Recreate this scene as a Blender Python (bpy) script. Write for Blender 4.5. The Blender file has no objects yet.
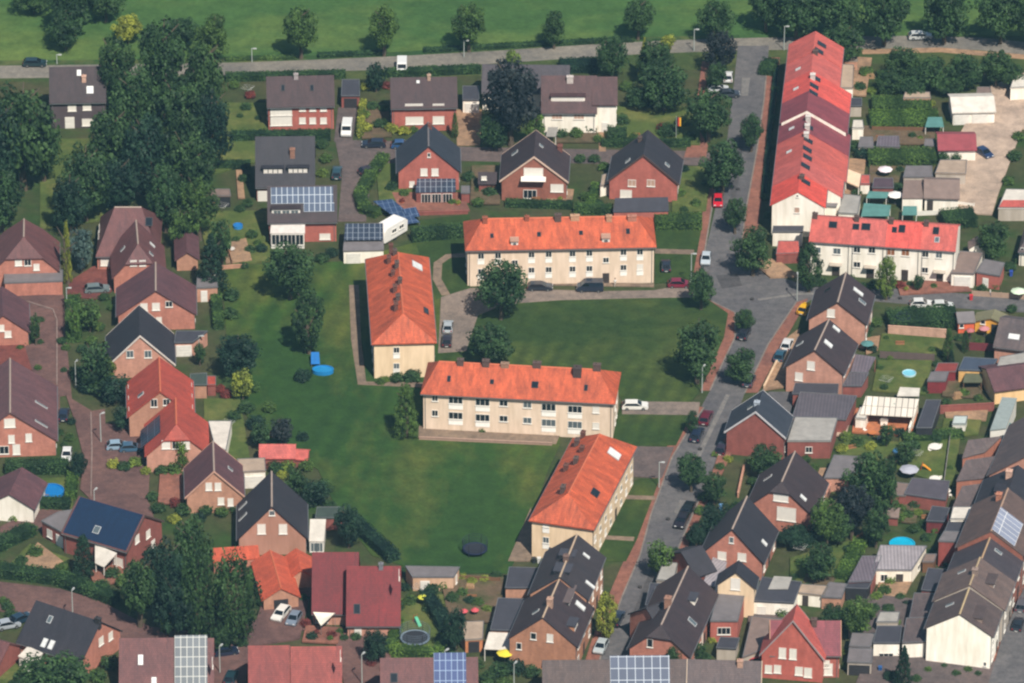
import bpy, bmesh, math, random
from mathutils import Vector, Matrix
random.seed(11)
R = random.Random(5)
scene = bpy.context.scene
COL = scene.collection
rad = math.radians

# ------------------------------------------------------------------ camera
DEP, DIST, F = rad(29.0), 1150.0, 6440.0
CAM = Vector((0, -DIST*math.cos(DEP), DIST*math.sin(DEP)))
VR = Vector((1, 0, 0)); VU = Vector((0, math.sin(DEP), math.cos(DEP))); VF = Vector((0, math.cos(DEP), -math.sin(DEP)))
def ray(px, py):
    return (VF + VR*((px-512)/F) + VU*((341.5-py)/F)).normalized()
def G(px, py, z=0.0):
    d = ray(px, py); t = (z-CAM.z)/d.z
    return CAM + d*t
def S(px, py):                       # picture scale (px per metre) at a ground point
    return F/((G(px, py)-CAM).dot(VF))
cam = bpy.data.cameras.new('camera'); co = bpy.data.objects.new('camera', cam); COL.objects.link(co)
cam.sensor_fit = 'HORIZONTAL'; cam.sensor_width = 36; cam.lens = 36*F/1024
cam.clip_start = 10; cam.clip_end = 20000
co.location = CAM; co.rotation_euler = (math.pi/2-DEP, 0, 0)
scene.camera = co

# ------------------------------------------------------------------ materials
def lin(c):
    c = c/255.0
    return c/12.92 if c <= .04045 else ((c+.055)/1.055)**2.4
def L3(rgb, k=1.0): return (lin(rgb[0])*k, lin(rgb[1])*k, lin(rgb[2])*k, 1)
MC = {}
def mat(key, fn):
    if key not in MC:
        m = bpy.data.materials.new('surface'); m.use_nodes = True
        nt = m.node_tree; b = nt.nodes['Principled BSDF']
        fn(nt, b); MC[key] = m
    return MC[key]
def nd(nt, t, **kw):
    n = nt.nodes.new(t)
    for k, v in kw.items(): setattr(n, k, v)
    return n
def ramp_mix(nt, fac, c1, c2):
    m = nd(nt, 'ShaderNodeMix', data_type='RGBA')
    nt.links.new(fac, m.inputs[0]); m.inputs[6].default_value = c1; m.inputs[7].default_value = c2
    return m.outputs[2]
def noise(nt, vec, scale, detail=4, rough=.55, lo=.3, hi=.7):
    n = nd(nt, 'ShaderNodeTexNoise'); n.inputs['Scale'].default_value = scale
    n.inputs['Detail'].default_value = detail; n.inputs['Roughness'].default_value = rough
    if vec is not None: nt.links.new(vec, n.inputs['Vector'])
    r = nd(nt, 'ShaderNodeMapRange'); r.inputs[1].default_value = lo; r.inputs[2].default_value = hi
    nt.links.new(n.outputs[0], r.inputs[0])
    return r.outputs[0]
def mixc(nt, fac, a, b, mode='MIX'):
    m = nd(nt, 'ShaderNodeMix', data_type='RGBA', blend_type=mode)
    if hasattr(fac, 'links'): nt.links.new(fac, m.inputs[0])
    else: m.inputs[0].default_value = fac
    for i, v in ((6, a), (7, b)):
        if hasattr(v, 'links'): nt.links.new(v, m.inputs[i])
        else: m.inputs[i].default_value = v
    return m.outputs[2]
def sc(c, k): return (c[0]*k, c[1]*k, c[2]*k, 1)
def vecscale(nt, vec, s):
    m = nd(nt, 'ShaderNodeVectorMath', operation='MULTIPLY'); m.inputs[1].default_value = s
    nt.links.new(vec, m.inputs[0]); return m.outputs[0]
def coords(nt):
    return nd(nt, 'ShaderNodeTexCoord')
KA = 0.80
def plain(rgb, rough=.6, metal=0, k=KA, var=.12, scale=1.2):
    def fn(nt, b):
        c = L3(rgb, k); tc = coords(nt)
        f = noise(nt, tc.outputs['Object'], scale, 5, .6)
        nt.links.new(ramp_mix(nt, f, sc(c, 1-var), sc(c, 1+var)), b.inputs['Base Color'])
        b.inputs['Roughness'].default_value = rough; b.inputs['Metallic'].default_value = metal
    return mat(('plain', rgb, rough, metal, k, var, scale), fn)
def wallm(rgb, k=KA):                 # brick or render, weathered
    def fn(nt, b):
        c = L3(rgb, k); tc = coords(nt); oi = nd(nt, 'ShaderNodeObjectInfo')
        br = nd(nt, 'ShaderNodeTexBrick'); nt.links.new(tc.outputs['UV'], br.inputs['Vector'])
        br.inputs['Scale'].default_value = 1.0; br.inputs['Brick Width'].default_value = .5; br.inputs['Row Height'].default_value = .25
        br.inputs['Mortar Size'].default_value = .02
        br.inputs['Color1'].default_value = sc(c, .9); br.inputs['Color2'].default_value = sc(c, 1.08); br.inputs['Mortar'].default_value = sc(c, 1.0)
        f = noise(nt, vecscale(nt, tc.outputs['Object'], (1, 1, .35)), .9, 6, .65)
        m = mixc(nt, f, (.74, .73, .72, 1), (1.14, 1.13, 1.12, 1))
        nt.links.new(mixc(nt, 1.0, br.outputs[0], m, 'MULTIPLY'), b.inputs['Base Color'])
        b.inputs['Roughness'].default_value = .85
    return mat(('wall', rgb, k), fn)
def render_wall(rgb, k=.98):           # smooth plaster with rain streaks
    def fn(nt, b):
        c = L3(rgb, k); tc = coords(nt)
        f = noise(nt, vecscale(nt, tc.outputs['Object'], (1.2, 1.2, .18)), .8, 6, .6)
        f2 = noise(nt, tc.outputs['Object'], .25, 3)
        a = ramp_mix(nt, f, sc((c[0], c[1]*.975, c[2]*.92), .78), sc(c, 1.05))
        nt.links.new(mixc(nt, 1.0, a, mixc(nt, f2, (.94, .93, .9, 1), (1.03, 1.03, 1.03, 1)), 'MULTIPLY'), b.inputs['Base Color'])
        b.inputs['Roughness'].default_value = .8
    return mat(('render', rgb, k), fn)
def roofm(rgb, k=KA, moss=.25, rough=.7):
    def fn(nt, b):
        c = L3(rgb, k); tc = coords(nt)
        br = nd(nt, 'ShaderNodeTexBrick'); nt.links.new(tc.outputs['UV'], br.inputs['Vector'])
        br.inputs['Scale'].default_value = 1.0; br.inputs['Brick Width'].default_value = .3; br.inputs['Row Height'].default_value = .36
        br.inputs['Mortar Size'].default_value = .03; br.inputs['Bias'].default_value = 0
        br.inputs['Color1'].default_value = sc(c, .86); br.inputs['Color2'].default_value = sc(c, 1.14); br.inputs['Mortar'].default_value = sc(c, .55)
        f = noise(nt, vecscale(nt, tc.outputs['UV'], (1.0, .3, 1)), .8, 8, .7, .36, .64)
        st = mixc(nt, f, (1-moss, 1-moss*1.05, 1-moss*.95, 1), (1.13, 1.1, 1.08, 1))
        f2 = noise(nt, tc.outputs['Object'], .22, 3)
        st2 = mixc(nt, f2, (.8, .84, .88, 1), (1.12, 1.08, 1.04, 1))
        a = mixc(nt, 1.0, br.outputs[0], st, 'MULTIPLY')
        f3 = noise(nt, vecscale(nt, tc.outputs['UV'], (1.6, .12, 1)), 1.0, 4, .6, .56, .72)
        a = mixc(nt, f3, a, mixc(nt, 1.0, a, (.66-moss*.2, .74-moss*.1, .8, 1), 'MULTIPLY')); a = mixc(nt, 1.0, a, st2, 'MULTIPLY')
        nt.links.new(a, b.inputs['Base Color']); b.inputs['Roughness'].default_value = rough
        bp = nd(nt, 'ShaderNodeBump'); bp.inputs['Strength'].default_value = .35; bp.inputs['Distance'].default_value = .05
        nt.links.new(br.outputs['Fac'], bp.inputs['Height']); bp.invert = True
        nt.links.new(bp.outputs[0], b.inputs['Normal'])
    return mat(('roof', rgb, k, moss, rough), fn)
def flatroof(rgb, k=.68, ribs=False):
    def fn(nt, b):
        c = L3(rgb, k); tc = coords(nt)
        f = noise(nt, tc.outputs['Object'], .55, 6, .65, .3, .7)
        a = ramp_mix(nt, f, sc(c, .78), sc(c, 1.15))
        if ribs:
            w = nd(nt, 'ShaderNodeTexWave', wave_type='BANDS', bands_direction='X'); w.inputs['Scale'].default_value = .55
            w.inputs['Distortion'].default_value = .15; nt.links.new(tc.outputs['UV'], w.inputs['Vector'])
            a = mixc(nt, 1.0, a, mixc(nt, w.outputs[1], (.72, .72, .74, 1), (1.08, 1.08, 1.08, 1)), 'MULTIPLY')
        nt.links.new(a, b.inputs['Base Color']); b.inputs['Roughness'].default_value = .75
    return mat(('flat', rgb, k, ribs), fn)
def solarm(cell, line, cw=1.0, ch=1.65):
    def fn(nt, b):
        tc = coords(nt)
        br = nd(nt, 'ShaderNodeTexBrick', offset=0.0); nt.links.new(tc.outputs['UV'], br.inputs['Vector'])
        br.inputs['Scale'].default_value = 1.0; br.inputs['Brick Width'].default_value = cw; br.inputs['Row Height'].default_value = ch
        br.inputs['Mortar Size'].default_value = .055; br.inputs['Mortar Smooth'].default_value = 0
        c = L3(cell, KA)
        br.inputs['Color1'].default_value = sc(c, .88); br.inputs['Color2'].default_value = sc(c, 1.12); br.inputs['Mortar'].default_value = L3(line, KA)
        nt.links.new(br.outputs[0], b.inputs['Base Color']); b.inputs['Roughness'].default_value = .25
    return mat(('solar', cell, line, cw, ch), fn)
def glassm(rgb=(38, 46, 54)):
    def fn(nt, b):
        b.inputs['Base Color'].default_value = L3(rgb, .6); b.inputs['Roughness'].default_value = .12
    return mat(('glass', rgb), fn)
def carpaint(rgb):
    def fn(nt, b):
        b.inputs['Base Color'].default_value = L3(rgb, .75); b.inputs['Roughness'].default_value = .28
        b.inputs['Coat Weight'].default_value = .5
    return mat(('car', rgb), fn)
def groundm(key, c1, c2, c3=None, s1=.05, s2=.6, stripes=0, k=.58, rough=.95, aniso=(1, 1, 1), fine=3.0):
    def fn(nt, b):
        tc = coords(nt); P = nd(nt, 'ShaderNodeNewGeometry').outputs['Position']
        a = vecscale(nt, P, aniso)
        f1 = noise(nt, a, s1, 5, .6, .3, .7); f2 = noise(nt, P, s2, 6, .65, .3, .7); f3 = noise(nt, P, fine, 3, .6, .25, .75)
        A, B = L3(c1, k), L3(c2, k)
        o = ramp_mix(nt, f1, A, B)
        if c3:
            o = mixc(nt, noise(nt, a, s1*1.6, 6, .65, .46, .66), o, L3(c3, k))
        o = mixc(nt, 1.0, o, mixc(nt, f2, (.74, .76, .76, 1), (1.24, 1.22, 1.18, 1)), 'MULTIPLY')
        o = mixc(nt, 1.0, o, mixc(nt, f3, (.78, .79, .8, 1), (1.2, 1.2, 1.18, 1)), 'MULTIPLY')
        if stripes:                       # mowing lanes, partly visible
            dp = nd(nt, 'ShaderNodeVectorMath', operation='DOT_PRODUCT'); dp.inputs[1].default_value = (.965, -.26, 0); nt.links.new(P, dp.inputs[0])
            cx = nd(nt, 'ShaderNodeCombineXYZ'); nt.links.new(dp.outputs['Value'], cx.inputs[0])
            px_ = nd(nt, 'ShaderNodeVectorMath', operation='SCALE'); px_.inputs['Scale'].default_value = .03; nt.links.new(P, px_.inputs[0])
            ad = nd(nt, 'ShaderNodeVectorMath', operation='ADD'); nt.links.new(cx.outputs[0], ad.inputs[0]); nt.links.new(px_.outputs[0], ad.inputs[1])
            w = nd(nt, 'ShaderNodeTexWave', wave_type='BANDS', bands_direction='X'); w.inputs['Scale'].default_value = stripes
            w.inputs['Distortion'].default_value = 2.2; w.inputs['Detail'].default_value = 2; w.inputs['Detail Scale'].default_value = .25
            nt.links.new(ad.outputs[0], w.inputs['Vector'])
            mk = noise(nt, P, .022, 3, .5, .42, .62)
            o = mixc(nt, mk, o, mixc(nt, 1.0, o, mixc(nt, w.outputs[1], (.8, .83, .88, 1), (1.2, 1.17, 1.04, 1)), 'MULTIPLY'))
        nt.links.new(o, b.inputs['Base Color']); b.inputs['Roughness'].default_value = rough
        b.inputs['Specular IOR Level'].default_value = .15
    return mat(('ground', key), fn)
def leafm(rgb, k=KA):
    def fn(nt, b):
        c = L3(rgb, k); oi = nd(nt, 'ShaderNodeObjectInfo')
        at = nd(nt, 'ShaderNodeAttribute', attribute_name='tint')
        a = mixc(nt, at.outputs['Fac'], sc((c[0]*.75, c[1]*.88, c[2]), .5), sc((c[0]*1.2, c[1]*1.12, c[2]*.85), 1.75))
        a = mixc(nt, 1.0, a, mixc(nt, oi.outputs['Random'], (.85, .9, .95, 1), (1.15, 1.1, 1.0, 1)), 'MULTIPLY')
        nt.links.new(a, b.inputs['Base Color']); b.inputs['Roughness'].default_value = .6
        b.inputs['Specular IOR Level'].default_value = .2
        tr = nd(nt, 'ShaderNodeBsdfTranslucent'); nt.links.new(a, tr.inputs[0])
        mx = nd(nt, 'ShaderNodeMixShader'); mx.inputs[0].default_value = .22
        out = nt.nodes['Material Output']
        nt.links.new(b.outputs[0], mx.inputs[1]); nt.links.new(tr.outputs[0], mx.inputs[2]); nt.links.new(mx.outputs[0], out.inputs[0])
    return mat(('leaf', rgb, k), fn)
WHITE = plain((238, 234, 226), .5, var=.05)
SHUT = plain((244, 238, 228), .55, var=.06)
BROWNSH = plain((150, 95, 60), .6)
TANSH = plain((196, 160, 140), .6)
DGLASS = glassm()
LGLASS = glassm((110, 122, 128))
WOOD = plain((120, 86, 62), .7)
DARK = plain((45, 46, 52), .6)
METAL = plain((150, 152, 155), .4, .6)
BARK = plain((92, 80, 66), .9, var=.25, scale=4)
LITMET = plain((205, 208, 208), .45, .2)

# ------------------------------------------------------------------ objects
def tag(o, label=None, cat=None, group=None, kind=None):
    if label: o['label'] = label
    if cat: o['category'] = cat
    if group: o['group'] = group
    if kind: o['kind'] = kind
    return o
def empty(name, M, label, cat, group=None):
    o = bpy.data.objects.new(name, None); COL.objects.link(o); o.empty_display_size = .5
    o.matrix_world = M; return tag(o, label, cat, group)
def link(name, me, parent=None, Ml=None, m=None):
    o = bpy.data.objects.new(name, me); COL.objects.link(o)
    if parent is not None: o.parent = parent
    if Ml is not None: o.matrix_local = Ml
    if m is not None:
        if len(me.materials) == 0: me.materials.append(m)
        elif me.materials[0] != m:
            o.material_slots[0].link = 'OBJECT'; o.material_slots[0].material = m
    return o
def uvmap(me):
    uv = me.uv_layers.new(name='UVMap')
    for p in me.polygons:
        n = p.normal
        e = Vector((-n.y, n.x, 0))
        if e.length < 1e-4: e = Vector((1, 0, 0))
        e.normalize(); f = n.cross(e)
        for li in p.loop_indices:
            c = me.vertices[me.loops[li].vertex_index].co
            uv.data[li].uv = (c.dot(e), c.dot(f))
class MB:
    def __init__(s): s.v = []; s.f = []; s.mi = []; s.cur = 0
    def add(s, vs, fs):
        n = len(s.v); s.v += [tuple(v) for v in vs]
        for f in fs: s.f.append([i+n for i in f]); s.mi.append(s.cur)
        return s
    def box(s, x0, x1, y0, y1, z0, z1, M=None):
        vs = [Vector((x, y, z)) for z in (z0, z1) for y in (y0, y1) for x in (x0, x1)]
        if M is not None: vs = [M @ v for v in vs]
        return s.add(vs, [(0, 2, 3, 1), (4, 5, 7, 6), (0, 1, 5, 4), (2, 6, 7, 3), (0, 4, 6, 2), (1, 3, 7, 5)])
    def prism(s, pts, z0, z1, M=None):    # polygon in plan, extruded upwards
        a = sum(pts[i][0]*pts[(i+1) % len(pts)][1]-pts[(i+1) % len(pts)][0]*pts[i][1] for i in range(len(pts)))
        if a < 0: pts = pts[::-1]
        n = len(pts)
        vs = [Vector((p[0], p[1], z0)) for p in pts]+[Vector((p[0], p[1], z1)) for p in pts]
        if M is not None: vs = [M @ v for v in vs]
        return s.add(vs, [tuple(range(n))[::-1], tuple(range(n, 2*n))]+[(i, (i+1) % n, n+(i+1) % n, n+i) for i in range(n)])
    def sect(s, pts, x0, x1):             # polygon in (y,z), extruded along x
        a = sum(pts[i][0]*pts[(i+1) % len(pts)][1]-pts[(i+1) % len(pts)][0]*pts[i][1] for i in range(len(pts)))
        if a < 0: pts = pts[::-1]
        n = len(pts)
        vs = [(x0, p[0], p[1]) for p in pts]+[(x1, p[0], p[1]) for p in pts]
        return s.add(vs, [tuple(range(n))[::-1], tuple(range(n, 2*n))]+[(i, (i+1) % n, n+(i+1) % n, n+i) for i in range(n)])
    def cyl(s, p0, p1, r0, r1, n=8):
        p0, p1 = Vector(p0), Vector(p1); d = (p1-p0).normalized()
        a = d.orthogonal().normalized(); b = d.cross(a)
        vs = []
        for p, r in ((p0, r0), (p1, r1)):
            for i in range(n):
                t = 2*math.pi*i/n; vs.append(p+(a*math.cos(t)+b*math.sin(t))*r)
        return s.add(vs, [tuple(range(n))[::-1], tuple(range(n, 2*n))]+[(i, (i+1) % n, n+(i+1) % n, n+i) for i in range(n)])
    def lathe(s, prof, n=16, sx=1, sy=1):  # closed profile [(r,z)...] bottom to top
        vs = []; k = len(prof)
        for r, z in prof:
            for i in range(n):
                t = 2*math.pi*i/n; vs.append((r*math.cos(t)*sx, r*math.sin(t)*sy, z))
        fs = [tuple(range(n))[::-1], tuple(range((k-1)*n, k*n))]
        for j in range(k-1):
            for i in range(n): fs.append((j*n+i, j*n+(i+1) % n, (j+1)*n+(i+1) % n, (j+1)*n+i))
        return s.add(vs, fs)
    def shell(s, top, faces, t):          # surface thickened downwards
        n = len(top); low = [(v[0], v[1], v[2]-t) for v in top]
        fs = [tuple(f) for f in faces]+[tuple(i+n for i in f)[::-1] for f in faces]
        ed = {}
        for f in faces:
            for i in range(len(f)):
                a, b = f[i], f[(i+1) % len(f)]; ed[(a, b)] = 1
        for (a, b) in ed:
            if (b, a) not in ed: fs.append((b, a, a+n, b+n))
        return s.add(list(top)+low, fs)
    def mesh(s, name='mesh', uv=True, smooth=False, mats=()):
        me = bpy.data.meshes.new(name); me.from_pydata(s.v, [], s.f)
        for m in mats: me.materials.append(m)
        if len(mats) > 1:
            for p, i in zip(me.polygons, s.mi): p.material_index = i
        me.update()
        if uv: uvmap(me)
        if smooth:
            for p in me.polygons: p.use_smooth = True
        return me
    def obj(s, name, m, parent=None, Ml=None, smooth=False, mats=None):
        me = s.mesh(name, True, smooth, mats or [m])
        return link(name, me, parent, Ml)
def inset_check(): pass

# ------------------------------------------------------------------ setting
_layer = [0]
def patch(name, pts, m, z=None, thick=.3, px=True):
    if z is None:
        _layer[0] += 1; z = .03+.006*_layer[0]
    P = [G(*p) for p in pts] if px else [Vector((p[0], p[1], 0)) for p in pts]
    b = MB(); b.prism([(p.x, p.y) for p in P], z-thick, z)
    o = b.obj(name, m); o['kind'] = 'structure'; return o
def strip_pts(pts, w):
    P = [G(*p) for p in pts]; l, r = [], []
    for i, p in enumerate(P):
        d = (P[min(i+1, len(P)-1)]-P[max(i-1, 0)]); d.z = 0; d.normalize(); n = Vector((-d.y, d.x, 0))
        l.append(p+n*w/2); r.append(p-n*w/2)
    return l, r
def strip(name, pts, w, m, z=None, thick=.3):
    l, r = strip_pts(pts, w)
    return patch(name, l+r[::-1], m, z, thick, px=False)

# ------------------------------------------------------------------ windows, shared meshes
_wm = {}
def win_mesh(w, h):
    k = ('f', round(w, 2), round(h, 2))
    if k not in _wm:
        b = MB(); t = .09; d = .07
        b.box(-w/2, -w/2+t, -d, .0, -h/2, h/2); b.box(w/2-t, w/2, -d, 0, -h/2, h/2)
        b.box(-w/2+t, w/2-t, -d, 0, h/2-t, h/2); b.box(-w/2+t, w/2-t, -d, 0, -h/2, -h/2+t)
        if w > 1.0:
            n = max(1, round(w/1.1)-0) if w > 1.5 else 1
            for i in range(1, n+1):
                x = -w/2+w*i/(n+1); b.box(x-.035, x+.035, -d+.01, 0, -h/2+t, h/2-t)
        b.box(-w/2-.08, w/2+.08, -.16, .0, -h/2-.08, -h/2-.002)
        _wm[k] = b.mesh('window', mats=[WHITE])
    return _wm[k]
def win_full(w, h, m):                # frame and pane in one mesh, for windows that are sub-parts already
    k = ('wf', round(w, 2), round(h, 2), m.name)
    if k not in _wm:
        f = win_mesh(w, h); b = MB(); b.v = [tuple(v.co) for v in f.vertices]; b.f = [list(p.vertices) for p in f.polygons]; b.mi = [0]*len(b.f)
        b.cur = 1; b.box(-w/2+.085, w/2-.085, -.035, -.004, -h/2+.085, h/2-.085)
        _wm[k] = b.mesh('window', mats=[WHITE, m])
    return _wm[k]
def pane_mesh(w, h, m):
    k = ('p', round(w, 2), round(h, 2), m.name)
    if k not in _wm:
        b = MB(); b.box(-w/2+.085, w/2-.085, -.035, -.004, -h/2+.085, h/2-.085)
        _wm[k] = b.mesh('pane', mats=[m])
    return _wm[k]
def door_mesh(w, h, m):
    k = ('d', round(w, 2), round(h, 2), m.name)
    if k not in _wm:
        b = MB(); b.box(-w/2, w/2, -.08, 0, -h/2, h/2)
        n = 4 if w > 2 else 2
        for i in range(n):
            z = -h/2+h*(i+.12)/n; b.box(-w/2+.12, w/2-.12, -.11, -.081, z, z+h/n*.76)
        _wm[k] = b.mesh('door', mats=[m])
    return _wm[k]
PANE = {'w': SHUT, 'd': DGLASS, 'l': LGLASS, 'b': BROWNSH, 't': TANSH}
def put_window(parent, Ml, w, h, kind, name='window', sub=True):
    if kind == 'o': return link('door', door_mesh(w, h, plain((70, 62, 60), .5)), parent, Ml)
    if kind == 'O': return link('door', door_mesh(w, h, WHITE), parent, Ml)
    if kind == 'g': return link('garage_door', door_mesh(w, h, plain((236, 232, 224), .5)), parent, Ml)
    if kind == 'k': return link('garage_door', door_mesh(w, h, plain((52, 50, 54), .6)), parent, Ml)  # dark panel, also stands in for the shade inside open doorways
    o = link(name, win_mesh(w, h) if sub else win_full(w, h, PANE[kind]), parent, Ml)
    if sub: link('pane', pane_mesh(w, h, PANE[kind]), o, Matrix())
    return o

# ------------------------------------------------------------------ houses
def frame(a, b, z):
    A, B = G(a[0], a[1], z), G(b[0], b[1], z)
    c = (A+B)/2; d = B-A; L = math.hypot(d.x, d.y); th = math.atan2(d.y, d.x)
    return Matrix.Translation((c.x, c.y, 0)) @ Matrix.Rotation(th, 4, 'Z'), L
class House: pass
def face_frame(h, f):                 # facade frame: x to the right as seen, -y outwards, origin at facade foot centre
    if f == 'F': return Matrix.Translation((0, -h.hw, 0))
    if f == 'K': return Matrix.Translation((0, h.hk, 0)) @ Matrix.Rotation(math.pi, 4, 'Z')
    if f == 'B': return Matrix.Translation((h.L/2, 0, 0)) @ Matrix.Rotation(math.pi/2, 4, 'Z')
    if f == 'A': return Matrix.Translation((-h.L/2, 0, 0)) @ Matrix.Rotation(-math.pi/2, 4, 'Z')
def hit(Mw, px, py):                  # ray against the plane y=0 of frame Mw -> (x,z)
    inv = Mw.inverted(); o = inv @ CAM; d = inv.to_3x3() @ ray(px, py)
    t = -o.y/d.y; p = o+d*t; return p.x, p.z
def roof_frame(h, side):              # x along ridge, y up the slope, z outwards; origin at ridge mid
    if side == 'F': sl = math.atan2(h.zr-h.ze, h.hw); return Matrix.Translation((0, 0, h.zr)) @ Matrix.Rotation(sl, 4, 'X')
    sl = math.atan2(h.zr-h.zk, h.hk); return Matrix.Translation((0, 0, h.zr)) @ Matrix.Rotation(math.pi, 4, 'Z') @ Matrix.Rotation(sl, 4, 'X')
def roof_hit(h, side, px, py):
    Mr = h.M @ roof_frame(h, side); inv = Mr.inverted(); o = inv @ CAM; d = inv.to_3x3() @ ray(px, py)
    t = -o.z/d.z; p = o+d*t; return p.x, p.y
def add_windows(h, W):
    for w in W:
        f, px, py, ww, hh, kind = w[:6]
        Fr = h.rel @ face_frame(h, f); x, z = hit(h.M @ face_frame(h, f), px, py)
        hl = (h.L/2 if f in 'FK' else min(h.hw, h.hk))-ww/2-.15
        x = max(-hl, min(hl, x)); z = max(hh/2+.05 if kind in 'oOgk' else hh/2+.5, z)
        if kind in 'oOgk': z = hh/2+.02
        put_window(h.root, Fr @ Matrix.Translation((x, -.002, z)), ww, hh, 'w' if kind == 's' else kind)
        if len(w) > 6:                # pale panel below the window
            b = MB(); b.box(-w[6]/2, w[6]/2, -.06, -.004, -.5, .5)
            b.obj('window_panel', plain((246, 242, 234), .7, k=.95), h.root, Fr @ Matrix.Translation((x, 0, z-hh/2-.6)))
_cm = {}
def add_chimneys(h, Cs):
    for c in Cs:
        side, px, py, w, d, ht, col = c
        x, y = roof_hit(h, side, px, py); Mr = roof_frame(h, side); p = Mr @ Vector((x, y, 0))
        m = plain(col, .85, var=.25, scale=3)
        b = MB(); b.box(-w/2, w/2, -d/2, d/2, -1.2, ht); b.box(-w/2-.07, w/2+.07, -d/2-.07, d/2+.07, ht+.002, ht+.12)
        b.cyl((-.12 if w > .7 else 0, 0, ht+.12), (-.12 if w > .7 else 0, 0, ht+.42), .11, .1, 8)
        b.obj('chimney', m, h.roof, Matrix.Translation(p))
def add_skylights(h, Ks):
    for k in Ks:
        side, px, py, w, l, kind = k
        x, y = roof_hit(h, side, px, py); Mr = roof_frame(h, side)
        b = MB(); b.box(-w/2, w/2, -l/2, l/2, 0, .14)
        o = b.obj('skylight', DARK if kind == 'd' else LITMET, h.roof, Mr @ Matrix.Translation((x, y, .01)))
        b = MB(); b.box(-w/2+.1, w/2-.1, -l/2+.1, l/2-.1, .141, .16)
        me = b.mesh('pane', mats=[{'d': DGLASS, 'w': plain((225, 226, 224), .3), 'l': LGLASS}[kind]])
        o.data.materials.append(me.materials[0])
        bm = bmesh.new(); bm.from_mesh(o.data); n0 = len(bm.faces); bm.from_mesh(me); bm.faces.ensure_lookup_table()
        for f in bm.faces[n0:]: f.material_index = 1
        bm.to_mesh(o.data); bm.free()
def add_solar(h, Ss):
    for s in Ss:
        side, px, py, w, l, m = s
        x, y = roof_hit(h, side, px, py); Mr = roof_frame(h, side)
        b = MB(); b.box(0, w, 0, l, .1, .17)
        b.obj('solar_panel', m, h.roof, Mr @ Matrix.Translation((x-w/2, y-l/2, .02)))
def add_dormers(h, Ds):               # (side, px,py of front centre, w, h, roof colour, wall colour, n windows)
    for d in Ds:
        side, px, py, w, ht, rc, wc, nw = d
        x, y = roof_hit(h, side, px, py); Mr = roof_frame(h, side); p = Mr @ Vector((x, y, 0))
        rot = Matrix() if side == 'F' else Matrix.Rotation(math.pi, 4, 'Z')
        dep = ht/max(.35, ((h.zr-h.ze)/h.hw if side == 'F' else (h.zr-h.zk)/h.hk))
        Md = Matrix.Translation(p) @ rot
        b = MB(); b.box(-w/2, w/2, 0, dep+.3, -.6, ht/2)
        b.add([], []); o = b.obj('dormer', wc, h.root, h.rel @ Md)
        b = MB(); b.box(-w/2-.15, w/2+.15, -.25, dep+.7, ht/2+.002, ht/2+.17); b.obj('dormer_roof', rc, o, Matrix())
        for i in range(nw):
            ww = (w-.4)/nw-.15; xx = -w/2+.2+(w-.4)*(i+.5)/nw
            put_window(o, Matrix.Translation((xx, -.002, -.02)), ww, ht*.78, 'w' if wc != WHITE else 'l', sub=False)
def roof_geom(h, oe, og, hipA, hipB, zhA, zhB):
    slF = (h.zr-h.ze)/h.hw; slK = (h.zr-h.zk)/h.hk
    eF, eK = -(h.hw+oe), h.hk+oe; zF, zK = h.ze-oe*slF, h.zk-oe*slK
    X = h.L/2+og; V = []; 
    def v(*p): V.append(p); return len(V)-1
    eFA, eFB, eKA, eKB = v(-X, eF, zF), v(X, eF, zF), v(-X, eK, zK), v(X, eK, zK)
    rA, rB = v(-X+(hipA or 0), 0, h.zr), v(X-(hipB or 0), 0, h.zr)
    fr, bk, faces = [eFA, eFB], [eKB, eKA], []
    if hipB:
        zh = zhB if zhB else None
        if zh:
            a, c = v(X, -(h.zr-zh)/slF, zh), v(X, (h.zr-zh)/slK, zh); fr += [a, rB]; bk = bk; faces.append((a, c, rB)); kb = [c]
        else: fr += [rB]; faces.append((eFB, eKB, rB)); kb = []
    else: fr += [rB]; kb = []
    fr.append(rA)
    if hipA:
        if zhA:
            a, c = v(-X, -(h.zr-zhA)/slF, zhA), v(-X, (h.zr-zhA)/slK, zhA); fr.append(a); faces.append((c, a, rA)); ka = [c]
        else: faces.append((eKA, eFA, rA)); ka = []
    else: ka = []
    bk = [eKB, eKA]+ka+[rA, rB]+kb
    return V, [tuple(fr), tuple(bk)]+faces
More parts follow.
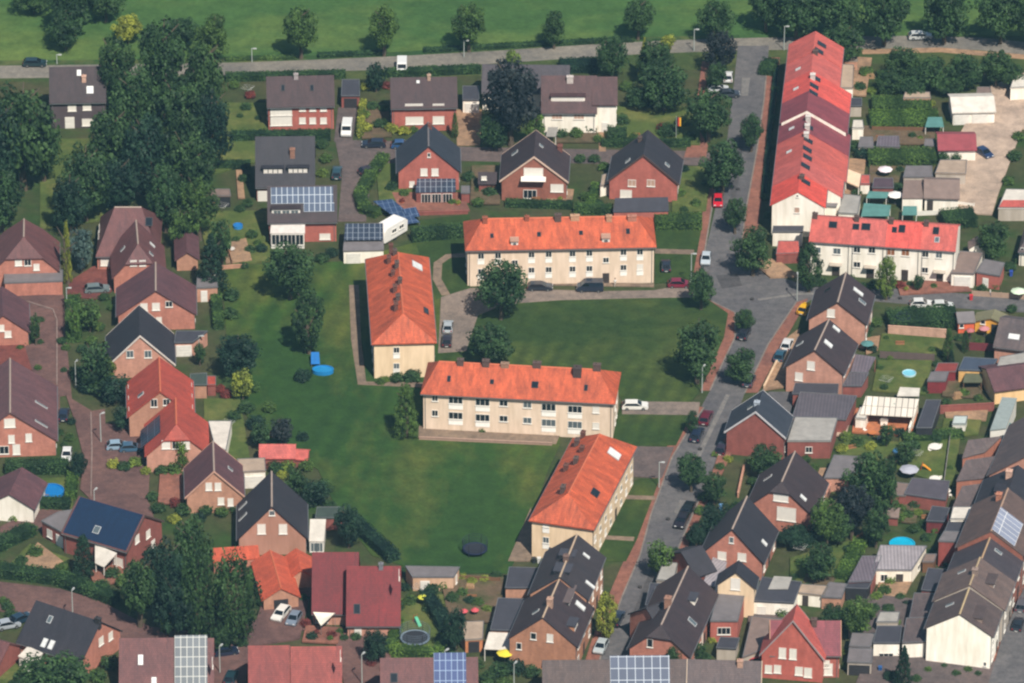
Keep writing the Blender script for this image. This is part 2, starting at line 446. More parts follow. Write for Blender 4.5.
def gable(label, a, b, zr, ze, hw, wall, roof, W=(), C=(), K=(), P=(), D=(), hk=None, zk=None, hip=(0, 0), zh=(None, None), oe=.4, og=.25,
          name='house', cat='house', group=None, of=None, ridge=None, verge=None, auto='FKA', z0=0, gutter=True):
    h = House(); h.M, h.L = frame(a, b, zr); h.zr, h.ze, h.hw = zr, ze, hw; h.hk = hk or hw; h.zk = ze if zk is None else zk
    h.L -= 2*og
    if of is None: h.root = empty(name, h.M, label, cat, group); h.rel = Matrix(); pre = ''
    else: h.root = of.root; h.rel = of.M.inverted() @ h.M; pre = 'wing_'
    t = .22; mb = MB(); X = h.L/2
    zA, zB = zr-.3, zr-.3
    slF = (zr-ze)/hw; slK = (zr-h.zk)/h.hk
    if hip[0] and hip[1] and not zh[0] and not zh[1]:
        mb.box(-X, X, -hw, h.hk, 0, min(ze, h.zk)-.05)
    else:
        zt = min([z for z in zh if z] or [zr]); zt = min(zt, zr)-.3
        if hip[0] and not zh[0] or hip[1] and not zh[1]: zt = ze-.05
        pts = [(-hw, 0), (h.hk, 0), (h.hk, h.zk-.15), ((zr-.3-zt)/slK if zt < zr-.3 else 0, zt)]
        if zt < zr-.3: pts.append((-(zr-.3-zt)/slF, zt))
        pts.append((-hw, ze-.15)); mb.sect(pts, -X, X)
    h.wall = mb.obj(pre+'wall', wall, h.root, h.rel)
    V, Fc = roof_geom(h, oe, og, hip[0], hip[1], zh[0], zh[1])
    mb = MB(); mb.shell(V, Fc, t); h.roof = mb.obj(pre+'roof', roof, h.root, h.rel)
    if ridge:
        mb = MB(); x0, x1 = -X-og+(hip[0] or 0), X+og-(hip[1] or 0)
        mb.sect([(-.17, zr-.06), (.17, zr-.06), (.06, zr+.09), (-.06, zr+.09)], x0, x1); mb.obj('ridge_cap', ridge, h.roof, Matrix())
    if verge:
        for sx, e in ((-1, 0), (1, 1)):
            if hip[e]: continue
            mb = MB(); xx = sx*(X+og)
            for s_, e_, z_ in ((-1, hw+oe, ze-oe*slF), (1, h.hk+oe, h.zk-oe*slK)):
                a_, b_ = (s_*e_, z_+.05), (0, zr+.05)
                q = [(a_[0], a_[1]), (b_[0], b_[1]), (b_[0], b_[1]-.38), (a_[0], a_[1]-.38)]
                mb.sect(q, xx-.04 if sx > 0 else xx-.06, xx+.06 if sx > 0 else xx+.04)
            mb.obj('verge_board', verge, h.roof, Matrix())
    if gutter and not of:
        for s_, e_, z_ in ((-1, hw+oe, ze-oe*slF), (1, h.hk+oe, h.zk-oe*slK)):
            mb = MB(); y = s_*(e_+.065); mb.box(-X-og+.02, X+og-.02, y-.06, y+.06, z_-.24, z_-.1); mb.obj('gutter', METAL, h.root, h.rel)
    if not of and ze > 2.6 and auto:
        for sx in (-1, 1):
            for s_, y_, z_ in ((-1, -hw, ze), (1, h.hk, h.zk)):
                mb = MB(); x_ = sx*(X-.35); mb.box(x_-.05, x_+.05, min(y_, y_+s_*.1)+s_*.004, max(y_, y_+s_*.1)+s_*.004, .0, z_-.35); mb.obj('drainpipe', METAL, h.root, h.rel)
    add_windows(h, W); add_chimneys(h, C); add_skylights(h, K); add_solar(h, P); add_dormers(h, D)
    used = {w[0] for w in W}
    for f in auto:
        if f in used: continue
        ln = h.L if f in 'FK' else (h.hw+h.hk); zt = (h.ze if f == 'F' else h.zk) if f in 'FK' else (ze+zr)/2
        Fr = h.rel @ face_frame(h, f)
        if f in 'FK':
            n = max(2, int(ln/3.2))
            for lv in ([1.5] if zt < 4.6 else [1.5, 4.2]):
                if zt < 2.5: break
                for i in range(n):
                    x = -ln/2+ln*(i+.5)/n
                    if lv == 1.5 and i == n//2: put_window(h.root, Fr @ Matrix.Translation((x, -.002, 1.07)), 1.0, 2.1, 'o')
                    else: put_window(h.root, Fr @ Matrix.Translation((x, -.002, lv)), 1.2, 1.2, R.choice('dwl'), sub=False)
        else:
            for x in (-1.3, 1.3):
                put_window(h.root, Fr @ Matrix.Translation((x, -.002, 1.5)), 1.2, 1.2, 'd', sub=False)
                if zr > 7.5 and hw > 4: put_window(h.root, Fr @ Matrix.Translation((x, -.002, min(4.4, ze+.8))), 1.1, 1.2, 'w', sub=False)
    return h
def flat(label, q, hf, hb, wall, roof, W=(), name='garage', cat='garage', group=None, oe=.12, open_front=False, t=.2, K=(), posts=False, px=True):
    # q: roof corners in the photo, front-left, front-right, back-right, back-left
    P = [G(q[0][0], q[0][1], hf), G(q[1][0], q[1][1], hf), G(q[2][0], q[2][1], hb), G(q[3][0], q[3][1], hb)]
    c = sum(P, Vector())/4; d = P[1]-P[0]; th = math.atan2(d.y, d.x)
    M = Matrix.Translation((c.x, c.y, 0)) @ Matrix.Rotation(th, 4, 'Z'); inv = M.inverted()
    Lp = [inv @ p for p in P]
    root = empty(name, M, label, cat, group)
    top = [(p.x, p.y, p.z) for p in Lp]
    cen = Vector((sum(p[0] for p in top)/4, sum(p[1] for p in top)/4))
    ins = []
    for p in top:
        v = Vector((p[0], p[1]))-cen; l = max(v.length, .3); ins.append(cen+v*((l-oe*1.4)/l))
    lo = min(hf, hb)
    if posts:
        for i, p in enumerate(ins):
            b = MB(); b.box(p.x-.06, p.x+.06, p.y-.06, p.y+.06, 0, (hf if i < 2 else hb)-t); b.obj('post', wall, root, Matrix())
    else:
        b = MB(); vs = [(p.x, p.y, 0) for p in ins]+[(p.x, p.y, (hf if i < 2 else hb)-t*.6) for i, p in enumerate(ins)]
        b.add(vs, [(3, 2, 1, 0), (4, 5, 6, 7), (0, 1, 5, 4), (1, 2, 6, 5), (2, 3, 7, 6), (3, 0, 4, 7)]); b.obj('wall', wall, root, Matrix())
    b = MB(); b.shell(top, [(0, 1, 2, 3)], t); ro = b.obj('roof', roof, root, Matrix())
    if not posts and abs(hf-hb) < .5:     # parapet edging
        b = MB()
        for i in range(4):
            p, q2 = Vector(top[i]), Vector(top[(i+1) % 4]); dd = (q2-p).normalized(); n = Vector((-dd.y, dd.x, 0))
            p2, q3 = p+n*.1, q2+n*.1
            pa = [p, q2, q3-dd*.1, p2+dd*.1]
            b.add([x+Vector((0, 0, .004)) for x in pa]+[x+Vector((0, 0, .1)) for x in pa], [(3, 2, 1, 0), (4, 5, 6, 7), (0, 1, 5, 4), (1, 2, 6, 5), (2, 3, 7, 6), (3, 0, 4, 7)])
        b.obj('roof_edge', METAL, root, Matrix())
    h = House(); h.root, h.M = root, M
    for w in W:
        f, u, z, ww, hh, kind = w
        i, j = {'F': (0, 1), 'B': (1, 2), 'A': (3, 0), 'K': (2, 3)}[f]
        a_, b_ = ins[i], ins[j]; dd = (b_-a_); ln = dd.length; dd.normalize(); ang = math.atan2(dd.y, dd.x)
        p = a_+dd*(ln*u)
        zz = hh/2+.02 if kind in 'oOgk' else z
        put_window(root, Matrix.Translation((p.x, p.y, zz)) @ Matrix.Rotation(ang, 4, 'Z') @ Matrix.Translation((0, -.003, 0)), ww, hh, kind)
    return h

# ------------------------------------------------------------------ foliage
def leaf_quads(b, tint, c, n, rx, ry, rz, size, rnd, shell=.75, tv=.5, up=.35):
    for _ in range(n):
        while True:
            d = Vector((rnd.uniform(-1, 1), rnd.uniform(-1, 1), rnd.uniform(-1, 1)))
            if .05 < d.length < 1: break
        d.normalize(); r = shell+(1-shell)*rnd.random()
        p = Vector((c[0]+d.x*rx*r, c[1]+d.y*ry*r, c[2]+d.z*rz*r))
        nrm = (d+Vector((rnd.uniform(-.7, .7), rnd.uniform(-.7, .7), rnd.uniform(-.4, .7)+up))).normalized()
        a = nrm.orthogonal().normalized(); q = nrm.cross(a); t = rnd.uniform(0, 6.28)
        e = (a*math.cos(t)+q*math.sin(t)); f = nrm.cross(e)
        s = size*rnd.uniform(.6, 1.3); e *= s*.5; f *= s*.36
        i = len(b.v)
        b.v += [tuple(p-e), tuple(p-f*1.0), tuple(p+e), tuple(p+f)]; b.f.append([i, i+1, i+2, i+3]); b.mi.append(0)
        tint.append(max(0, min(1, tv+rnd.uniform(-.16, .16))))
def leaf_mesh(b, tint, name='crown'):
    me = bpy.data.meshes.new(name); me.from_pydata(b.v, [], b.f); me.update()
    at = me.attributes.new('tint', 'FLOAT', 'FACE'); at.data.foreach_set('value', tint)
    return me
TPL = {}
def crown_tpl(kind, var):             # reference size: crown 2 wide (radius 1), height from 0 to 2
    k = (kind, var)
    if k in TPL: return TPL[k]
    rnd = random.Random(hash_(kind)*7+var*131+3); b = MB(); tint = []
    if kind in ('broad', 'small'):
        n = 46 if kind == 'broad' else 20
        for i in range(n):
            z = 1-2*(i+.5)/n; t = i*2.39996+rnd.uniform(-.4, .4); r = math.sqrt(max(0, 1-z*z))
            k_ = rnd.uniform(.52, .82) if rnd.random() < .8 else rnd.uniform(.2, .5)
            c = (r*math.cos(t)*k_, r*math.sin(t)*k_, 1+z*k_*.92+rnd.uniform(-.06, .06)); cr = rnd.uniform(.2, .36) if kind == 'broad' else rnd.uniform(.3, .46)
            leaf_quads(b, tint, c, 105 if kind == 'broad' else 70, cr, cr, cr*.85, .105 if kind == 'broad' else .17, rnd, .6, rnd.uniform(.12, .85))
    elif kind == 'oval':
        for i in range(44):
            z = 1-2*(i+.5)/44; t = i*2.39996+rnd.uniform(-.4, .4); r = math.sqrt(max(0, 1-z*z))*(1.0 if z < 0 else 1-.25*z)
            k_ = rnd.uniform(.55, .84); c = (r*math.cos(t)*k_, r*math.sin(t)*k_, 1+z*.86); cr = rnd.uniform(.2, .32)
            leaf_quads(b, tint, c, 95, cr, cr, cr*.8, .11, rnd, .6, rnd.uniform(.12, .85))
    elif kind == 'cone':
        for i in range(60):
            z = (i+.5)/60; rr = (1-z)**.85; t = i*2.39996
            k_ = rnd.uniform(.55, .95); c = (rr*math.cos(t)*k_, rr*math.sin(t)*k_, .08+z*1.88); cr = .1+.2*rr
            leaf_quads(b, tint, c, 62, cr, cr, cr*.6, .1, rnd, .5, rnd.uniform(.15, .8), up=.1)
    elif kind == 'column':
        for i in range(50):
            z = (i+.5)/50; rr = (1-z**2.6)*.8+.12; t = i*2.39996
            k_ = rnd.uniform(.6, .85); c = (rr*math.cos(t)*k_, rr*math.sin(t)*k_, .05+z*1.85); cr = rnd.uniform(.25, .36)
            leaf_quads(b, tint, c, 62, cr, cr, cr*.45, .11, rnd, .6, rnd.uniform(.2, .8), up=.1)
    elif kind == 'weep':
        for i in range(52):
            z = 1-2*(i+.5)/52; t = i*2.39996; r = math.sqrt(max(0, 1-z*z)); k_ = rnd.uniform(.6, .9)
            c = (r*math.cos(t)*k_, r*math.sin(t)*k_, 1.0+z*.8); cr = rnd.uniform(.14, .24)
            leaf_quads(b, tint, c, 85, cr, cr, cr*2.4, .1, rnd, .4, rnd.uniform(.12, .8), up=-.1)
    elif kind == 'bush':
        for i in range(17):
            z = 1-1.1*(i+.5)/17; t = i*2.39996; r = math.sqrt(max(0, 1-z*z)); k_ = rnd.uniform(.5, .8)
            c = (r*math.cos(t)*k_, r*math.sin(t)*k_, .5+z*1.2*k_); cr = rnd.uniform(.32, .48)
            leaf_quads(b, tint, c, 48, cr, cr, cr*.9, .22, rnd, .6, rnd.uniform(.15, .85))
    TPL[k] = leaf_mesh(b, tint); return TPL[k]
def hash_(s): return sum(ord(c)*(i+1) for i, c in enumerate(s))
def trunk_tpl(var, h=1.0):
    k = ('trunk', var)
    if k not in TPL:
        rnd = random.Random(var+77); b = MB()
        p = Vector((0, 0, 0)); r = .045
        for i in range(4):
            q = p+Vector((rnd.uniform(-.02, .02), rnd.uniform(-.02, .02), .2)); b.cyl(p, q, r, r*.8, 8); p = q; r *= .8
            if i > 0:
                for j in range(2):
                    t = rnd.uniform(0, 6.28); e = p+Vector((math.cos(t)*.2, math.sin(t)*.2, .16)); b.cyl(p, e, r*.6, r*.25, 6)
        TPL[k] = b.mesh('trunk', mats=[BARK])
    return TPL[k]
LEAF = {'d': (54, 80, 52), 'm': (72, 98, 54), 'l': (98, 120, 60), 'y': (130, 140, 64), 'p': (42, 50, 58), 'b': (74, 94, 96), 'n': (36, 60, 50), 'r': (116, 58, 60), 'g': (80, 108, 54)}
TNAME = {'broad': 'broadleaf_tree', 'oval': 'broadleaf_tree', 'cone': 'conifer_tree', 'column': 'columnar_tree', 'weep': 'weeping_tree', 'small': 'small_tree'}
_tv = [0]
def tree(kind, x, ytop, ybase, w, col, label, group=None, clear=None):
    s = S(x, ybase); r = w/s/2; H = (ybase-ytop)/s
    clear = {'broad': .07, 'oval': .08, 'cone': .03, 'column': .03, 'weep': .05, 'small': .08}[kind] if clear is None else clear
    cd, sd = math.cos(DEP), math.sin(DEP); h = H/cd
    for _ in range(12):
        rz = h*(1-clear)/2; zc = h*clear+rz
        Hh = zc*cd+math.sqrt((rz*cd)**2+(r*sd*(.25 if kind in ('cone', 'column') else 1))**2); h *= H/max(Hh, .1)
    h = max(h, 1.2); _tv[0] += 1; v = _tv[0] % 4
    p = G(x, ybase)
    root = empty(TNAME[kind], Matrix.Translation(p), label, 'tree', group)
    tr = link('trunk', trunk_tpl(v), root, Matrix.Translation((0, 0, -.1)) @ Matrix.Diagonal((h*.75, h*.75, h*.9, 1)))
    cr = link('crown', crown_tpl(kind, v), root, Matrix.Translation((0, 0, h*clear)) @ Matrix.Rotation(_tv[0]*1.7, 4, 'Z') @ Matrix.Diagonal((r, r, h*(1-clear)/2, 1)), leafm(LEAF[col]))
    return root
def bush(x, y, w, col, label, hr=.8, group=None, name='shrub'):
    s = S(x, y); r = w/s/2; _tv[0] += 1; v = _tv[0] % 4
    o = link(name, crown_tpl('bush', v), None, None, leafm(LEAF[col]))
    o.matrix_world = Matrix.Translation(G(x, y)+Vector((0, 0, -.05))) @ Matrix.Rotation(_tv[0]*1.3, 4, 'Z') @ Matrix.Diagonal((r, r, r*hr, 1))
    return tag(o, label, 'shrub', group)
ORD = ['first', 'second', 'third', 'fourth', 'fifth', 'sixth', 'seventh', 'eighth', 'ninth', 'tenth', 'eleventh', 'twelfth', 'thirteenth', 'fourteenth']
CW = {'d': 'dark green', 'm': 'mid green', 'l': 'light green', 'y': 'yellow green', 'p': 'dark purple', 'b': 'blue green', 'n': 'very dark green', 'r': 'reddish', 'g': 'fresh green'}
NUM = ['', 'one', 'two', 'three', 'four', 'five', 'six', 'seven', 'eight', 'nine', 'ten', 'eleven', 'twelve', 'thirteen', 'fourteen']
def bushes(where, items, hr=.85):
    by = {}
    for it in items: by.setdefault(it[3], []).append(it)
    for c, l in by.items():
        l.sort()
        for i, (x, y, w, _) in enumerate(l):
            if len(l) == 1: lab = '%s shrub %s' % (CW[c], where)
            elif len(l) == 2: lab = '%s of two %s shrubs %s' % (('left', 'right')[i], CW[c], where)
            else: lab = '%s of %s %s shrubs %s' % ('rightmost' if i == len(l)-1 else 'leftmost' if i == 0 else ORD[i]+' from left', NUM[len(l)], CW[c], where)
            bush(x, y, w, c, lab, hr, 'garden shrubs')
def hedge(label, pts, w, h, col='m', dens=16, size=.34):
    P = [G(*p) for p in pts]; b = MB(); tint = []; rnd = random.Random(len(label)+int(pts[0][0]))
    core = MB()
    o0 = P[0].copy()
    for i in range(len(P)-1):
        a, c = P[i]-o0, P[i+1]-o0; d = (c-a); ln = d.length; d.normalize(); n = Vector((-d.y, d.x, 0))
        def loc(u, v, z): return a+d*u+n*v+Vector((0, 0, z))
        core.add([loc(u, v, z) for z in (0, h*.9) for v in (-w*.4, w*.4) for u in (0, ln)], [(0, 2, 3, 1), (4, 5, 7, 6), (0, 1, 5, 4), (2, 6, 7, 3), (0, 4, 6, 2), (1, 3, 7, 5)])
        area = ln*w+2*ln*h+2*w*h; N = min(int(area*dens), 6000)
        for _ in range(N):
            k = rnd.random()*area; u = rnd.uniform(-.1, ln+.1)
            if k < ln*w: v, z, nr = rnd.uniform(-w/2, w/2), h*rnd.uniform(.93, 1.03), Vector((0, 0, 1))
            elif k < ln*w+2*ln*h: sg = rnd.choice((-1, 1)); v, z, nr = sg*w/2*rnd.uniform(.9, 1.06), rnd.uniform(0, h), n*sg
            else: sg = rnd.choice((0, 1)); u, v, z, nr = (-.1 if sg == 0 else ln+.1), rnd.uniform(-w/2, w/2), rnd.uniform(0, h), d*(1 if sg else -1)
            nm = (nr+Vector((rnd.uniform(-.6, .6), rnd.uniform(-.6, .6), rnd.uniform(-.3, .7)))).normalized()
            e = nm.orthogonal().normalized(); f = nm.cross(e); t = rnd.uniform(0, 6.28)
            e, f = e*math.cos(t)+f*math.sin(t), f*math.cos(t)-e*math.sin(t); s_ = size*rnd.uniform(.6, 1.3); e *= s_/2; f *= s_*.36
            p = loc(u, v, z); ii = len(b.v); b.v += [tuple(p-e), tuple(p-f), tuple(p+e), tuple(p+f)]; b.f.append([ii, ii+1, ii+2, ii+3])
            tint.append(max(0, min(1, .45+.3*math.sin(u*.9+i)+rnd.uniform(-.3, .3))))
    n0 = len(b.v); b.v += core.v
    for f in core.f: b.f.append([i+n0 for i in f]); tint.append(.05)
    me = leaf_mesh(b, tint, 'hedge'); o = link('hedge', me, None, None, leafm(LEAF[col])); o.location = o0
    return tag(o, label, 'hedge')

# ------------------------------------------------------------------ fences, walls
def fence(label, pts, h, m, w=.08, posts=True, name='fence', cat='fence'):
    P = [G(*p) for p in pts]; o0 = P[0]; root = empty(name, Matrix.Translation(o0), label, cat)
    pan, pst = MB(), MB()
    for i in range(len(P)-1):
        a, c = P[i]-o0, P[i+1]-o0; d = c-a; ln = d.length; th = math.atan2(d.y, d.x)
        M = Matrix.Translation(a) @ Matrix.Rotation(th, 4, 'Z')
        g = .02*(i % 2)
        pan.box(.0, ln, -w/2+g*.1, w/2+g*.1, .0 if not posts else .06, h-g, M)
        if posts:
            n = max(1, int(ln/2.4))
            for j in range(n+(1 if i == len(P)-2 else 0)):
                b = MB(); x = ln*j/n; b.box(x-.06, x+.06, -w/2-.05, w/2+.05, 0, h+.1, M); b.obj('post', m, root, Matrix())
    pan.obj('panel', m, root, Matrix())
    return root
def wall_line(label, pts, h, m, w=.25, name='garden_wall'):
    P = [G(*p) for p in pts]; o0 = P[0]; b = MB()
    for i in range(len(P)-1):
        a, c = P[i]-o0, P[i+1]-o0; d = c-a; th = math.atan2(d.y, d.x); M = Matrix.Translation(a) @ Matrix.Rotation(th, 4, 'Z')
        b.box(0, d.length, -w/2, w/2, 0, h, M); b.box(-.03, d.length+.03, -w/2-.05, w/2+.05, h+.002, h+.08, M)
    o = b.obj(name, m); o.location = o0; return tag(o, label, 'wall')

# ------------------------------------------------------------------ cars
def car_meshes(kind):
    k = ('car', kind)
    if k in TPL: return TPL[k]
    if kind == 'van':
        L, Wd = 4.9, 1.95
        prof = [(-2.42, .35), (2.35, .35), (2.45, .75), (2.3, 1.05), (1.75, 1.3), (1.1, 2.0), (.7, 2.12), (-2.3, 2.12), (-2.45, 1.8)]
        glass = [(1.68, 1.33), (1.08, 1.96), (.75, 2.0), (-2.25, 2.0), (-2.32, 1.36)]
    elif kind == 'estate':
        L, Wd = 4.6, 1.78
        prof = [(-2.25, .3), (2.2, .3), (2.3, .6), (2.2, .85), (1.15, 1.0), (.45, 1.42), (.1, 1.48), (-1.7, 1.45), (-2.2, .98), (-2.3, .65)]
        glass = [(1.05, 1.0), (.42, 1.39), (.1, 1.43), (-1.62, 1.41), (-2.08, 1.0)]
    else:
        L, Wd = 4.1, 1.74
        prof = [(-1.95, .3), (1.95, .3), (2.05, .6), (1.95, .82), (1.05, .98), (.35, 1.44), (0, 1.5), (-1.35, 1.45), (-1.9, .98), (-2.05, .65)]
        glass = [(.95, 1.0), (.33, 1.4), (0, 1.45), (-1.3, 1.41), (-1.8, 1.0)]
    def ext(pr, w0, w1):
        b = MB(); n = len(pr)
        def wz(z): return w0 if z < 1.0 else w0-(w0-w1)*min(1, (z-1.0)/.5)
        vs = [(x, -wz(z)/2, z) for x, z in pr]+[(x, wz(z)/2, z) for x, z in pr]
        b.add(vs, [tuple(range(n)), tuple(range(n, 2*n))[::-1]]+[(i, n+i, n+(i+1) % n, (i+1) % n) for i in range(n)]); return b
    body = ext(prof, Wd, Wd-.34 if kind != 'van' else Wd-.1).mesh('body')
    body.materials.append(WHITE)
    # glasshouse: slightly wider than the cabin at the sides, a touch proud at front and back, roof panel left as paint
    gl = MB(); zt = max(z for _, z in glass); w1 = (Wd-.34 if kind != 'van' else Wd-.1)
    def wz(z): return (Wd if z < 1.0 else Wd-(Wd-w1)*min(1, (z-1.0)/.5))
    pr = [(x, z) for x, z in glass]
    if kind == 'van': pr = [(1.6, 1.36), (1.08, 1.92), (.2, 1.92), (.2, 1.36)]
    for sg in (-1, 1):
        vs = [(x*.97, sg*(wz(z)/2+.012), z*.985+.02) for x, z in pr]; vs2 = [(x*.97, sg*(wz(z)/2-.03), z*.985+.02) for x, z in pr]; n = len(pr)
        gl.add(vs+vs2, [tuple(range(n)), tuple(range(n, 2*n))[::-1]]+[(i, (i+1) % n, n+(i+1) % n, n+i) for i in range(n)])
    def scr(p, q):
        (x0, z0), (x1, z1) = p, q; y0, y1 = wz(z0)/2-.1, wz(z1)/2-.1; d = Vector((z1-z0, 0, -(x1-x0))).normalized()*.015
        if (x0 > 0) != (d.x > 0): d = -d
        vs = [Vector((x0, -y0, z0))+d, Vector((x0, y0, z0))+d, Vector((x1, y1, z1))+d, Vector((x1, -y1, z1))+d]
        gl.add(vs+[v-d*2.5 for v in vs], [(0, 1, 2, 3), (7, 6, 5, 4), (0, 4, 5, 1), (1, 5, 6, 2), (2, 6, 7, 3), (3, 7, 4, 0)])
    if kind == 'van': scr((1.72, 1.33), (1.14, 1.94))
    else: scr(prof[4], prof[5]); scr(prof[8], prof[7])
    glm = gl.mesh('car_window', mats=[glassm((28, 34, 42))])
    b = MB(); b.cyl((0, -.1, 0), (0, .1, 0), .32, .32, 14); tyre = b.mesh('wheel', mats=[plain((28, 28, 30), .9)])
    b = MB(); b.cyl((0, -.115, 0), (0, .115, 0), .19, .19, 10); rim = b.mesh('rim', mats=[METAL])
    b = MB(); b.box(-.04, .04, -.17, .17, -.08, .08); lamp = b.mesh('headlight', mats=[plain((225, 228, 230), .2)])
    b = MB(); b.box(-.04, .04, -.1, .1, -.12, .12); tail = b.mesh('tail_light', mats=[plain((150, 20, 20), .3)])
    b = MB(); b.box(-.012, .012, -.26, .26, -.06, .06); plate = b.mesh('number_plate', mats=[plain((225, 225, 220), .5)])
    TPL[k] = (L, Wd, body, glm, tyre, rim, lamp, tail, plate); return TPL[k]
def car(kind, x, y, head, rgb, label, group='parked cars', name=None):
    L, Wd, body, gl, tyre, rim, lamp, tail, plate = car_meshes(kind)
    M = Matrix.Translation(G(x, y)+Vector((0, 0, .09))) @ Matrix.Rotation(rad(head), 4, 'Z')
    root = empty(name or ('van' if kind == 'van' else 'car'), M, label, 'van' if kind == 'van' else 'car', group)
    link('body', body, root, Matrix(), carpaint(rgb)); link('car_window', gl, root, Matrix())
    for sx in (-1, 1):
        for sy in (-1, 1):
            w = link('wheel', tyre, root, Matrix.Translation((sx*L*.31, sy*(Wd/2-.08), .32))); link('rim', rim, w, Matrix())
    for sy in (-1, 1):
        link('headlight', lamp, root, Matrix.Translation((L/2-.02, sy*(Wd/2-.3), .68))); link('tail_light', tail, root, Matrix.Translation((-L/2+.03, sy*(Wd/2-.22), .78)))
    link('number_plate', plate, root, Matrix.Translation((-L/2, 0, .5)))
    return root
def caravan(x, y, head, label):
    M = Matrix.Translation(G(x, y)) @ Matrix.Rotation(rad(head), 4, 'Z') @ Matrix.Scale(1.25, 4); root = empty('caravan', M, label, 'caravan')
    b = MB(); pr = [(-2.7, .5), (2.6, .5), (2.85, 1.0), (2.5, 2.2), (1.9, 2.65), (-2.3, 2.65), (-2.8, 2.2)]; n = len(pr)
    b.add([(x_, -1.1, z) for x_, z in pr]+[(x_, 1.1, z) for x_, z in pr], [tuple(range(n)), tuple(range(n, 2*n))[::-1]]+[(i, n+i, n+(i+1) % n, (i+1) % n) for i in range(n)])
    b.obj('body', plain((246, 243, 238), .4, var=.04), root, Matrix())
    for sy in (-1, 1):
        for wx in (-1.3, .4):
            put_window(root, Matrix.Translation((wx, sy*1.1, 1.75)) @ Matrix.Rotation(0 if sy < 0 else math.pi, 4, 'Z'), 1.1, .7, 'd', sub=False)
    for sy in (-1, 1):
        b = MB(); b.cyl((0, sy*.85, .33), (0, sy*1.05, .33), .33, .33, 12); b.obj('wheel', plain((28, 28, 30), .9), root, Matrix())
    b = MB(); b.box(2.6, 3.9, -.06, .06, .45, .55); b.obj('drawbar', METAL, root, Matrix())
    return root
# ------------------------------------------------------------------ street lamps and garden things
def lamp(x, y, ytop, label, head=0):
    s = S(x, y); h = (y-ytop)/s/math.cos(DEP)
    root = empty('street_lamp', Matrix.Translation(G(x, y)) @ Matrix.Rotation(rad(head), 4, 'Z'), label, 'street lamp', 'street lamps')
    b = MB(); b.cyl((0, 0, 0), (0, 0, h), .11, .075, 8); b.obj('pole', plain((176, 184, 180), .5), root, Matrix())
    b = MB(); b.box(-.05, .75, -.05, .05, h-.03, h+.06); b.obj('arm', LITMET, root, Matrix())
    b = MB(); b.sect([(-.15, h-.06), (.15, h-.06), (.12, h+.12), (-.12, h+.12)], .3, .95); b.obj('lamp_head', plain((186, 190, 188), .4), root, Matrix())
    return root
def parasol(x, y, r, h, rgb, label, name='parasol'):
    root = empty(name, Matrix.Translation(G(x, y)), label, 'parasol')
    b = MB(); b.cyl((0, 0, 0), (0, 0, h), .04, .03, 8); b.obj('pole', METAL, root, Matrix())
    b = MB(); b.lathe([(r, h-.48), (r*1.0, h-.44), (r*.5, h-.16), (.04, h+.02)], 8); b.obj('canopy', plain(rgb, .8), root, Matrix())
    b = MB(); b.lathe([(.3, 0), (.3, .08), (.1, .12)], 10); b.obj('base', DARK, root, Matrix())
def pool(x, y, r, h, rgb, wallrgb, label, ry=None):
    root = empty('paddling_pool', Matrix.Translation(G(x, y)), label, 'pool')
    sy = (ry or r)/r
    b = MB(); n = 24
    for i in range(n):
        t0, t1 = 2*math.pi*i/n, 2*math.pi*(i+1)/n
        p = [(math.cos(t)*q*r, math.sin(t)*q*r*sy, z) for t in (t0, t1) for q in (.92, 1) for z in (0, h)]
        b.add(p, [(1, 3, 7, 5), (2, 6, 7, 3), (0, 1, 5, 4)])
    b.obj('rim_wall', plain(wallrgb, .5), root, Matrix())
    b = MB(); b.lathe([(r*.92, 0), (r*.92, h*.8)], 24, 1, sy)
    b.obj('water', plain(rgb, .08, var=.08), root, Matrix())
def trampoline(x, y, r, label, netc=(40, 60, 100)):
    root = empty('trampoline', Matrix.Translation(G(x, y)), label, 'trampoline')
    b = MB(); b.lathe([(r*.86, .85), (r*.86, .88)], 20); b.obj('jumping_mat', DARK, root, Matrix())
    b = MB(); n = 20
    for i in range(n):
        t0, t1 = 2*math.pi*i/n, 2*math.pi*(i+1)/n
        p = [(math.cos(t)*q*r, math.sin(t)*q*r, z) for t in (t0, t1) for q in (.86, 1) for z in (.84, .92)]
        b.add(p, [(1, 3, 7, 5), (2, 6, 7, 3), (0, 4, 6, 2), (0, 1, 5, 4)])
    b.obj('pad', plain(netc, .6), root, Matrix())
    for i in range(6):
        t = i*math.pi/3; b = MB(); b.cyl((math.cos(t)*r*.97, math.sin(t)*r*.97, 0), (math.cos(t)*r*1.0, math.sin(t)*r, 2.6), .04, .04, 6); b.obj('post', DARK, root, Matrix())
    b = MB()
    for z in (1.3, 1.75, 2.2, 2.6):
        for i in range(n):
            t0, t1 = 2*math.pi*i/n, 2*math.pi*(i+1)/n; b.cyl((math.cos(t0)*r, math.sin(t0)*r, z), (math.cos(t1)*r, math.sin(t1)*r, z), .02, .02, 4)
    for i in range(n*2):
        t0 = math.pi*i/n; b.cyl((math.cos(t0)*r, math.sin(t0)*r, .9), (math.cos(t0)*r, math.sin(t0)*r, 2.6), .012, .012, 3)
    b.obj('net', plain(netc, .7), root, Matrix())
def table_set(x, y, label, rgb=(238, 234, 226), n=4, r=.75):
    root = empty('garden_table', Matrix.Translation(G(x, y)), label, 'table')
    m = plain(rgb, .6)
    b = MB(); b.lathe([(r, .7), (r, .75)], 12); b.obj('tabletop', m, root, Matrix())
    for i in range(4):
        t = i*math.pi/2+.7; b = MB(); b.cyl((math.cos(t)*r*.7, math.sin(t)*r*.7, 0), (math.cos(t)*r*.6, math.sin(t)*r*.6, .7), .03, .03, 6); b.obj('leg', m, root, Matrix())
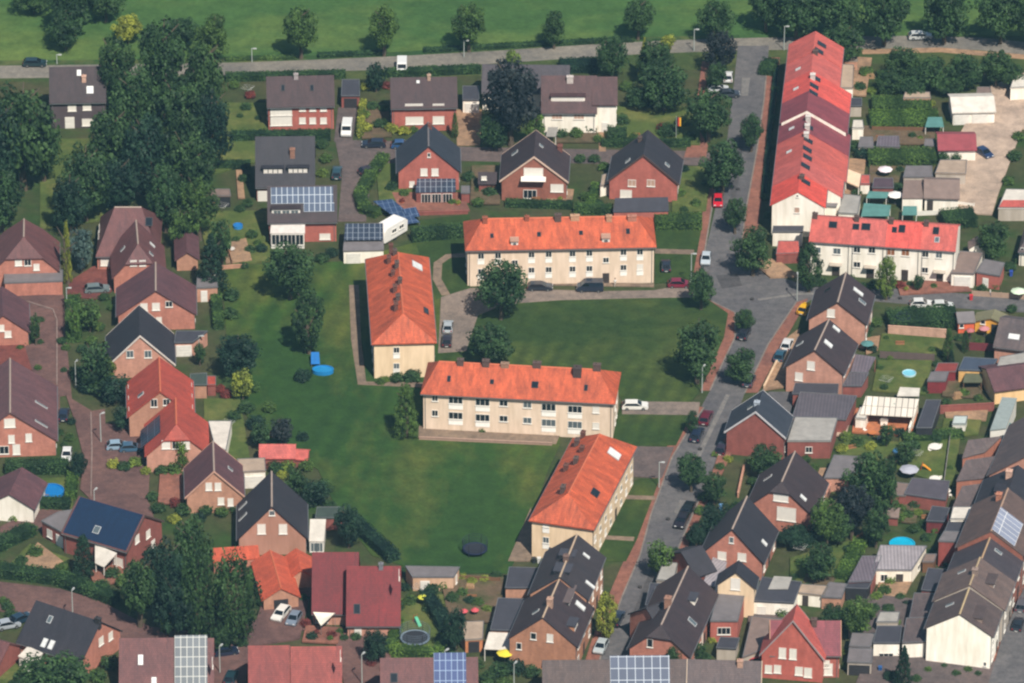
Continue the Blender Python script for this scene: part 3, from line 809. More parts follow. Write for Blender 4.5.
def chair(x, y, head, label, rgb=(238, 234, 226)):
    root = empty('garden_chair', Matrix.Translation(G(x, y)) @ Matrix.Rotation(rad(head), 4, 'Z'), label, 'chair', 'garden chairs'); m = plain(rgb, .6)
    b = MB(); b.box(-.28, .28, -.28, .28, .4, .46); b.obj('seat', m, root, Matrix())
    b = MB(); b.box(-.28, .28, .24, .3, .46, 1.0); b.obj('backrest', m, root, Matrix())
    for sx in (-1, 1):
        for sy in (-1, 1):
            b = MB(); b.box(sx*.25-.03, sx*.25+.03, sy*.23-.03, sy*.23+.03, 0, .4); b.obj('leg', m, root, Matrix())
def bin_(x, y, rgb, label, head=0):
    root = empty('wheelie_bin', Matrix.Translation(G(x, y)) @ Matrix.Rotation(rad(head), 4, 'Z'), label, 'bin')
    b = MB(); b.add([(-.24, -.24, 0), (.24, -.24, 0), (.24, .24, 0), (-.24, .24, 0), (-.3, -.34, .98), (.3, -.34, .98), (.3, .32, .98), (-.3, .32, .98)],
                    [(3, 2, 1, 0), (4, 5, 6, 7), (0, 1, 5, 4), (1, 2, 6, 5), (2, 3, 7, 6), (3, 0, 4, 7)]); b.obj('body', plain(rgb, .5), root, Matrix())
    b = MB(); b.box(-.32, .32, -.37, .36, .985, 1.06); b.obj('lid', plain(rgb, .5), root, Matrix())
    for sx in (-1, 1):
        b = MB(); b.cyl((sx*.26, .27, .1), (sx*.32, .27, .1), .1, .1, 10); b.obj('wheel', DARK, root, Matrix())
def slide(x, y, head, rgb, label):
    root = empty('garden_slide', Matrix.Translation(G(x, y)) @ Matrix.Rotation(rad(head), 4, 'Z'), label, 'slide'); m = plain(rgb, .4)
    b = MB(); b.sect([(-1.4, .12), (-1.0, .16), (.5, 1.35), (.8, 1.4), (.8, 1.32), (.5, 1.26), (-1.0, .08), (-1.4, .04)], -.28, .28); b.obj('chute', m, root, Matrix())
    for sx in (-1, 1):
        b = MB(); b.cyl((sx*.3, 1.2, 0), (sx*.26, .8, 1.8), .04, .04, 6); b.obj('rail', plain((200, 60, 40), .5), root, Matrix())
    b = MB()
    for i in range(4): b.box(-.27, .27, 1.12-.1*i-.03, 1.12-.1*i+.03, .28+.3*i, .33+.3*i)
    b.obj('ladder', METAL, root, Matrix())
def shed(label, a, b, zr, ze, hw, wall, roof, W=(), name='garden_shed', **k):
    return gable(label, a, b, zr, ze, hw, wall, roof, W, name=name, cat='shed', auto='', gutter=False, oe=.25, og=.2, **k)
# ================================================================== light
SUNV = Vector((.32, -.72, 1.0)).normalized()
w = bpy.data.worlds.new('World'); scene.world = w; w.use_nodes = True
nt = w.node_tree; bg = nt.nodes['Background']; sky = nt.nodes.new('ShaderNodeTexSky'); sky.sky_type = 'NISHITA'; sky.sun_disc = False
sky.sun_elevation = math.asin(SUNV.z); sky.sun_rotation = math.atan2(SUNV.x, SUNV.y); sky.air_density = 1.2; sky.dust_density = 1.0
nt.links.new(sky.outputs[0], bg.inputs[0]); bg.inputs[1].default_value = .062
sl = bpy.data.lights.new('sun', 'SUN'); sl.energy = 4.7; sl.angle = rad(.5); sl.color = (1.0, .93, .82)
so = bpy.data.objects.new('sun', sl); COL.objects.link(so); so.rotation_euler = SUNV.to_track_quat('Z', 'Y').to_euler(); so.location = (100, -300, 600)
vs = scene.view_settings; vs.view_transform = 'Standard'; vs.look = 'None'; vs.exposure = .42; vs.gamma = 1; vs.use_curve_mapping = False
scene.cycles.max_bounces = 5; scene.cycles.diffuse_bounces = 3; scene.cycles.glossy_bounces = 2; scene.cycles.transmission_bounces = 2; scene.cycles.caustics_reflective = False
scene.cycles.pixel_filter_type = 'BLACKMAN_HARRIS'; scene.cycles.filter_width = 2.3

# ================================================================== ground
GRASS = groundm('grass', (64, 86, 48), (82, 98, 56), (98, 106, 62), .04, .5, fine=2.0)
LAWN = groundm('lawn', (48, 80, 40), (66, 98, 44), (108, 114, 56), .024, .35, stripes=.075, fine=2.2, aniso=(1, .5, 1))
LAWN2 = groundm('lawn2', (54, 78, 40), (68, 90, 45), (84, 98, 50), .03, .4, stripes=.1, fine=2.2)
FIELD = groundm('field', (66, 102, 56), (86, 120, 64), (112, 134, 70), .02, .28, fine=1.2, aniso=(.5, 1, 1))
VERGE = groundm('verge', (52, 86, 48), (72, 98, 52), (110, 116, 70), .08, .6)
LANE = groundm('lane', (150, 134, 126), (162, 146, 136), (136, 124, 118), .06, .7)
GLAWN = groundm('garden_lawn', (84, 104, 54), (102, 116, 62), (126, 128, 74), .09, .6)
GARD = groundm('garden', (70, 82, 50), (96, 92, 66), (62, 88, 44), .06, .5)
SOIL = groundm('soil', (112, 96, 78), (134, 112, 92), (86, 92, 60), .1, .7)
ASPH = groundm('asphalt', (112, 110, 114), (126, 122, 124), (104, 102, 108), .05, .7, rough=.9)
ASPHL = groundm('asphalt_light', (146, 140, 132), (160, 152, 142), (130, 126, 122), .05, .7, rough=.9)
COURT = groundm('court', (112, 100, 100), (128, 112, 110), (104, 96, 98), .05, .7)
PAVE = groundm('red_paving', (158, 106, 92), (172, 118, 102), (140, 98, 90), .12, .9)
BPAVE = groundm('brown_paving', (122, 92, 90), (136, 104, 98), (108, 84, 84), .05, .7)
RPAVE = groundm('dark_red_paving', (132, 76, 72), (146, 88, 80), (116, 70, 70), .07, .7)
CONC = groundm('concrete', (206, 182, 164), (222, 196, 178), (186, 164, 150), .06, .5)
PATHM = groundm('footpath', (150, 130, 114), (166, 144, 126), (138, 120, 108), .1, .8)
SAND = groundm('sandy', (182, 146, 118), (198, 162, 132), (160, 132, 110), .1, .8)

b = MB(); b.add([(-9000, -2500, 0), (9000, -2500, 0), (9000, 14000, 0), (-9000, 14000, 0)], [(0, 1, 2, 3)])
b.obj('ground', GRASS)['kind'] = 'structure'
patch('garden_ground', [(-30, 82), (240, 82), (700, 70), (770, 60), (1060, 70), (1060, 700), (-30, 700)], GARD)
patch('meadow', [(-150, -60), (1200, -60), (1200, 20), (1030, 36), (840, 36), (740, 38), (620, 40), (500, 46), (400, 53), (320, 58), (240, 61), (60, 62), (-150, 64)], FIELD)
strip('road_verge', [(-100, 66), (60, 65), (240, 62.5), (320, 60), (400, 56.5), (500, 50.5), (620, 42.5), (740, 39.5)], 4, VERGE)
strip('country_road', [(-120, 73.5), (60, 71.5), (240, 69), (320, 66), (400, 62.5), (500, 57), (560, 53), (620, 49), (690, 46), (760, 44), (840, 43), (920, 42), (980, 44), (1060, 52), (1200, 56)], 5.4, ASPHL)
strip('footpath', [(862, 52), (940, 50), (1060, 60)], 2.0, SAND)

RL = [(738, 46), (732, 100), (726, 150), (715, 210), (703, 262), (697, 284), (712, 302), (735, 313), (735, 338), (722, 365), (710, 391), (690, 428), (672, 458), (651, 515), (640, 556), (623, 595), (606, 640), (590, 692)]
RRt = [(769, 46), (765, 100), (757, 150), (746, 210), (741, 248), (754, 268), (800, 284), (870, 287), (950, 293), (1060, 300)]
RRb = [(1060, 315), (950, 308), (880, 302), (815, 298), (790, 312), (768, 345), (757, 368), (745, 393), (731, 430), (722, 455), (697, 505), (676, 554), (655, 595), (640, 625), (616, 692)]
patch('main_street', RL+RRb[::-1]+RRt[::-1], ASPH)
KERB = groundm('kerb', (146, 136, 130), (158, 148, 142), None, .1, .7)
def ribbon(name, inner, outer, m):
    patch(name, inner+outer[::-1], m, z=.13)
    strip('kerb', inner, .26, KERB, z=.16)
ribbon('pavement', [(715, 190), (703, 262), (697, 284)], [(707, 188), (694, 262), (688, 281)], PAVE)
ribbon('pavement', [(712, 302), (735, 313), (735, 338), (722, 365), (710, 391)], [(705, 298), (727, 313), (723, 338), (711, 365), (699, 391)], PAVE)
ribbon('pavement', [(704, 408), (690, 428), (672, 458), (651, 515), (640, 556), (623, 595), (606, 640), (590, 692)], [(692, 406), (679, 428), (660, 458), (638, 515), (626, 556), (609, 595), (592, 640), (575, 692)], PAVE)
ribbon('pavement', [(768, 58), (764, 100), (757, 150), (746, 210), (741, 248)], [(780, 58), (776, 100), (770, 150), (760, 210), (756, 250)], PAVE)
ribbon('pavement', [(796, 303), (790, 312), (768, 345), (757, 368), (745, 393)], [(808, 299), (800, 314), (782, 345), (771, 368), (758, 393)], PAVE)
ribbon('pavement', [(731, 430), (722, 455), (697, 505), (676, 554)], [(738, 432), (729, 457), (705, 507), (684, 556)], PAVE)
patch('pavement_end', [(741, 250), (756, 252), (790, 278), (754, 268)], SAND, z=.12)
DPATCH = groundm('asphalt_repair', (92, 90, 94), (102, 99, 102), None, .1, .8); LPATCH = groundm('asphalt_worn', (136, 132, 132), (146, 142, 140), None, .1, .8)
strip('road_repair', [(744, 120), (737, 176), (728, 226)], .9, DPATCH); strip('road_repair', [(728, 395), (708, 436), (690, 474)], .8, LPATCH); strip('road_repair', [(664, 545), (646, 588), (630, 628)], 1.0, DPATCH); strip('road_repair', [(758, 300), (800, 294), (870, 294)], .8, LPATCH)
patch('road_repair', [(716, 276), (738, 274), (742, 286), (722, 289)], DPATCH); patch('road_repair', [(680, 500), (690, 502), (684, 516), (674, 513)], LPATCH); patch('road_repair', [(742, 78), (750, 78), (748, 96), (741, 96)], LPATCH)
for p in ((752, 300), (734, 380), (700, 450), (668, 520), (640, 588), (738, 190), (750, 120), (900, 299)):
    q = G(*p); b = MB(); b.lathe([(.36, -.1), (.36, .34)], 12); o = b.obj('manhole_cover', groundm('iron', (70, 68, 70), (84, 80, 80))); o.location = q; o['kind'] = 'structure'
# north cul-de-sac
patch('side_street', [(335, 140), (404, 142), (404, 146), (600, 150), (722, 152), (718, 166), (640, 165), (404, 160), (372, 172), (366, 222), (338, 222), (342, 176)], COURT)
patch('forecourt', [(338, 108), (358, 108), (352, 142), (334, 142)], COURT)
patch('driveway', [(456, 110), (482, 110), (480, 146), (457, 146)], SAND)
patch('driveway', [(690, 138), (700, 132), (708, 146), (706, 158), (684, 158)], PAVE)
patch('red_path', [(702, 62), (710, 62), (704, 100), (697, 100)], PAVE)
patch('front_path', [(598, 120), (604, 120), (606, 152), (599, 152)], SAND)
# estate of the four blocks
patch('lawn', [(222, 266), (345, 262), (470, 228), (470, 285), (440, 300), (440, 420), (560, 420), (560, 445), (548, 470), (526, 540), (508, 574), (462, 574), (404, 567), (372, 556), (338, 512), (318, 470), (262, 440), (236, 400), (226, 330)], LAWN)
patch('lawn', [(470, 300), (560, 300), (690, 297), (712, 303), (728, 314), (724, 338), (700, 392), (690, 404), (625, 404), (600, 372), (440, 366), (440, 330)], LAWN2)
patch('lawn', [(612, 410), (692, 414), (676, 446), (600, 448)], LAWN2)
patch('lawn', [(640, 479), (660, 479), (637, 540), (626, 562), (590, 562), (600, 500)], LAWN2)
patch('lawn', [(655, 226), (702, 226), (692, 282), (655, 284)], LAWN2)
patch('lawn', [(408, 222), (470, 215), (470, 290), (436, 300)], LAWN2)
patch('parking_lane', [(441, 298), (470, 289), (535, 290), (600, 292), (655, 291), (697, 283), (704, 298), (640, 299), (560, 301), (505, 305), (478, 316), (466, 352), (438, 354)], LANE)
patch('access_lane', [(622, 402), (700, 403), (698, 416), (622, 415)], LANE)
patch('car_park', [(634, 447), (674, 448), (662, 479), (630, 477)], COURT)
strip('footpath', [(446, 296), (437, 280), (438, 264), (448, 257), (466, 256)], 1.6, PATHM)
strip('footpath', [(655, 252), (694, 253)], 1.8, PATHM)
strip('footpath', [(354, 286), (356, 340), (362, 384), (424, 386)], 1.8, PATHM)
strip('footpath', [(600, 538), (634, 540)], 1.3, PATHM)
strip('footpath', [(624, 498), (655, 499)], 1.3, PATHM)
strip('footpath', [(470, 283), (654, 286)], 1.2, PATHM)
patch('terrace_paving', [(419, 427), (560, 436), (556, 445), (418, 439)], PATHM)
patch('side_path', [(508, 562), (531, 508), (534, 552), (530, 562)], PATHM)
# western estate
patch('estate_street', [(5, 296), (64, 296), (67, 345), (72, 400), (92, 412), (105, 410), (107, 470), (150, 505), (160, 540), (100, 510), (80, 490), (84, 460), (74, 420), (66, 396), (40, 400), (36, 345), (26, 310), (5, 306)], BPAVE)
patch('red_driveway', [(66, 297), (70, 282), (92, 268), (114, 262), (112, 292), (96, 300)], RPAVE)
patch('brown_driveway', [(95, 425), (140, 425), (150, 470), (148, 505), (100, 470)], BPAVE)
patch('brown_yard', [(10, 345), (38, 345), (60, 395), (60, 425), (30, 400)], BPAVE)
patch('brick_drive', [(0, 540), (0, 528), (40, 508), (76, 508), (82, 520), (46, 530)], BPAVE)
patch('lower_street', [(-40, 582), (0, 583), (60, 590), (100, 602), (150, 628), (188, 632), (180, 645), (120, 642), (60, 618), (0, 612), (-40, 612)], BPAVE)
patch('garden_lawn', [(36, 480), (76, 478), (72, 512), (36, 510)], GLAWN)
patch('garden_lawn', [(12, 563), (30, 545), (70, 560), (66, 575), (20, 572)], GLAWN)
patch('garden_lawn', [(-10, 650), (20, 655), (30, 690), (-10, 690)], GLAWN)
patch('garden_lawn', [(196, 212), (270, 212), (270, 262), (222, 268), (206, 250)], GLAWN)
patch('garden_lawn', [(40, 140), (110, 140), (110, 220), (40, 230)], GLAWN)
patch('garden_lawn', [(214, 104), (268, 104), (268, 160), (214, 175)], GLAWN)
patch('garden_lawn', [(204, 400), (240, 400), (250, 460), (232, 470), (204, 425)], GLAWN)
patch('paved_drive', [(262, 604), (316, 570), (300, 640), (248, 648)], BPAVE)
patch('paved_court', [(300, 630), (390, 628), (392, 690), (345, 690), (336, 645)], BPAVE)
patch('garden_lawn', [(400, 600), (450, 595), (452, 650), (392, 655)], GLAWN)
patch('brown_drive', [(206, 636), (262, 620), (252, 650), (244, 690), (206, 690)], BPAVE)
# north gardens
patch('garden_lawn', [(600, 108), (700, 108), (700, 146), (606, 146)], GLAWN)
patch('garden_lawn', [(376, 165), (410, 165), (420, 205), (380, 215)], GLAWN)
patch('garden_lawn', [(672, 168), (712, 168), (706, 212), (672, 215)], GLAWN)
patch('patio', [(392, 194), (462, 194), (470, 212), (400, 212)], PAVE)
# east
patch('concrete_yard', [(980, 92), (1060, 60), (1060, 130), (1022, 130), (998, 196), (992, 216), (956, 214), (952, 150), (968, 120)], CONC)
patch('brick_forecourt', [(896, 284), (960, 280), (972, 292), (900, 296)], PAVE)
patch('sandy_corner', [(750, 262), (776, 260), (800, 278), (770, 279)], SAND)
patch('garden_lawn', [(882, 335), (945, 340), (940, 356), (878, 352)], GLAWN)
patch('garden_lawn', [(878, 362), (932, 362), (926, 396), (872, 392)], GLAWN)
patch('garden_lawn', [(944, 420), (982, 420), (978, 436), (940, 440)], GLAWN)
patch('patio', [(944, 412), (988, 412), (986, 422), (946, 420)], SAND)
patch('garden_lawn', [(900, 436), (960, 440), (954, 488), (926, 480), (896, 470)], GLAWN)
patch('garden_lawn', [(846, 440), (900, 444), (880, 466), (838, 460)], GLAWN)
TERRA = groundm('terracotta', (206, 130, 92), (222, 146, 106), (190, 116, 84), .2, .9)
patch('terrace', [(855, 410), (918, 412), (912, 438), (852, 434)], TERRA)
patch('garden_path_area', [(820, 470), (836, 470), (812, 530), (796, 530)], SAND)
patch('garden_lawn', [(790, 560), (860, 540), (848, 582), (790, 590)], GLAWN)
patch('brown_yard', [(748, 612), (760, 606), (790, 612), (780, 650), (748, 680)], COURT)
patch('yard', [(870, 650), (1000, 664), (980, 700), (850, 700)], COURT)
patch('east_street', [(1060, 520), (1024, 590), (1002, 640), (984, 700), (1100, 700)], ASPH)
patch('pavement', [(1060, 500), (1014, 565), (992, 630), (968, 700), (986, 700), (1004, 640), (1026, 590), (1066, 520)], PAVE, z=.13)
patch('asphalt_yard', [(768, 394), (792, 394), (792, 428), (786, 440), (770, 420)], ASPH)
patch('front_strip', [(784, 342), (800, 330), (790, 388), (764, 392)], SAND)
patch('brick_front', [(724, 440), (736, 446), (720, 480), (708, 500), (704, 498)], PAVE)

patch('stone_terrace', [(224, 246), (246, 240), (252, 262), (226, 266)], SAND)
patch('garden_path', [(236, 172), (242, 172), (245, 200), (238, 200)], SAND)
patch('red_brown_yard', [(-10, 346), (24, 346), (32, 372), (-10, 372)], RPAVE)
GUT = groundm('gutter', (160, 140, 134), (176, 154, 148), None, .1, .8)
strip('road_gutter', [(27, 303), (53, 311), (57, 322), (57, 386)], .2, GUT, z=.45)
strip('road_gutter', [(91, 414), (92, 452), (91, 498)], .2, GUT, z=.45)
patch('garden_bed', [(366, 106), (388, 106), (392, 138), (362, 140)], SOIL); patch('garden_bed', [(560, 126), (596, 126), (598, 144), (556, 144)], SOIL)
patch('garden_bed', [(862, 128), (936, 128), (934, 146), (860, 146)], SOIL); patch('garden_bed', [(840, 58), (872, 60), (866, 98), (842, 96)], SAND); patch('garden_bed', [(870, 164), (936, 166), (934, 190), (868, 190)], SOIL)
patch('garden_bed', [(844, 160), (866, 162), (860, 206), (842, 200)], SAND); patch('patio', [(866, 340), (880, 338), (878, 352), (866, 356)], SAND); patch('garden_bed', [(945, 380), (985, 384), (980, 400), (942, 398)], SOIL)
patch('garden_bed', [(806, 576), (836, 580), (828, 596), (800, 596)], SOIL); patch('patio', [(880, 582), (912, 584), (904, 600), (874, 598)], SAND); patch('garden_bed', [(440, 576), (504, 580), (500, 626), (448, 620)], SOIL)
patch('patio', [(306, 628), (342, 630), (338, 646), (302, 644)], PAVE); patch('patio', [(20, 566), (38, 545), (66, 566), (60, 576)], SAND); patch('patio', [(88, 574), (120, 566), (126, 582), (96, 590)], PAVE)
patch('patio', [(548, 190), (574, 192), (572, 204), (546, 204)], SAND); patch('garden_bed', [(472, 168), (502, 168), (500, 206), (470, 206)], SOIL); patch('brick_patio', [(160, 476), (182, 476), (184, 506), (158, 506)], PAVE)
patch('patio', [(838, 410), (852, 412), (846, 440), (836, 438)], CONC); patch('garden_bed', [(888, 496), (920, 500), (916, 526), (882, 522)], SOIL); patch('yard', [(862, 596), (934, 604), (926, 650), (850, 640)], COURT)

# ================================================================== materials of the buildings
BRICK = wallm((186, 106, 94)); DBRICK = wallm((150, 86, 78)); PBRICK = wallm((206, 152, 132)); OBRICK = wallm((196, 130, 112)); BRB = wallm((160, 100, 84)); TBRICK = wallm((196, 146, 122))
CREAM = render_wall((230, 208, 188)); YCREAM = render_wall((236, 210, 178)); WWALL = render_wall((246, 240, 230)); CWALL = render_wall((240, 216, 184)); GWALL = render_wall((180, 170, 160))
ORANGE = roofm((220, 104, 66), moss=.46); RED1 = roofm((214, 108, 100)); RED2 = roofm((234, 98, 88)); RED3 = roofm((146, 72, 82)); RED4 = roofm((208, 102, 92)); RED5 = roofm((238, 92, 78)); RED6 = roofm((216, 106, 96))
BROWNR = roofm((96, 72, 76), .5); DBROWN = roofm((84, 68, 74), .5); SLATE = roofm((66, 64, 76), .5); SLATEB = roofm((72, 80, 96), .5); PURP = roofm((122, 82, 88), .6); RBROWN = roofm((134, 86, 86), .6); TILEO = roofm((190, 82, 66)); GREYR = roofm((120, 106, 106), .6); GBROWN = roofm((112, 96, 94), .6); DRED = roofm((116, 30, 38), moss=.12); OR2 = roofm((216, 100, 70)); BLUE = roofm((8, 54, 98), .5, moss=.12, rough=.95)
FGREY = flatroof((128, 122, 124)); FDARK = flatroof((70, 70, 80)); FLIGHT = flatroof((176, 172, 166)); FWHITE = flatroof((236, 228, 216)); FBROWN = flatroof((142, 122, 114)); FBEIGE = flatroof((188, 166, 146)); FCORR = flatroof((176, 168, 172), ribs=True); FCORRD = flatroof((104, 98, 106), ribs=True)
FPURP = flatroof((122, 112, 122), ribs=True); FTEAL = flatroof((96, 150, 144)); FGREEN = flatroof((70, 84, 76)); FRED = flatroof((160, 74, 82)); FBLUE = flatroof((72, 84, 104))
SOL1 = solarm((78, 92, 116), (196, 206, 216)); SOL2 = solarm((62, 70, 86), (150, 160, 172)); SOL3 = solarm((54, 72, 104), (104, 124, 154)); SOL4 = solarm((112, 118, 124), (206, 206, 200)); SOLD = solarm((36, 50, 72), (80, 96, 120)); SOLW = solarm((150, 156, 176), (236, 236, 236), 1.4, 3.4)
RCAP = plain((168, 150, 138), .8); RCAPO = plain((204, 108, 76), .8); VERW = plain((226, 214, 204), .7); VERB = plain((84, 66, 62), .7)
BRK = (120, 72, 62); CHD = (92, 74, 68); CHO = (150, 84, 62)

# ================================================================== the four orange blocks
g = 'orange roofed apartment blocks round the lawn'
Aw = []
for x in (481, 498, 531.5, 548.7, 572.5, 589.4, 623.5, 640):
    t = (x-481)/159
    Aw.append(('F', x, 256-4.2*t, 1.15, 1.25, 'd', 1.25)); Aw.append(('F', x, 271.5-4.5*t, 1.15, 1.2, 'w' if x > 630 else 'd', 1.25))
Aw += [('F', 515, 262.5, 1.1, 1.1, 'd'), ('F', 606, 260, 1.1, 1.1, 'd'), ('F', 515, 278, 1.2, 2.2, 'o'), ('F', 606, 275, 1.2, 2.2, 'o')]
blkA = gable('long cream block with orange hipped roof facing the lawn, small white dormers', (464, 219), (655, 215.5), 11.1, 7.9, 5.2, CREAM, ORANGE, Aw, hip=(3.4, 3.4), oe=.45, og=.45, name='apartment_block', cat='apartment block', group=g, auto='KAB', ridge=RCAPO,
  C=[('F', 558, 220, 1.2, .8, 1.1, CHD), ('F', 575, 219, 1.6, .8, .7, (190, 150, 120)), ('F', 609, 220, 1.0, .8, .8, (184, 140, 112)), ('F', 632, 219.5, 1.6, .8, .7, (176, 120, 100)), ('F', 485, 222, .9, .8, .9, CHO), ('F', 527, 220, .8, .6, .7, CHO)],
  K=[('F', 539, 234.5, .7, .9, 'd'), ('F', 581, 233, .7, .9, 'd'), ('F', 628, 231.5, .7, 1.1, 'd'), ('F', 492, 236, .6, .9, 'd')])
add_dormers(blkA, [('F', 514.6, 245, 1.3, 1.5, plain((190, 150, 130)), WHITE, 1), ('F', 606, 242, 1.4, 1.6, plain((190, 150, 130)), WHITE, 1)])
blkB = gable('cream block with orange roof seen end on, dark chimneys along its ridge', (397, 240), (404, 325), 11.0, 7.6, 5.3, YCREAM, ORANGE, [('B', 396.5, 350, 1.1, 1.2, 'd', 1.2), ('B', 396.5, 366, 1.1, 1.2, 'l', 1.2)], hip=(4.6, 4.2), oe=.45, og=.45, name='apartment_block', cat='apartment block', group=g, auto='FKA', ridge=RCAPO)
# ================================================================== blocks C and D
Cw = []
def ln(x, y0, y1, x0=421.5, x1=611.5): return y0+(y1-y0)*(x-x0)/(x1-x0)
for x, ww, k in ((435, 1.1, 'd'), (503.6, 1.5, 'd'), (527.4, 1.5, 'l'), (596, 1.2, 'w')):
    Cw += [('F', x, ln(x, 397, 411), ww, 1.25, k), ('F', x, ln(x, 412, 427), ww, 1.25, k)]
for x in (455.7, 482.6, 548.7, 575):
    Cw += [('F', x, ln(x, 397.5, 412), 2.5, 1.45, 'd', 2.5), ('F', x, ln(x, 413, 427.5), 2.5, 1.45, 'd' if x < 500 else 'l', 2.5)]
blkC = gable('cream block with orange roof and recessed balconies above a paved terrace', (424, 360.5), (618.5, 370.5), 10.9, 7.7, 5.2, CREAM, ORANGE, Cw, hip=(2.6, 3.4), oe=.45, og=.45, name='apartment_block', cat='apartment block', group=g, auto='KB', ridge=RCAPO,
  C=[('F', 460.5, 364, 1.1, .8, .9, CHD), ('F', 486, 365, 1.2, .9, .9, CHD), ('F', 505, 366, 1.4, .8, .5, (150, 120, 100)), ('F', 537, 366, 1.4, .9, .7, CHD), ('F', 577.5, 374, 1.4, 1.4, 1.3, (70, 58, 56)), ('F', 597, 369, 1.3, .9, .9, CHD)],
  K=[('F', 449, 379, .6, 1.2, 'd'), ('F', 492, 382, .7, .9, 'd'), ('F', 535, 385, 1.2, 1.3, 'd'), ('F', 586, 388, .6, 1.2, 'd')])
blkD = gable('cream block with orange roof standing slantwise beside the street, lit windowed long side', (605, 423.5), (561.5, 506), 11.0, 7.6, 5.25, YCREAM, ORANGE, [('B', 546, 524, 1.1, 1.2, 'w', 1.2), ('B', 546, 540, 1.1, 1.2, 'l', 1.2)], hip=(3.6, 4.4), oe=.45, og=.45, name='apartment_block', cat='apartment block', group=g, auto='FKA', ridge=RCAPO)
for hh, pts in ((blkB, [(391, 249, .9), (395, 254, .8), (389, 262, 1.2), (397, 267, 1.1), (393, 275, .7), (400, 283, .9), (395, 291, 1.2), (398, 300, 1.0), (396, 309, 1.5)]), (blkD, [(583, 437, 1.0), (577, 445, 1.2), (582, 451, .8), (576, 463, 1.1), (566, 470, 1.1), (563, 492, 1.3)])):
    add_chimneys(hh, [('F', x, y, (.75*k+.3), .7, .4+.55*k, CHD if i % 2 else (104, 66, 56)) for i, (x, y, k) in enumerate(pts)])
add_skylights(blkB, [('K', 417, 266, 2.2, 2.1, 'w'), ('K', 426, 311, 2.0, 1.0, 'd')]); add_skylights(blkD, [('K', 614, 454, 2.0, 2.4, 'w'), ('K', 595, 493, 2.0, 1.5, 'd')])

# ================================================================== houses along the north
g = 'houses between the country road and the cul-de-sac'
gable('dark roofed house half hidden by tall trees, brown balcony and white ground floor', (49, 67), (106, 66), 10.6, 6.0, 5.0, render_wall((90, 78, 84), .8), DBROWN, [('F', 72, 108, 1.6, 1.3, 'w'), ('F', 87, 107, 1.6, 1.3, 'w'), ('F', 70, 129, 1.8, 2.4, 'O'), ('F', 88, 127, 2.2, 1.5, 'w')], K=[('F', 79, 73, .8, 1.2, 'w'), ('F', 90, 90, 1.3, 1.5, 'w')], C=[('F', 84, 80, .8, .8, .8, (210, 170, 150))], group=g)
gable('long red brick house with dark roof and tall white window bay at its left', (266, 76.5), (334, 75), 9.2, 5.4, 4.5, BRICK, BROWNR,
  [('F', 281, 111, 4.2, 1.9, 'w'), ('F', 281, 121, 4.2, 1.9, 'w')]+[('F', x, y, 1.25, 1.3, 'w') for x in (302.5, 312.7, 323.5) for y in (108, 120.5)], K=[('F', 283, 88, .7, 1.3, 'd'), ('F', 312, 88, .7, 1.3, 'd')], C=[('F', 296, 78, .8, .6, .8, (170, 160, 160))], group=g)
flat('small flat roofed garage, open doorway painted shade-dark, behind the white van', [(341, 96), (360, 96), (359.5, 79.5), (342, 79.5)], 2.7, 2.7, DBRICK, FDARK, [('F', .5, 0, 2.5, 2.1, 'k')])
gable('red brick house with four white shutters beside the conifer', (390, 77.5), (457, 76.5), 9.2, 5.4, 4.5, BRICK, BROWNR, [('F', 414, 106.5, 3.4, 1.2, 'w'), ('F', 438.5, 106.5, 2.2, 1.2, 'w'), ('F', 414.5, 120.5, 3.4, 1.6, 'w'), ('F', 438.5, 120, 2.2, 1.6, 'w')], C=[('F', 429, 79, .6, .6, .8, (190, 160, 140))], K=[('F', 418, 82, .6, .6, 'w')], group=g)
flat('cream fronted garage with dark flat roof at the head of its drive', [(462.5, 100), (479.5, 100), (479, 86), (462.5, 86)], 2.9, 2.9, WWALL, FDARK, [('F', .5, 0, 2.4, 2.1, 'g')])
gable('low grey roofed house mostly hidden behind the purple beech', (482, 64), (570, 65), 7.5, 4.2, 4.6, WWALL, roofm((92, 86, 94), .6), group=g, auto='FK')
WHR = roofm((108, 76, 78), .55)
h5 = gable('white rendered house with brown roof and a band of four attic windows', (541, 75.5), (597, 75.5), 10.0, 5.2, 5.2, WWALL, WHR, [('F', 557, 116, 2.0, 1.4, 't'), ('F', 579, 116, 2.0, 1.4, 't')], C=[('F', 570, 81, 1.2, .8, .9, (200, 190, 184))], group=g, auto='K')
add_dormers(h5, [('F', 568, 101, 6.4, 1.9, WHR, WWALL, 4)])
gable('', (592, 76.5), (617.5, 76.5), 9.8, 6.4, 4.2, WWALL, WHR, [('F', 605, 112, 1.2, 2.2, 'O')], of=h5, auto='B')
flat('open white carport beside the white house', [(546, 136), (556, 136), (558, 127), (548, 127)], 2.3, 2.3, WHITE, FLIGHT, name='carport', cat='carport', posts=True)
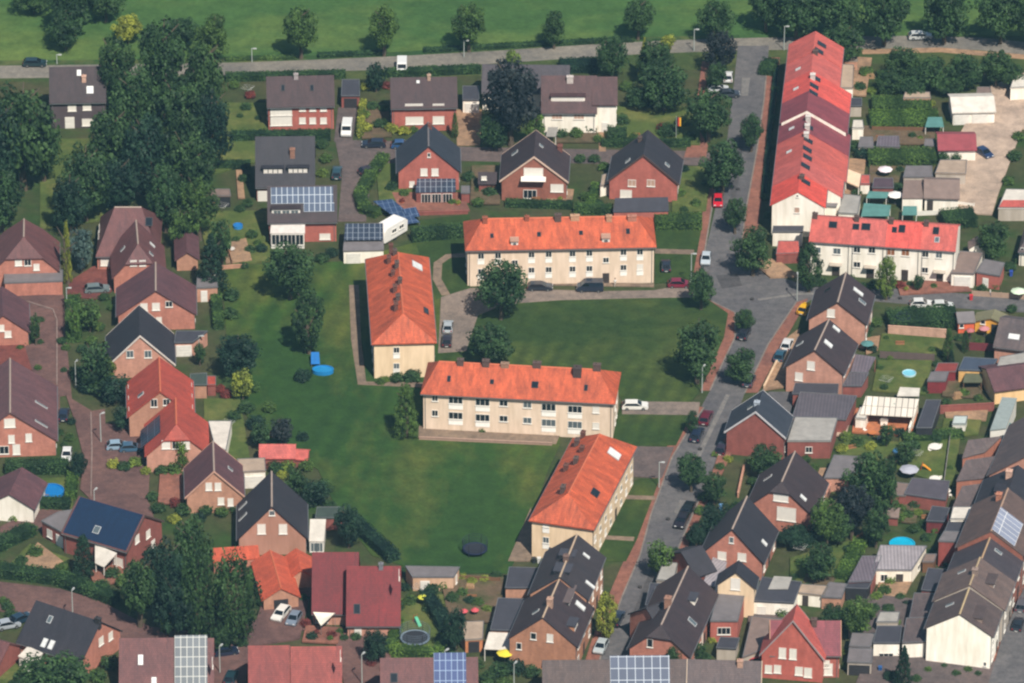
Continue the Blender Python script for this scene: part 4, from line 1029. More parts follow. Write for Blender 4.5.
# gable fronted row
g = 'gable fronted red brick houses south of the cul-de-sac'
gable('red brick gable house with dark lean-to conservatory in front', (428, 122), (428.5, 146), 9.4, 4.2, 5.6, BRICK, SLATEB, [('B', 424, 172, 1.3, 1.5, 'w'), ('B', 435, 172, 1.3, 1.5, 'w'), ('B', 429, 155, .6, .9, 'd'), ('B', 412, 184, 1, 1.2, 'w')], C=[('K', 430, 128, .7, .7, .7, BRK)], group=g, ridge=plain((120, 114, 116), .8))
flat('lean-to conservatory with dark solar glass roof on a brick terrace', [(415.5, 192), (456, 191.5), (455.5, 178.5), (417, 178.5)], 2.6, 3.3, DBRICK, SOL2, name='conservatory', cat='conservatory', W=[('F', .25, 1.2, 1.8, 1.9, 'd'), ('F', .52, 1.2, 1.8, 1.9, 'd'), ('F', .8, 1.2, 1.8, 1.9, 'd')])
hh = gable('brown brick gable house with two white awnings over its balcony', (536, 130), (534, 156.5), 9.4, 4.5, 6.0, BRB, DBROWN, [('B', 557, 188, 2.4, 1.6, 'w'), ('B', 533.5, 172, 3.6, 1.7, 'w'), ('B', 530, 194, 2.5, 1.8, 'd')], C=[('K', 560, 150, 1.1, .9, .9, BRK)], K=[('F', 515, 153, .9, 1.4, 'l'), ('K', 541, 146, .8, .9, 'l')], verge=plain((220, 190, 170), .7), group=g)
b = MB(); b.add([Vector((-2.3, 0, .35)), Vector((2.3, 0, .35)), Vector((2.3, -1.3, 0)), Vector((-2.3, -1.3, 0)), Vector((-2.3, 0, .29)), Vector((2.3, 0, .29)), Vector((2.3, -1.3, -.06)), Vector((-2.3, -1.3, -.06))], [(3, 2, 1, 0), (4, 5, 6, 7), (0, 1, 5, 4), (1, 2, 6, 5), (2, 3, 7, 6), (3, 0, 4, 7)])
x, z = hit(hh.M @ face_frame(hh, 'B'), 533.5, 178); b.obj('awning', SHUT, hh.root, face_frame(hh, 'B') @ Matrix.Translation((x, -.1, z)))
gable('red brick gable house with star emblem and dark ridge roof', (648, 130), (643.5, 154.5), 9.8, 4.3, 6.3, BRICK, SLATE, [('B', 632, 183, 1.5, 1.4, 't'), ('B', 651, 183, 1.5, 1.4, 't'), ('B', 626, 196, 2.2, 1.6, 'w')], C=[('F', 640, 141, .7, .7, .8, CHD)], K=[('F', 628, 161, .9, 1.1, 'l'), ('K', 667, 165, .9, 1.1, 'l')], verge=VERB, group=g)
flat('dark lean-to roof along the front of the star gabled house', [(613, 212), (669, 211), (668, 197), (615, 198)], 2.4, 3.4, BRICK, FDARK, name='veranda', cat='veranda')
flat('tan awning roofed shed left of the star gabled house', [(600, 186), (609, 184), (612, 172), (602, 175)], 2.4, 2.4, WWALL, FBEIGE, name='garden_shed', cat='shed')
flat('small brick playhouse on the terrace with grey roof', [(461, 193), (470, 193), (470, 186), (461, 186)], 2.2, 2.2, DBRICK, FGREY, name='garden_shed', cat='shed')
shed('brown brick garden house with tiled roof at the cul-de-sac', (478, 172), (497, 172), 3.6, 2.4, 2.0, DBRICK, DBROWN, [('F', 484, 178, 1, .8, 'w')])
# west side of the cul-de-sac
g = 'houses on the western side of the cul-de-sac'
hh = gable('dark slate house with two rows of white attic dormer windows', (255, 136.5), (315, 136), 10.6, 3.6, 5.8, DBRICK, SLATE, [('F', 262, 194, 2.2, 2.2, 'O'), ('F', 300, 193, 2, 1.4, 'w')], C=[('F', 292.5, 155, .9, .9, 1.2, (150, 110, 92))], group=g)
add_dormers(hh, [('F', 273, 173, 4.0, 2.0, SLATE, DARK, 4), ('F', 298, 172.5, 4.0, 2.0, SLATE, DARK, 4)])
h10 = gable('brick house with blue grey solar roof and white glazed sunroom', (267, 186), (337, 185), 9.1, 4.6, 5.0, BRICK, DBROWN, [('F', 325, 238, 2.0, 1.2, 'w')], P=[('F', 302, 195.5, 11.4, 3.2, SOL1), ('F', 319, 207.5, 5.6, 1.7, SOL1)], group=g, auto='FK')
add_dormers(h10, [('F', 286, 213, 5.2, 1.7, DBROWN, WHITE, 3)])
flat('white framed sunroom of the solar roofed house', [(270, 233), (305, 233), (305, 224), (271, 224)], 3.3, 3.9, WHITE, plain((222, 214, 206), .5), name='sunroom', cat='conservatory', W=[('F', u, 1.9, 1.5, 2.2, 'd') for u in (.14, .38, .62, .86)])
flat('dark stone shed with brown flat roof west of the solar house', [(207, 196), (231, 196), (230, 189), (207, 189)], 2.4, 2.4, DARK, FBROWN, name='garden_shed', cat='shed')
flat('white walled garage with solar panels beside the caravan', [(343, 251), (384, 250), (383, 223), (345, 223.5)], 2.8, 3.6, WWALL, FGREY, [('F', .25, 0, 2.6, 2.2, 'g')])
flat('dark solar array mounted above the white garage', [(344, 240), (383, 239.5), (382.5, 223.5), (345.5, 223.5)], 3.6, 4.1, METAL, SOL2, name='solar_array', cat='solar panel', posts=True, t=.1)
flat('tilted blue solar array standing on the garden ground', [(404, 224), (420, 222), (392, 199), (373, 201)], 1.0, 2.0, METAL, SOL3, name='solar_array', cat='solar panel', posts=True, t=.1)
flat('small tilted solar array beside the brick terrace', [(406, 218), (420, 216), (416, 207), (402, 209)], 1.0, 1.8, METAL, SOL3, name='solar_array', cat='solar panel', posts=True, t=.1)
caravan(390, 238, -128, 'large white caravan parked behind the end block')

# ================================================================== western estate
g = 'brown and red roofed houses of the western estate'
gable('brown half-hipped house at the left edge above the brick garage', (24, 214), (23.5, 243), 9.4, 3.8, 5.9, OBRICK, RBROWN, [('B', 18.5, 262, 1.3, 1.5, 'w'), ('B', 27.7, 262, 1.3, 1.5, 'd'), ('B', 36.5, 267, 1.1, 1.3, 'w')], hip=(1.8, 2.4), zh=(6.2, 6.2), group=g, ridge=RCAP)
flat('long orange brick garage with grey flat roof at the street end', [(4, 283), (63, 281), (63, 270), (4, 272)], 3.0, 3.0, OBRICK, FGREY, name='garage', cat='garage')
h2 = gable('brown hipped house with projecting half-hipped front wing', (97, 207), (160, 207), 9.2, 3.4, 7.3, OBRICK, RBROWN, [('F', 105, 262, 1.6, 1.5, 'w')], hip=(3.2, 3.4), group=g, ridge=RCAP, K=[('F', 149, 222, 1.3, 1.7, 'd')])
gable('', (136, 220), (138.5, 250), 8.8, 3.6, 4.6, OBRICK, RBROWN, [('B', 133.5, 263, 1.2, 1.2, 'w'), ('B', 142.5, 263, 1.2, 1.2, 'w')], of=h2, hip=(0, 2.4), zh=(None, 6.0), ridge=RCAP, auto='', K=[('F', 123, 249, .7, 1.2, 'l'), ('K', 152, 245, .8, 1.3, 'w'), ('K', 151, 254, .8, 1.0, 'l')])
gable('purple brown gable house with pink brick front and three attic windows', (155.5, 262), (155.6, 290.5), 8.2, 3.4, 6.8, OBRICK, PURP, [('B', 144, 307, 1.3, 1.5, 'w'), ('B', 156, 306.5, 1.4, 1.5, 'w'), ('B', 169, 304, 1.3, 1.2, 'd'), ('B', 159, 320, 1.0, 1.2, 'w')], group=g, ridge=RCAP)
flat('grey flat roofed annex with white door right of the purple house', [(196, 288), (218, 287), (217, 276), (197, 277)], 3.0, 3.0, TBRICK, FGREY, [('F', .35, 0, 1.2, 2.3, 'O')], name='annex', cat='annex')
gable('narrow purple roofed garden shed beside the lawn hedge', (186, 229), (187, 252), 4.0, 2.6, 1.9, TBRICK, PURP, name='garden_shed', cat='shed', auto='', gutter=False)
gable('dark slate gable house with white verge boards and pale brick front', (139, 305), (140, 335.5), 8.6, 2.9, 5.7, PBRICK, SLATE, [('B', 130, 354, 1.3, 1.5, 'l'), ('B', 148, 354, 1.3, 1.5, 'l')], verge=VERW, group=g)
flat('white fronted garage under a dark flat roof beside the slate house', [(174, 343), (193, 342.5), (208, 331), (176, 331)], 2.9, 2.9, PBRICK, FDARK, [('F', .5, 0, 2.8, 2.3, 'g')])
h5_ = gable('orange red roofed house with dark recessed gable windows', (159, 357), (160.2, 391.5), 9.2, 4.6, 5.5, TBRICK, TILEO, [('B', 154, 403, 1.2, 1.6, 'd'), ('B', 166.5, 402, 1.2, 1.3, 'd')], K=[('F', 141, 395, .9, 1.3, 'l')], group=g, ridge=RCAPO, auto='FK')
gable('', (175.5, 398), (176.4, 430), 8.4, 3.7, 5.2, PBRICK, TILEO, [('B', 166, 444.5, 1.5, 1.7, 'w'), ('B', 175.5, 444, 1.2, 1.9, 'd'), ('B', 185.5, 444.5, 1.5, 1.7, 'w')], of=h5_, hip=(0, 2.0), zh=(None, 6.4), ridge=RCAPO, auto='FK', P=[('F', 151, 432, 6.0, 4.6, SOLD)])
flat('white flat roof of the garage right of the orange roofed house', [(214, 444), (226, 451), (232, 421), (208, 421)], 2.8, 2.8, WWALL, FWHITE, name='garage')
flat('small brick shed with dark flat roof behind the orange house', [(190, 385), (207, 385), (207, 373), (190, 374)], 2.8, 2.8, TBRICK, FGREEN, name='garden_shed', cat='shed')
flat('tiny red roofed shed next to the reddish shrubs', [(207, 385), (216, 385), (216, 376), (207, 376)], 2.3, 2.5, DBRICK, TILEO, name='garden_shed', cat='shed')
gable('small gable house with purple roof and four white front windows', (213, 441), (214, 471), 8.4, 3.7, 4.7, TBRICK, PURP, [('B', 208.8, 486.5, 1.1, 1.5, 'w'), ('B', 218, 486.5, 1.1, 1.5, 'w'), ('B', 221, 501, 1.1, 1.4, 'w'), ('B', 230.5, 502, 1.0, 1.5, 'w')], K=[('K', 230, 469, .8, 1.1, 'l')], verge=plain((206, 160, 140), .7), group=g, ridge=RCAP)
flat('white garage with beige roof between the purple and slate houses', [(242, 472), (266, 471), (265, 458), (237, 459)], 3.4, 3.4, WWALL, FBEIGE, [('F', .5, 0, 3.2, 2.4, 'g')])
shed('long red tiled garden shed at the lawn edge', (259, 444), (296, 444), 3.8, 2.5, 2.2, DBRICK, RED1)
shed('lower red roofed lean-to beside the long garden shed', (293, 449), (309, 450), 3.0, 2.2, 1.6, DBRICK, RED6)
gable('large brick gable house at the left edge with five white windows', (10, 358), (10, 412.5), 9.0, 3.4, 7.6, OBRICK, roofm((132, 92, 96), .6), [('B', 9.7, 423, 1.9, 1.7, 'w'), ('B', 11.5, 439, 1.1, 1.6, 'w'), ('B', 28.7, 437.5, 1.1, 1.6, 'w'), ('B', 16.6, 453, 1.3, 2.0, 'w'), ('B', 2, 450, 2.4, 1.6, 'd')], group=g, ridge=RCAP, K=[('K', 41, 405, .5, 2.6, 'l'), ('K', 41, 424, .5, 2.6, 'l')])
gable('pale brick house with low purple roof at the left edge beside the street', (2, 286), (3, 315), 6.8, 3.4, 4.3, OBRICK, PURP, [('B', 1, 328, 1.2, 1.3, 'w'), ('B', 8, 334, 1.2, 1.3, 'w')], group=g)
gable('brown roofed outbuilding with white side wall below the pool garden', (22, 467), (9, 494), 5.6, 3.2, 4.0, WWALL, PURP, group=g, auto='A', name='garage', cat='garage')
gable('house with brilliant blue roof and red brick gable', (79, 496), (145, 515), 8.2, 4.3, 5.5, DBRICK, RBROWN, [('B', 148, 534, 1.3, 1.5, 'w'), ('B', 137, 539, 1.3, 1.5, 'w'), ('B', 153, 547, 1.2, 1.4, 'w'), ('F', 118, 565, 2, 1.6, 'w')], group=g, K=[('F', 97, 530, 1.2, 1.4, 'l')], verge=VERB, auto='FK')
bl = [o for o in bpy.data.objects if o.get('label') == 'house with brilliant blue roof and red brick gable'][0]
Hb = House(); Hb.M = bl.matrix_basis.copy(); rf = [o for o in bpy.data.objects if o.parent == bl and o.name.startswith('roof')][0]; Hb.hw, Hb.hk, Hb.zr, Hb.ze, Hb.zk = 5.5, 5.5, 8.2, 4.3, 4.3
Mr = roof_frame(Hb, 'F'); b = MB(); b.box(-6.2, 6.2, -7.05, -.1, .02, .1); b.obj('blue_roof_sheet', BLUE, rf, Mr)
flat('grey flat roofed brick wing attached to the blue roofed house', [(41, 521), (67, 535), (80, 508), (58, 512)], 3.2, 3.2, DBRICK, FGREY, [('F', .3, 1.5, 1.3, 1.5, 'w'), ('F', .7, 0, 1.8, 2.2, 'O')], name='annex', cat='annex')
flat('white sloping awning roof below the blue roof', [(95, 563), (104, 567), (117, 553), (95, 544)], 2.4, 3.6, WHITE, FWHITE, name='awning', cat='awning', posts=True, t=.12)
hh = gable('slate grey house with orange brick gable above the lower street', (36, 600), (101, 621.5), 8.2, 3.6, 5.6, OBRICK, SLATE, [('B', 110.5, 636, 1.2, 1.5, 'w'), ('B', 101, 641, 1.3, 1.5, 'w')], K=[('F', 50, 619.6, .8, 1.3, 'l'), ('F', 44.5, 643, .9, 1.6, 'w'), ('F', 51.5, 645, .9, 1.6, 'w')], C=[('F', 98, 622, .9, .7, .7, (50, 48, 52))], group=g, auto='F')
flat('white conservatory with sloping roof in the lower left garden', [(18, 656), (33, 662), (43, 653), (28, 646)], 2.5, 3.2, WHITE, FWHITE, name='conservatory', cat='conservatory', W=[('F', .3, 1.2, 1.0, 1.6, 'd'), ('F', .7, 1.2, 1.0, 1.6, 'd')])
gable('low brown roof at the left edge beside the conservatory', (-14, 636), (10, 643), 5.2, 3.0, 3.2, DBRICK, RBROWN, name='garage', cat='garage', auto='', gutter=False)
gable('reddish brown roofed house at the bottom with one skylight', (119, 638), (175, 637.5), 9.0, 3.2, 6.2, OBRICK, RBROWN, K=[('F', 140.6, 660, .8, 1.7, 'w'), ('F', 154, 681, .8, 1.2, 'w')], group=g, auto='FK')
gable('house at the bottom whose whole roof is grey solar panels', (177, 638.5), (214, 638), 9.0, 3.4, 6.2, OBRICK, RBROWN, [('B', 212, 668, 1.2, 1.6, 'w')], P=[('F', 191, 661, 5.3, 8.6, SOL4)], group=g, auto='K')
gable('red tiled house at the bottom, left half of a pair', (248, 645.5), (290, 645), 9.0, 3.2, 6.2, OBRICK, roofm((150, 70, 66)), group=g, auto='FK')
gable('red tiled house at the bottom, right half of a pair with a visible gable', (290.5, 646.5), (342, 646), 9.0, 3.2, 6.3, OBRICK, roofm((160, 76, 70)), [('B', 340, 672, 1.1, 1.5, 'w')], group=g, auto='K')
hh = gable('brown roofed house at the bottom with bright blue solar panels', (380, 658), (478, 657), 9.0, 3.4, 6.2, OBRICK, RBROWN, P=[('F', 450, 672, 5.2, 6.4, solarm((44, 68, 122), (140, 164, 196), .95, 1.7))], K=[('F', 394, 678, 1.2, 1.6, 'd')], group=g, auto='K')
gable('large slate roofed house with steep gable and white-windowed brick front', (271.5, 471), (271.7, 506.5), 9.6, 3.6, 5.6, render_wall((196, 146, 128), .8), SLATE, [('B', 261.5, 529, 1.4, 1.9, 'w'), ('B', 283, 529, 1.4, 1.9, 'w'), ('B', 272, 513, 1.0, 1.0, 'l')], group=g, ridge=RCAP, K=[('F', 243, 506, .6, 2.0, 'l'), ('F', 243, 517, .6, 2.0, 'l')])
gable('orange tiled garage with low gabled roof in front of the slate house', (270, 550), (281, 588), 4.4, 2.6, 2.9, TBRICK, OR2, [('B', 281, 600, 2.4, 2.0, 'k')], name='garage', cat='garage', auto='', gutter=False, ridge=RCAPO)
gable('small orange tiled garden house right of the orange garage', (296, 548), (301, 570), 4.0, 2.4, 2.2, TBRICK, OR2, name='garden_shed', cat='shed', auto='', gutter=False)
flat('orange roofed strip shed behind the weeping trees', [(213, 562), (260, 558), (258, 545), (212, 548)], 2.4, 3.0, OBRICK, OR2, name='garden_shed', cat='shed')
flat('white conservatory right of the slate gable house', [(309, 541), (324, 541), (326, 519), (310, 519)], 2.5, 3.4, WHITE, FWHITE, name='conservatory', cat='conservatory', W=[('F', .3, 1.2, 1.1, 1.8, 'l'), ('F', .72, 1.2, 1.1, 1.8, 'l')])
flat('dark green flat roofed shed at the corner of the big lawn', [(315, 518), (345, 518), (344, 507), (317, 507)], 2.5, 2.5, DBRICK, FGREEN, name='garden_shed', cat='shed')
gable('dark red metal roofed house, left and taller half of the pair', (312, 552), (359, 552), 9.8, 2.8, 7.2, PBRICK, DRED, [('F', 322, 622, 2.0, 2.0, 'd')], group=g, auto='K')
gable('dark red metal roofed house with skylight, right half of the pair', (346.5, 566), (401, 566), 9.4, 2.8, 7.2, PBRICK, roofm((124, 34, 40), moss=.1), [('F', 358, 631, 1.2, 2.1, 'O'), ('B', 398, 601, 1.3, 1.5, 'w')], K=[('F', 357, 609, 1.1, 1.7, 'd')], C=[('F', 381, 568, .7, .6, .8, (120, 120, 126))], group=g, auto='K')
# ================================================================== red terraces in the north east
g = 'terraced houses with red roofs'
# ridge runs from the far end (816,31) to the near end (798,191); every house of the row is a thing
def ridge_pt(t): return (815.5-17.5*t, 31+160.5*t)
TR = [(0, .125, RED6, 0), (.125, .245, RED1, -.1), (.245, .37, RED2, 0), (.37, .49, RED3, .15), (.49, .62, RED3, -.7), (.62, .78, RED4, -.8), (.78, .885, RED1, -.8), (.885, 1, RED5, -.75)]
TL = ['farthest house of the long red terrace, dull red roof with two dark domes', 'second farthest house of the long red terrace, plum red roof strip', 'bright red roofed terrace house with two dark roof domes and rear wing',
      'plum roofed terrace house standing above its lower neighbour, white firewall showing', 'plum roofed terrace house just below the white firewall, white domes on its ridge', 'wide dull red terrace house with round roof domes near the middle', 'dull red terrace house next to the white end house', 'bright red end house of the long terrace with blank white gable']
HK = [5.2, 5.2, 7.4, 7.4, 8.0, 8.0, 7.6, 4.8]
for i, (t0, t1, rm, dz) in enumerate(TR):
    p0, p1 = ridge_pt(t0), ridge_pt(t1); zr = 10.2+dz
    dy = -dz*4.7
    W = []
    if i == 7: W = [('B', 797, 210, 1.0, 1.2, 't'), ('B', 797.5, 196, .5, .5, 'd')]
    hh = gable(TL[i], (p0[0], p0[1]), (p1[0], p1[1]-.0), zr, 7.4+dz, 4.7, WWALL, rm, W, og=.0 if i < 7 else .15, oe=.35, hk=HK[i], zk=zr-.596*HK[i], group=g, name='terraced_house', cat='terraced house', auto='F' if i < 7 else '', gutter=True)
    def rp(u, off): q = ridge_pt(t0+(t1-t0)*u); return q[0]+off, q[1]+off*.25+4
    ks = {0: [(.4, 7), (.75, 5)], 1: [], 2: [(.15, 5), (.55, 4), (.9, 4)], 3: [], 4: [(.6, 3)], 5: [(.2, 4), (.55, 4), (.85, 5)], 6: [(.3, 4)], 7: [(.2, 6)]}[i]
    add_skylights(hh, [('K', *rp(u, o), 1.5, 1.9, 'd') for u, o in ks]+([('F', rp(.5, -14)[0], rp(.5, -14)[1]+8, .8, 1.1, 'w')] if i in (1, 2, 4, 5) else []))
    cs = {2: [(.2, 1.2)], 4: [(.35, 1.4), (.7, 1.0)], 5: [(.1, 1.2)], 0: [(.9, .8)], 7: [(.1, 1.0)]}.get(i, [])
    add_chimneys(hh, [('K', *rp(u, 2), .9, .9, k*.8, (214, 206, 200) if i in (2, 4, 5) else CHD) for u, k in cs])
def rear(label, q, h0, h1, wm, rm, **k): return flat(label, q, h0, h1, wm, rm, name='rear_extension', cat='extension', **k)
flat('beige flat roofed extension behind the farthest red terrace house', [(838, 88), (853, 88), (854, 65), (841, 64)], 3.2, 3.2, WWALL, FBEIGE, name='rear_extension', cat='extension')
flat('cream mono-pitch awning behind the lower terrace houses', [(845, 181), (859, 187), (861, 174), (848, 169)], 2.4, 3.0, WWALL, plain((236, 206, 176), .8), name='awning', cat='awning', posts=True)
flat('grey flat roofed garage behind the white terrace end house', [(838, 213), (858, 214), (861, 196), (843, 194)], 2.8, 2.8, WWALL, FLIGHT, name='garage')
flat('small dark grey flat roof against the terrace end house', [(824, 206), (836, 207), (843, 192), (832, 190)], 3.4, 3.6, WWALL, FGREY, name='rear_extension', cat='extension')
flat('white porch with dark flat roof at the terrace end gable', [(772, 232), (803, 232), (804, 226), (773, 226)], 3.0, 3.0, WWALL, FDARK, name='porch', cat='porch')
flat('small wooden shelter with red roof at the terrace end', [(776, 254), (800, 253), (799, 241), (778, 241)], 2.2, 2.6, DBRICK, RED4, name='garden_shed', cat='shed')
flat('white shed behind the plum roofed terrace house', [(852, 128), (864, 128), (863, 120), (853, 120)], 2.6, 2.6, WWALL, FWHITE, name='garden_shed', cat='shed')
flat('small red roofed shed behind the lower terrace houses', [(860, 184), (870, 184), (870, 175), (861, 175)], 2.2, 2.6, WWALL, RED4, name='garden_shed', cat='shed')
# second terrace
g = 'white terraced houses with red roofs at the side street'
def sx(t): return (812+146.5*t, 215.5+10*t)
SW = [[('F', 818, 250, 1.1, 1.3, 'l'), ('F', 837, 251, 1.4, 1.3, 'l'), ('F', 836, 268, 1.4, 2.2, 'o')], [('F', 857, 249.5, 1.3, 1.3, 'd'), ('F', 872, 250, 1.3, 1.3, 'd'), ('F', 857, 264.5, 1.3, 1.2, 'd'), ('F', 870.5, 267, 1.4, 2.2, 'o')],
      [('F', 891, 252, 1.5, 1.4, 'b'), ('F', 905.5, 252.5, 1.5, 1.4, 'b'), ('F', 905, 268, 1.2, 2.2, 'o'), ('F', 892, 268, 1.3, 1.2, 'd')], [('F', 925.5, 254, 1.2, 1.3, 'd'), ('F', 939, 255, 1.2, 1.3, 'l'), ('F', 925, 270, 1.2, 1.2, 'd'), ('F', 940, 274, 1.2, 2.3, 'o')]]
SLb = ['leftmost white terrace house at the side street, dull red roof, grey door canopy', 'white terrace house with dark windows and dull red roof, second from left', 'white terrace house with bright red roof and orange shutters', 'right end white terrace house with wide bare gable and patchy red roof']
ST = [(0, .285, RED4), (.285, .52, RED1), (.52, .76, RED2), (.76, 1.0, RED6)]
SK = [[('F', 833, 225, 1.5, 1.4, 'd')], [('F', 856, 227, 1.2, 1.3, 'd'), ('F', 866, 227, 1.6, 1.5, 'd')], [('F', 894.5, 230, .9, 1.2, 'd'), ('F', 902, 229, 1.2, 1.7, 'd')], [('F', 936, 231, 1.1, 1.6, 'd'), ('F', 937, 240, .9, 1.2, 'l')]]
for i, (t0, t1, rm) in enumerate(ST):
    h_ = gable(SLb[i], sx(t0), sx(t1), 9.4, 7.0, 5.0, WWALL, rm, SW[i], K=SK[i], og=0, oe=.3, group=g, name='terraced_house', cat='terraced house', auto='K' if i else 'KA', C=[('F', sx(t0)[0]+3, sx(t0)[1]+2, .9, .7, .8, CHD)])
    if i in (0, 1, 3):
        x, z = hit(h_.M @ face_frame(h_, 'F'), (836, 870.5, 940)[(0, 1, 9, 2)[i] if i != 9 else 0], 262); b = MB(); b.box(-1.1, 1.1, -1.2, -.005, 2.55, 2.67); b.obj('door_canopy', GWALL, h_.root, face_frame(h_, 'F') @ Matrix.Translation((x, 0, 0)))
flat('white garage with brown flat roof at the end of the white terrace', [(951, 273), (974, 274), (983, 253), (960, 251)], 3.0, 3.0, WWALL, FBROWN, [('F', .5, 0, 3.0, 2.3, 'g')])
flat('brick shed with grey roof right of the white terrace garage', [(976, 272), (1000, 276), (1005, 263), (984, 259)], 3.0, 3.0, BRICK, FGREY, [('F', .4, 0, 1.1, 2.0, 'O')], name='garden_shed', cat='shed')
shed('tiny white gabled hut behind the white terrace garage', (977, 236), (977.5, 243), 3.6, 2.6, 1.4, WWALL, FBROWN)
gable('white house with grey roof at the right edge near the side street', (1022, 222), (1044, 224), 6.6, 3.4, 4.6, WWALL, GREYR, [('F', 1016, 250, 1.2, 1.2, 'd')], hip=(2.5, 0))
flat('white garage block with red awning strip at the right edge', [(998, 208), (1040, 208), (1044, 190), (1006, 189)], 2.8, 2.8, GWALL, FWHITE, name='garage')
flat('narrow red awning on the front of the white garage block', [(999, 207), (1040, 207), (1040, 200), (1003, 200)], 2.9, 3.3, METAL, RED4, name='awning', cat='awning', posts=True, t=.1)
# allotment buildings
hh = gable('large white walled workshop with white roof in the concrete yard', (950, 97), (994, 96), 4.2, 3.0, 3.6, WWALL, FWHITE, [('F', 960, 116, 3, 2.2, 'g'), ('F', 980, 116, 3, 2.2, 'g')], name='workshop', cat='workshop', auto='', gutter=False)
gable('white garage with dark red roof beside the blue car', (937, 134), (976, 134), 4.2, 2.9, 3.4, WWALL, FRED, name='garage', cat='garage', auto='', gutter=False)
flat('teal canvas shelter on white posts among the hedges', [(925, 127), (944, 127), (942, 117), (928, 117)], 2.1, 2.3, WHITE, FTEAL, name='garden_shelter', cat='shelter', posts=True, t=.08)
flat('light grey flat roofed garage below the middle hedge', [(903, 177), (933, 177), (932, 166), (906, 166)], 2.6, 2.6, GWALL, FGREY, name='garage')
flat('beige flat roof with a bush against its front wall', [(935, 173), (966, 174), (967, 160), (940, 160)], 2.6, 2.6, GWALL, FBEIGE, name='garage')
gable('white bungalow with brown roof and white picket terrace', (924, 179), (960, 180), 4.6, 3.0, 3.8, WWALL, FBROWN, [('F', 930, 206, 1.1, 2.2, 'o')], name='bungalow', cat='house', auto='', gutter=False)
flat('white annex with grey brown roof beside the bungalow', [(902, 198), (923, 198), (924, 180), (904, 180)], 2.9, 3.4, WWALL, FBROWN, name='annex', cat='annex')
flat('teal tarpaulin roof on posts, nearer of two behind the terrace', [(861, 216), (889, 216), (891, 205), (864, 203)], 2.0, 2.2, WHITE, FTEAL, name='garden_shelter', cat='shelter', posts=True, t=.08)
flat('teal tarpaulin roof on posts, farther of two behind the terrace', [(866, 198), (887, 198), (889, 192), (869, 191)], 2.0, 2.2, WHITE, FTEAL, name='garden_shelter', cat='shelter', posts=True, t=.08)
flat('pale green fabric side tent next to the bungalow annex', [(902, 215), (917, 215), (917, 206), (903, 206)], 1.8, 2.0, WHITE, FTEAL, name='garden_shelter', cat='shelter', posts=True, t=.08)
flat('beige shed between the orchard trees and the hedges', [(838, 61), (858, 61), (856, 54), (842, 54)], 2.4, 2.6, TBRICK, FBEIGE, name='garden_shed', cat='shed')
flat('long low sand coloured shed below the orchard', [(903, 98), (931, 98), (930, 92), (905, 92)], 2.0, 2.2, TBRICK, FBEIGE, name='garden_shed', cat='shed')
flat('white lorry shed at the right edge behind the orchard trees', [(1010, 88), (1045, 86), (1044, 74), (1014, 76)], 3.0, 3.0, WWALL, FWHITE, name='garage')
flat('brown plank shed right of the long sand coloured shed', [(976, 95), (992, 95), (990, 87), (977, 87)], 2.4, 2.4, DBRICK, FBROWN, name='garden_shed', cat='shed')
flat('dark grey shed with low roof in the strip garden', [(846, 106), (862, 106), (862, 98), (848, 98)], 2.4, 2.4, GWALL, FDARK, name='garden_shed', cat='shed')
flat('violet grey flat roof between the strip gardens', [(876, 146), (900, 147), (899, 136), (878, 136)], 2.2, 2.2, GWALL, FPURP, name='garden_shed', cat='shed')
flat('grey greenhouse roof left of the violet grey shed', [(858, 147), (874, 147), (873, 137), (860, 137)], 2.2, 2.2, GWALL, FGREY, name='garden_shed', cat='shed')
flat('dark plum flat roof in front of the white parasol', [(872, 188), (894, 188), (893, 178), (874, 178)], 2.2, 2.2, DBRICK, flatroof((92, 74, 84)), name='garden_shed', cat='shed')
# ================================================================== houses right of the main street
g = 'houses along the east side of the main street'
gable('pale brick gable house with dark roof at the street corner, upper of two', (846, 272), (837.5, 302), 9.2, 5.4, 5.0, PBRICK, DBROWN, [('B', 831, 313, 1.4, 1.6, 'w')], K=[('K', 858, 292, 1.1, 2.2, 'w'), ('K', 862, 302, .9, 1.6, 'l'), ('F', 828, 290, .8, 1.4, 'd')], group=g, ridge=RCAP, auto='FK')
gable('pale brick gable house with three skylights, lower of two at the corner', (829, 319), (814.5, 350), 9.2, 5.3, 5.0, PBRICK, DBROWN, [('B', 811, 365.5, 1.4, 1.7, 'w'), ('B', 799, 376.5, 1.4, 1.6, 'w')], K=[('K', 836, 329, .9, 1.6, 'w'), ('K', 828, 344, 1.2, 1.8, 'w'), ('F', 800, 344, .8, 1.4, 'l')], group=g, ridge=RCAP, auto='FK')
gable('red brick gable house with blue grey roof and silver verge boards', (763, 390), (755.5, 411.5), 9.2, 4.9, 5.0, DBRICK, SLATEB, group=g, verge=plain((206, 204, 206), .5), K=[('F', 751, 407, .9, 1.4, 'l')], auto='FK', C=[('F', 757, 404, .9, .9, .4, (170, 180, 190))])
flat('red brick building with beige grey flat roof behind the silver verge house', [(787, 441), (831, 441), (838, 418), (795, 417)], 3.6, 3.6, DBRICK, FLIGHT, [('F', .5, 1.8, 1.2, 1.2, 'd')], name='outbuilding', cat='outbuilding')
flat('dark corrugated flat roof behind the lower pale brick house', [(792, 417), (846, 420), (857, 396), (800, 392)], 3.2, 3.2, DBRICK, FCORRD, name='outbuilding', cat='outbuilding')
flat('narrow black flat roof along the lower pale brick house', [(792, 394), (838, 394), (839, 384), (795, 383)], 3.0, 3.0, DBRICK, FDARK, name='outbuilding', cat='outbuilding')
flat('purple corrugated patio roof beside the lower pale brick house', [(850, 372), (868, 372), (876, 357), (856, 354)], 2.8, 3.0, DBRICK, FPURP, name='patio_roof', cat='patio roof', posts=True)
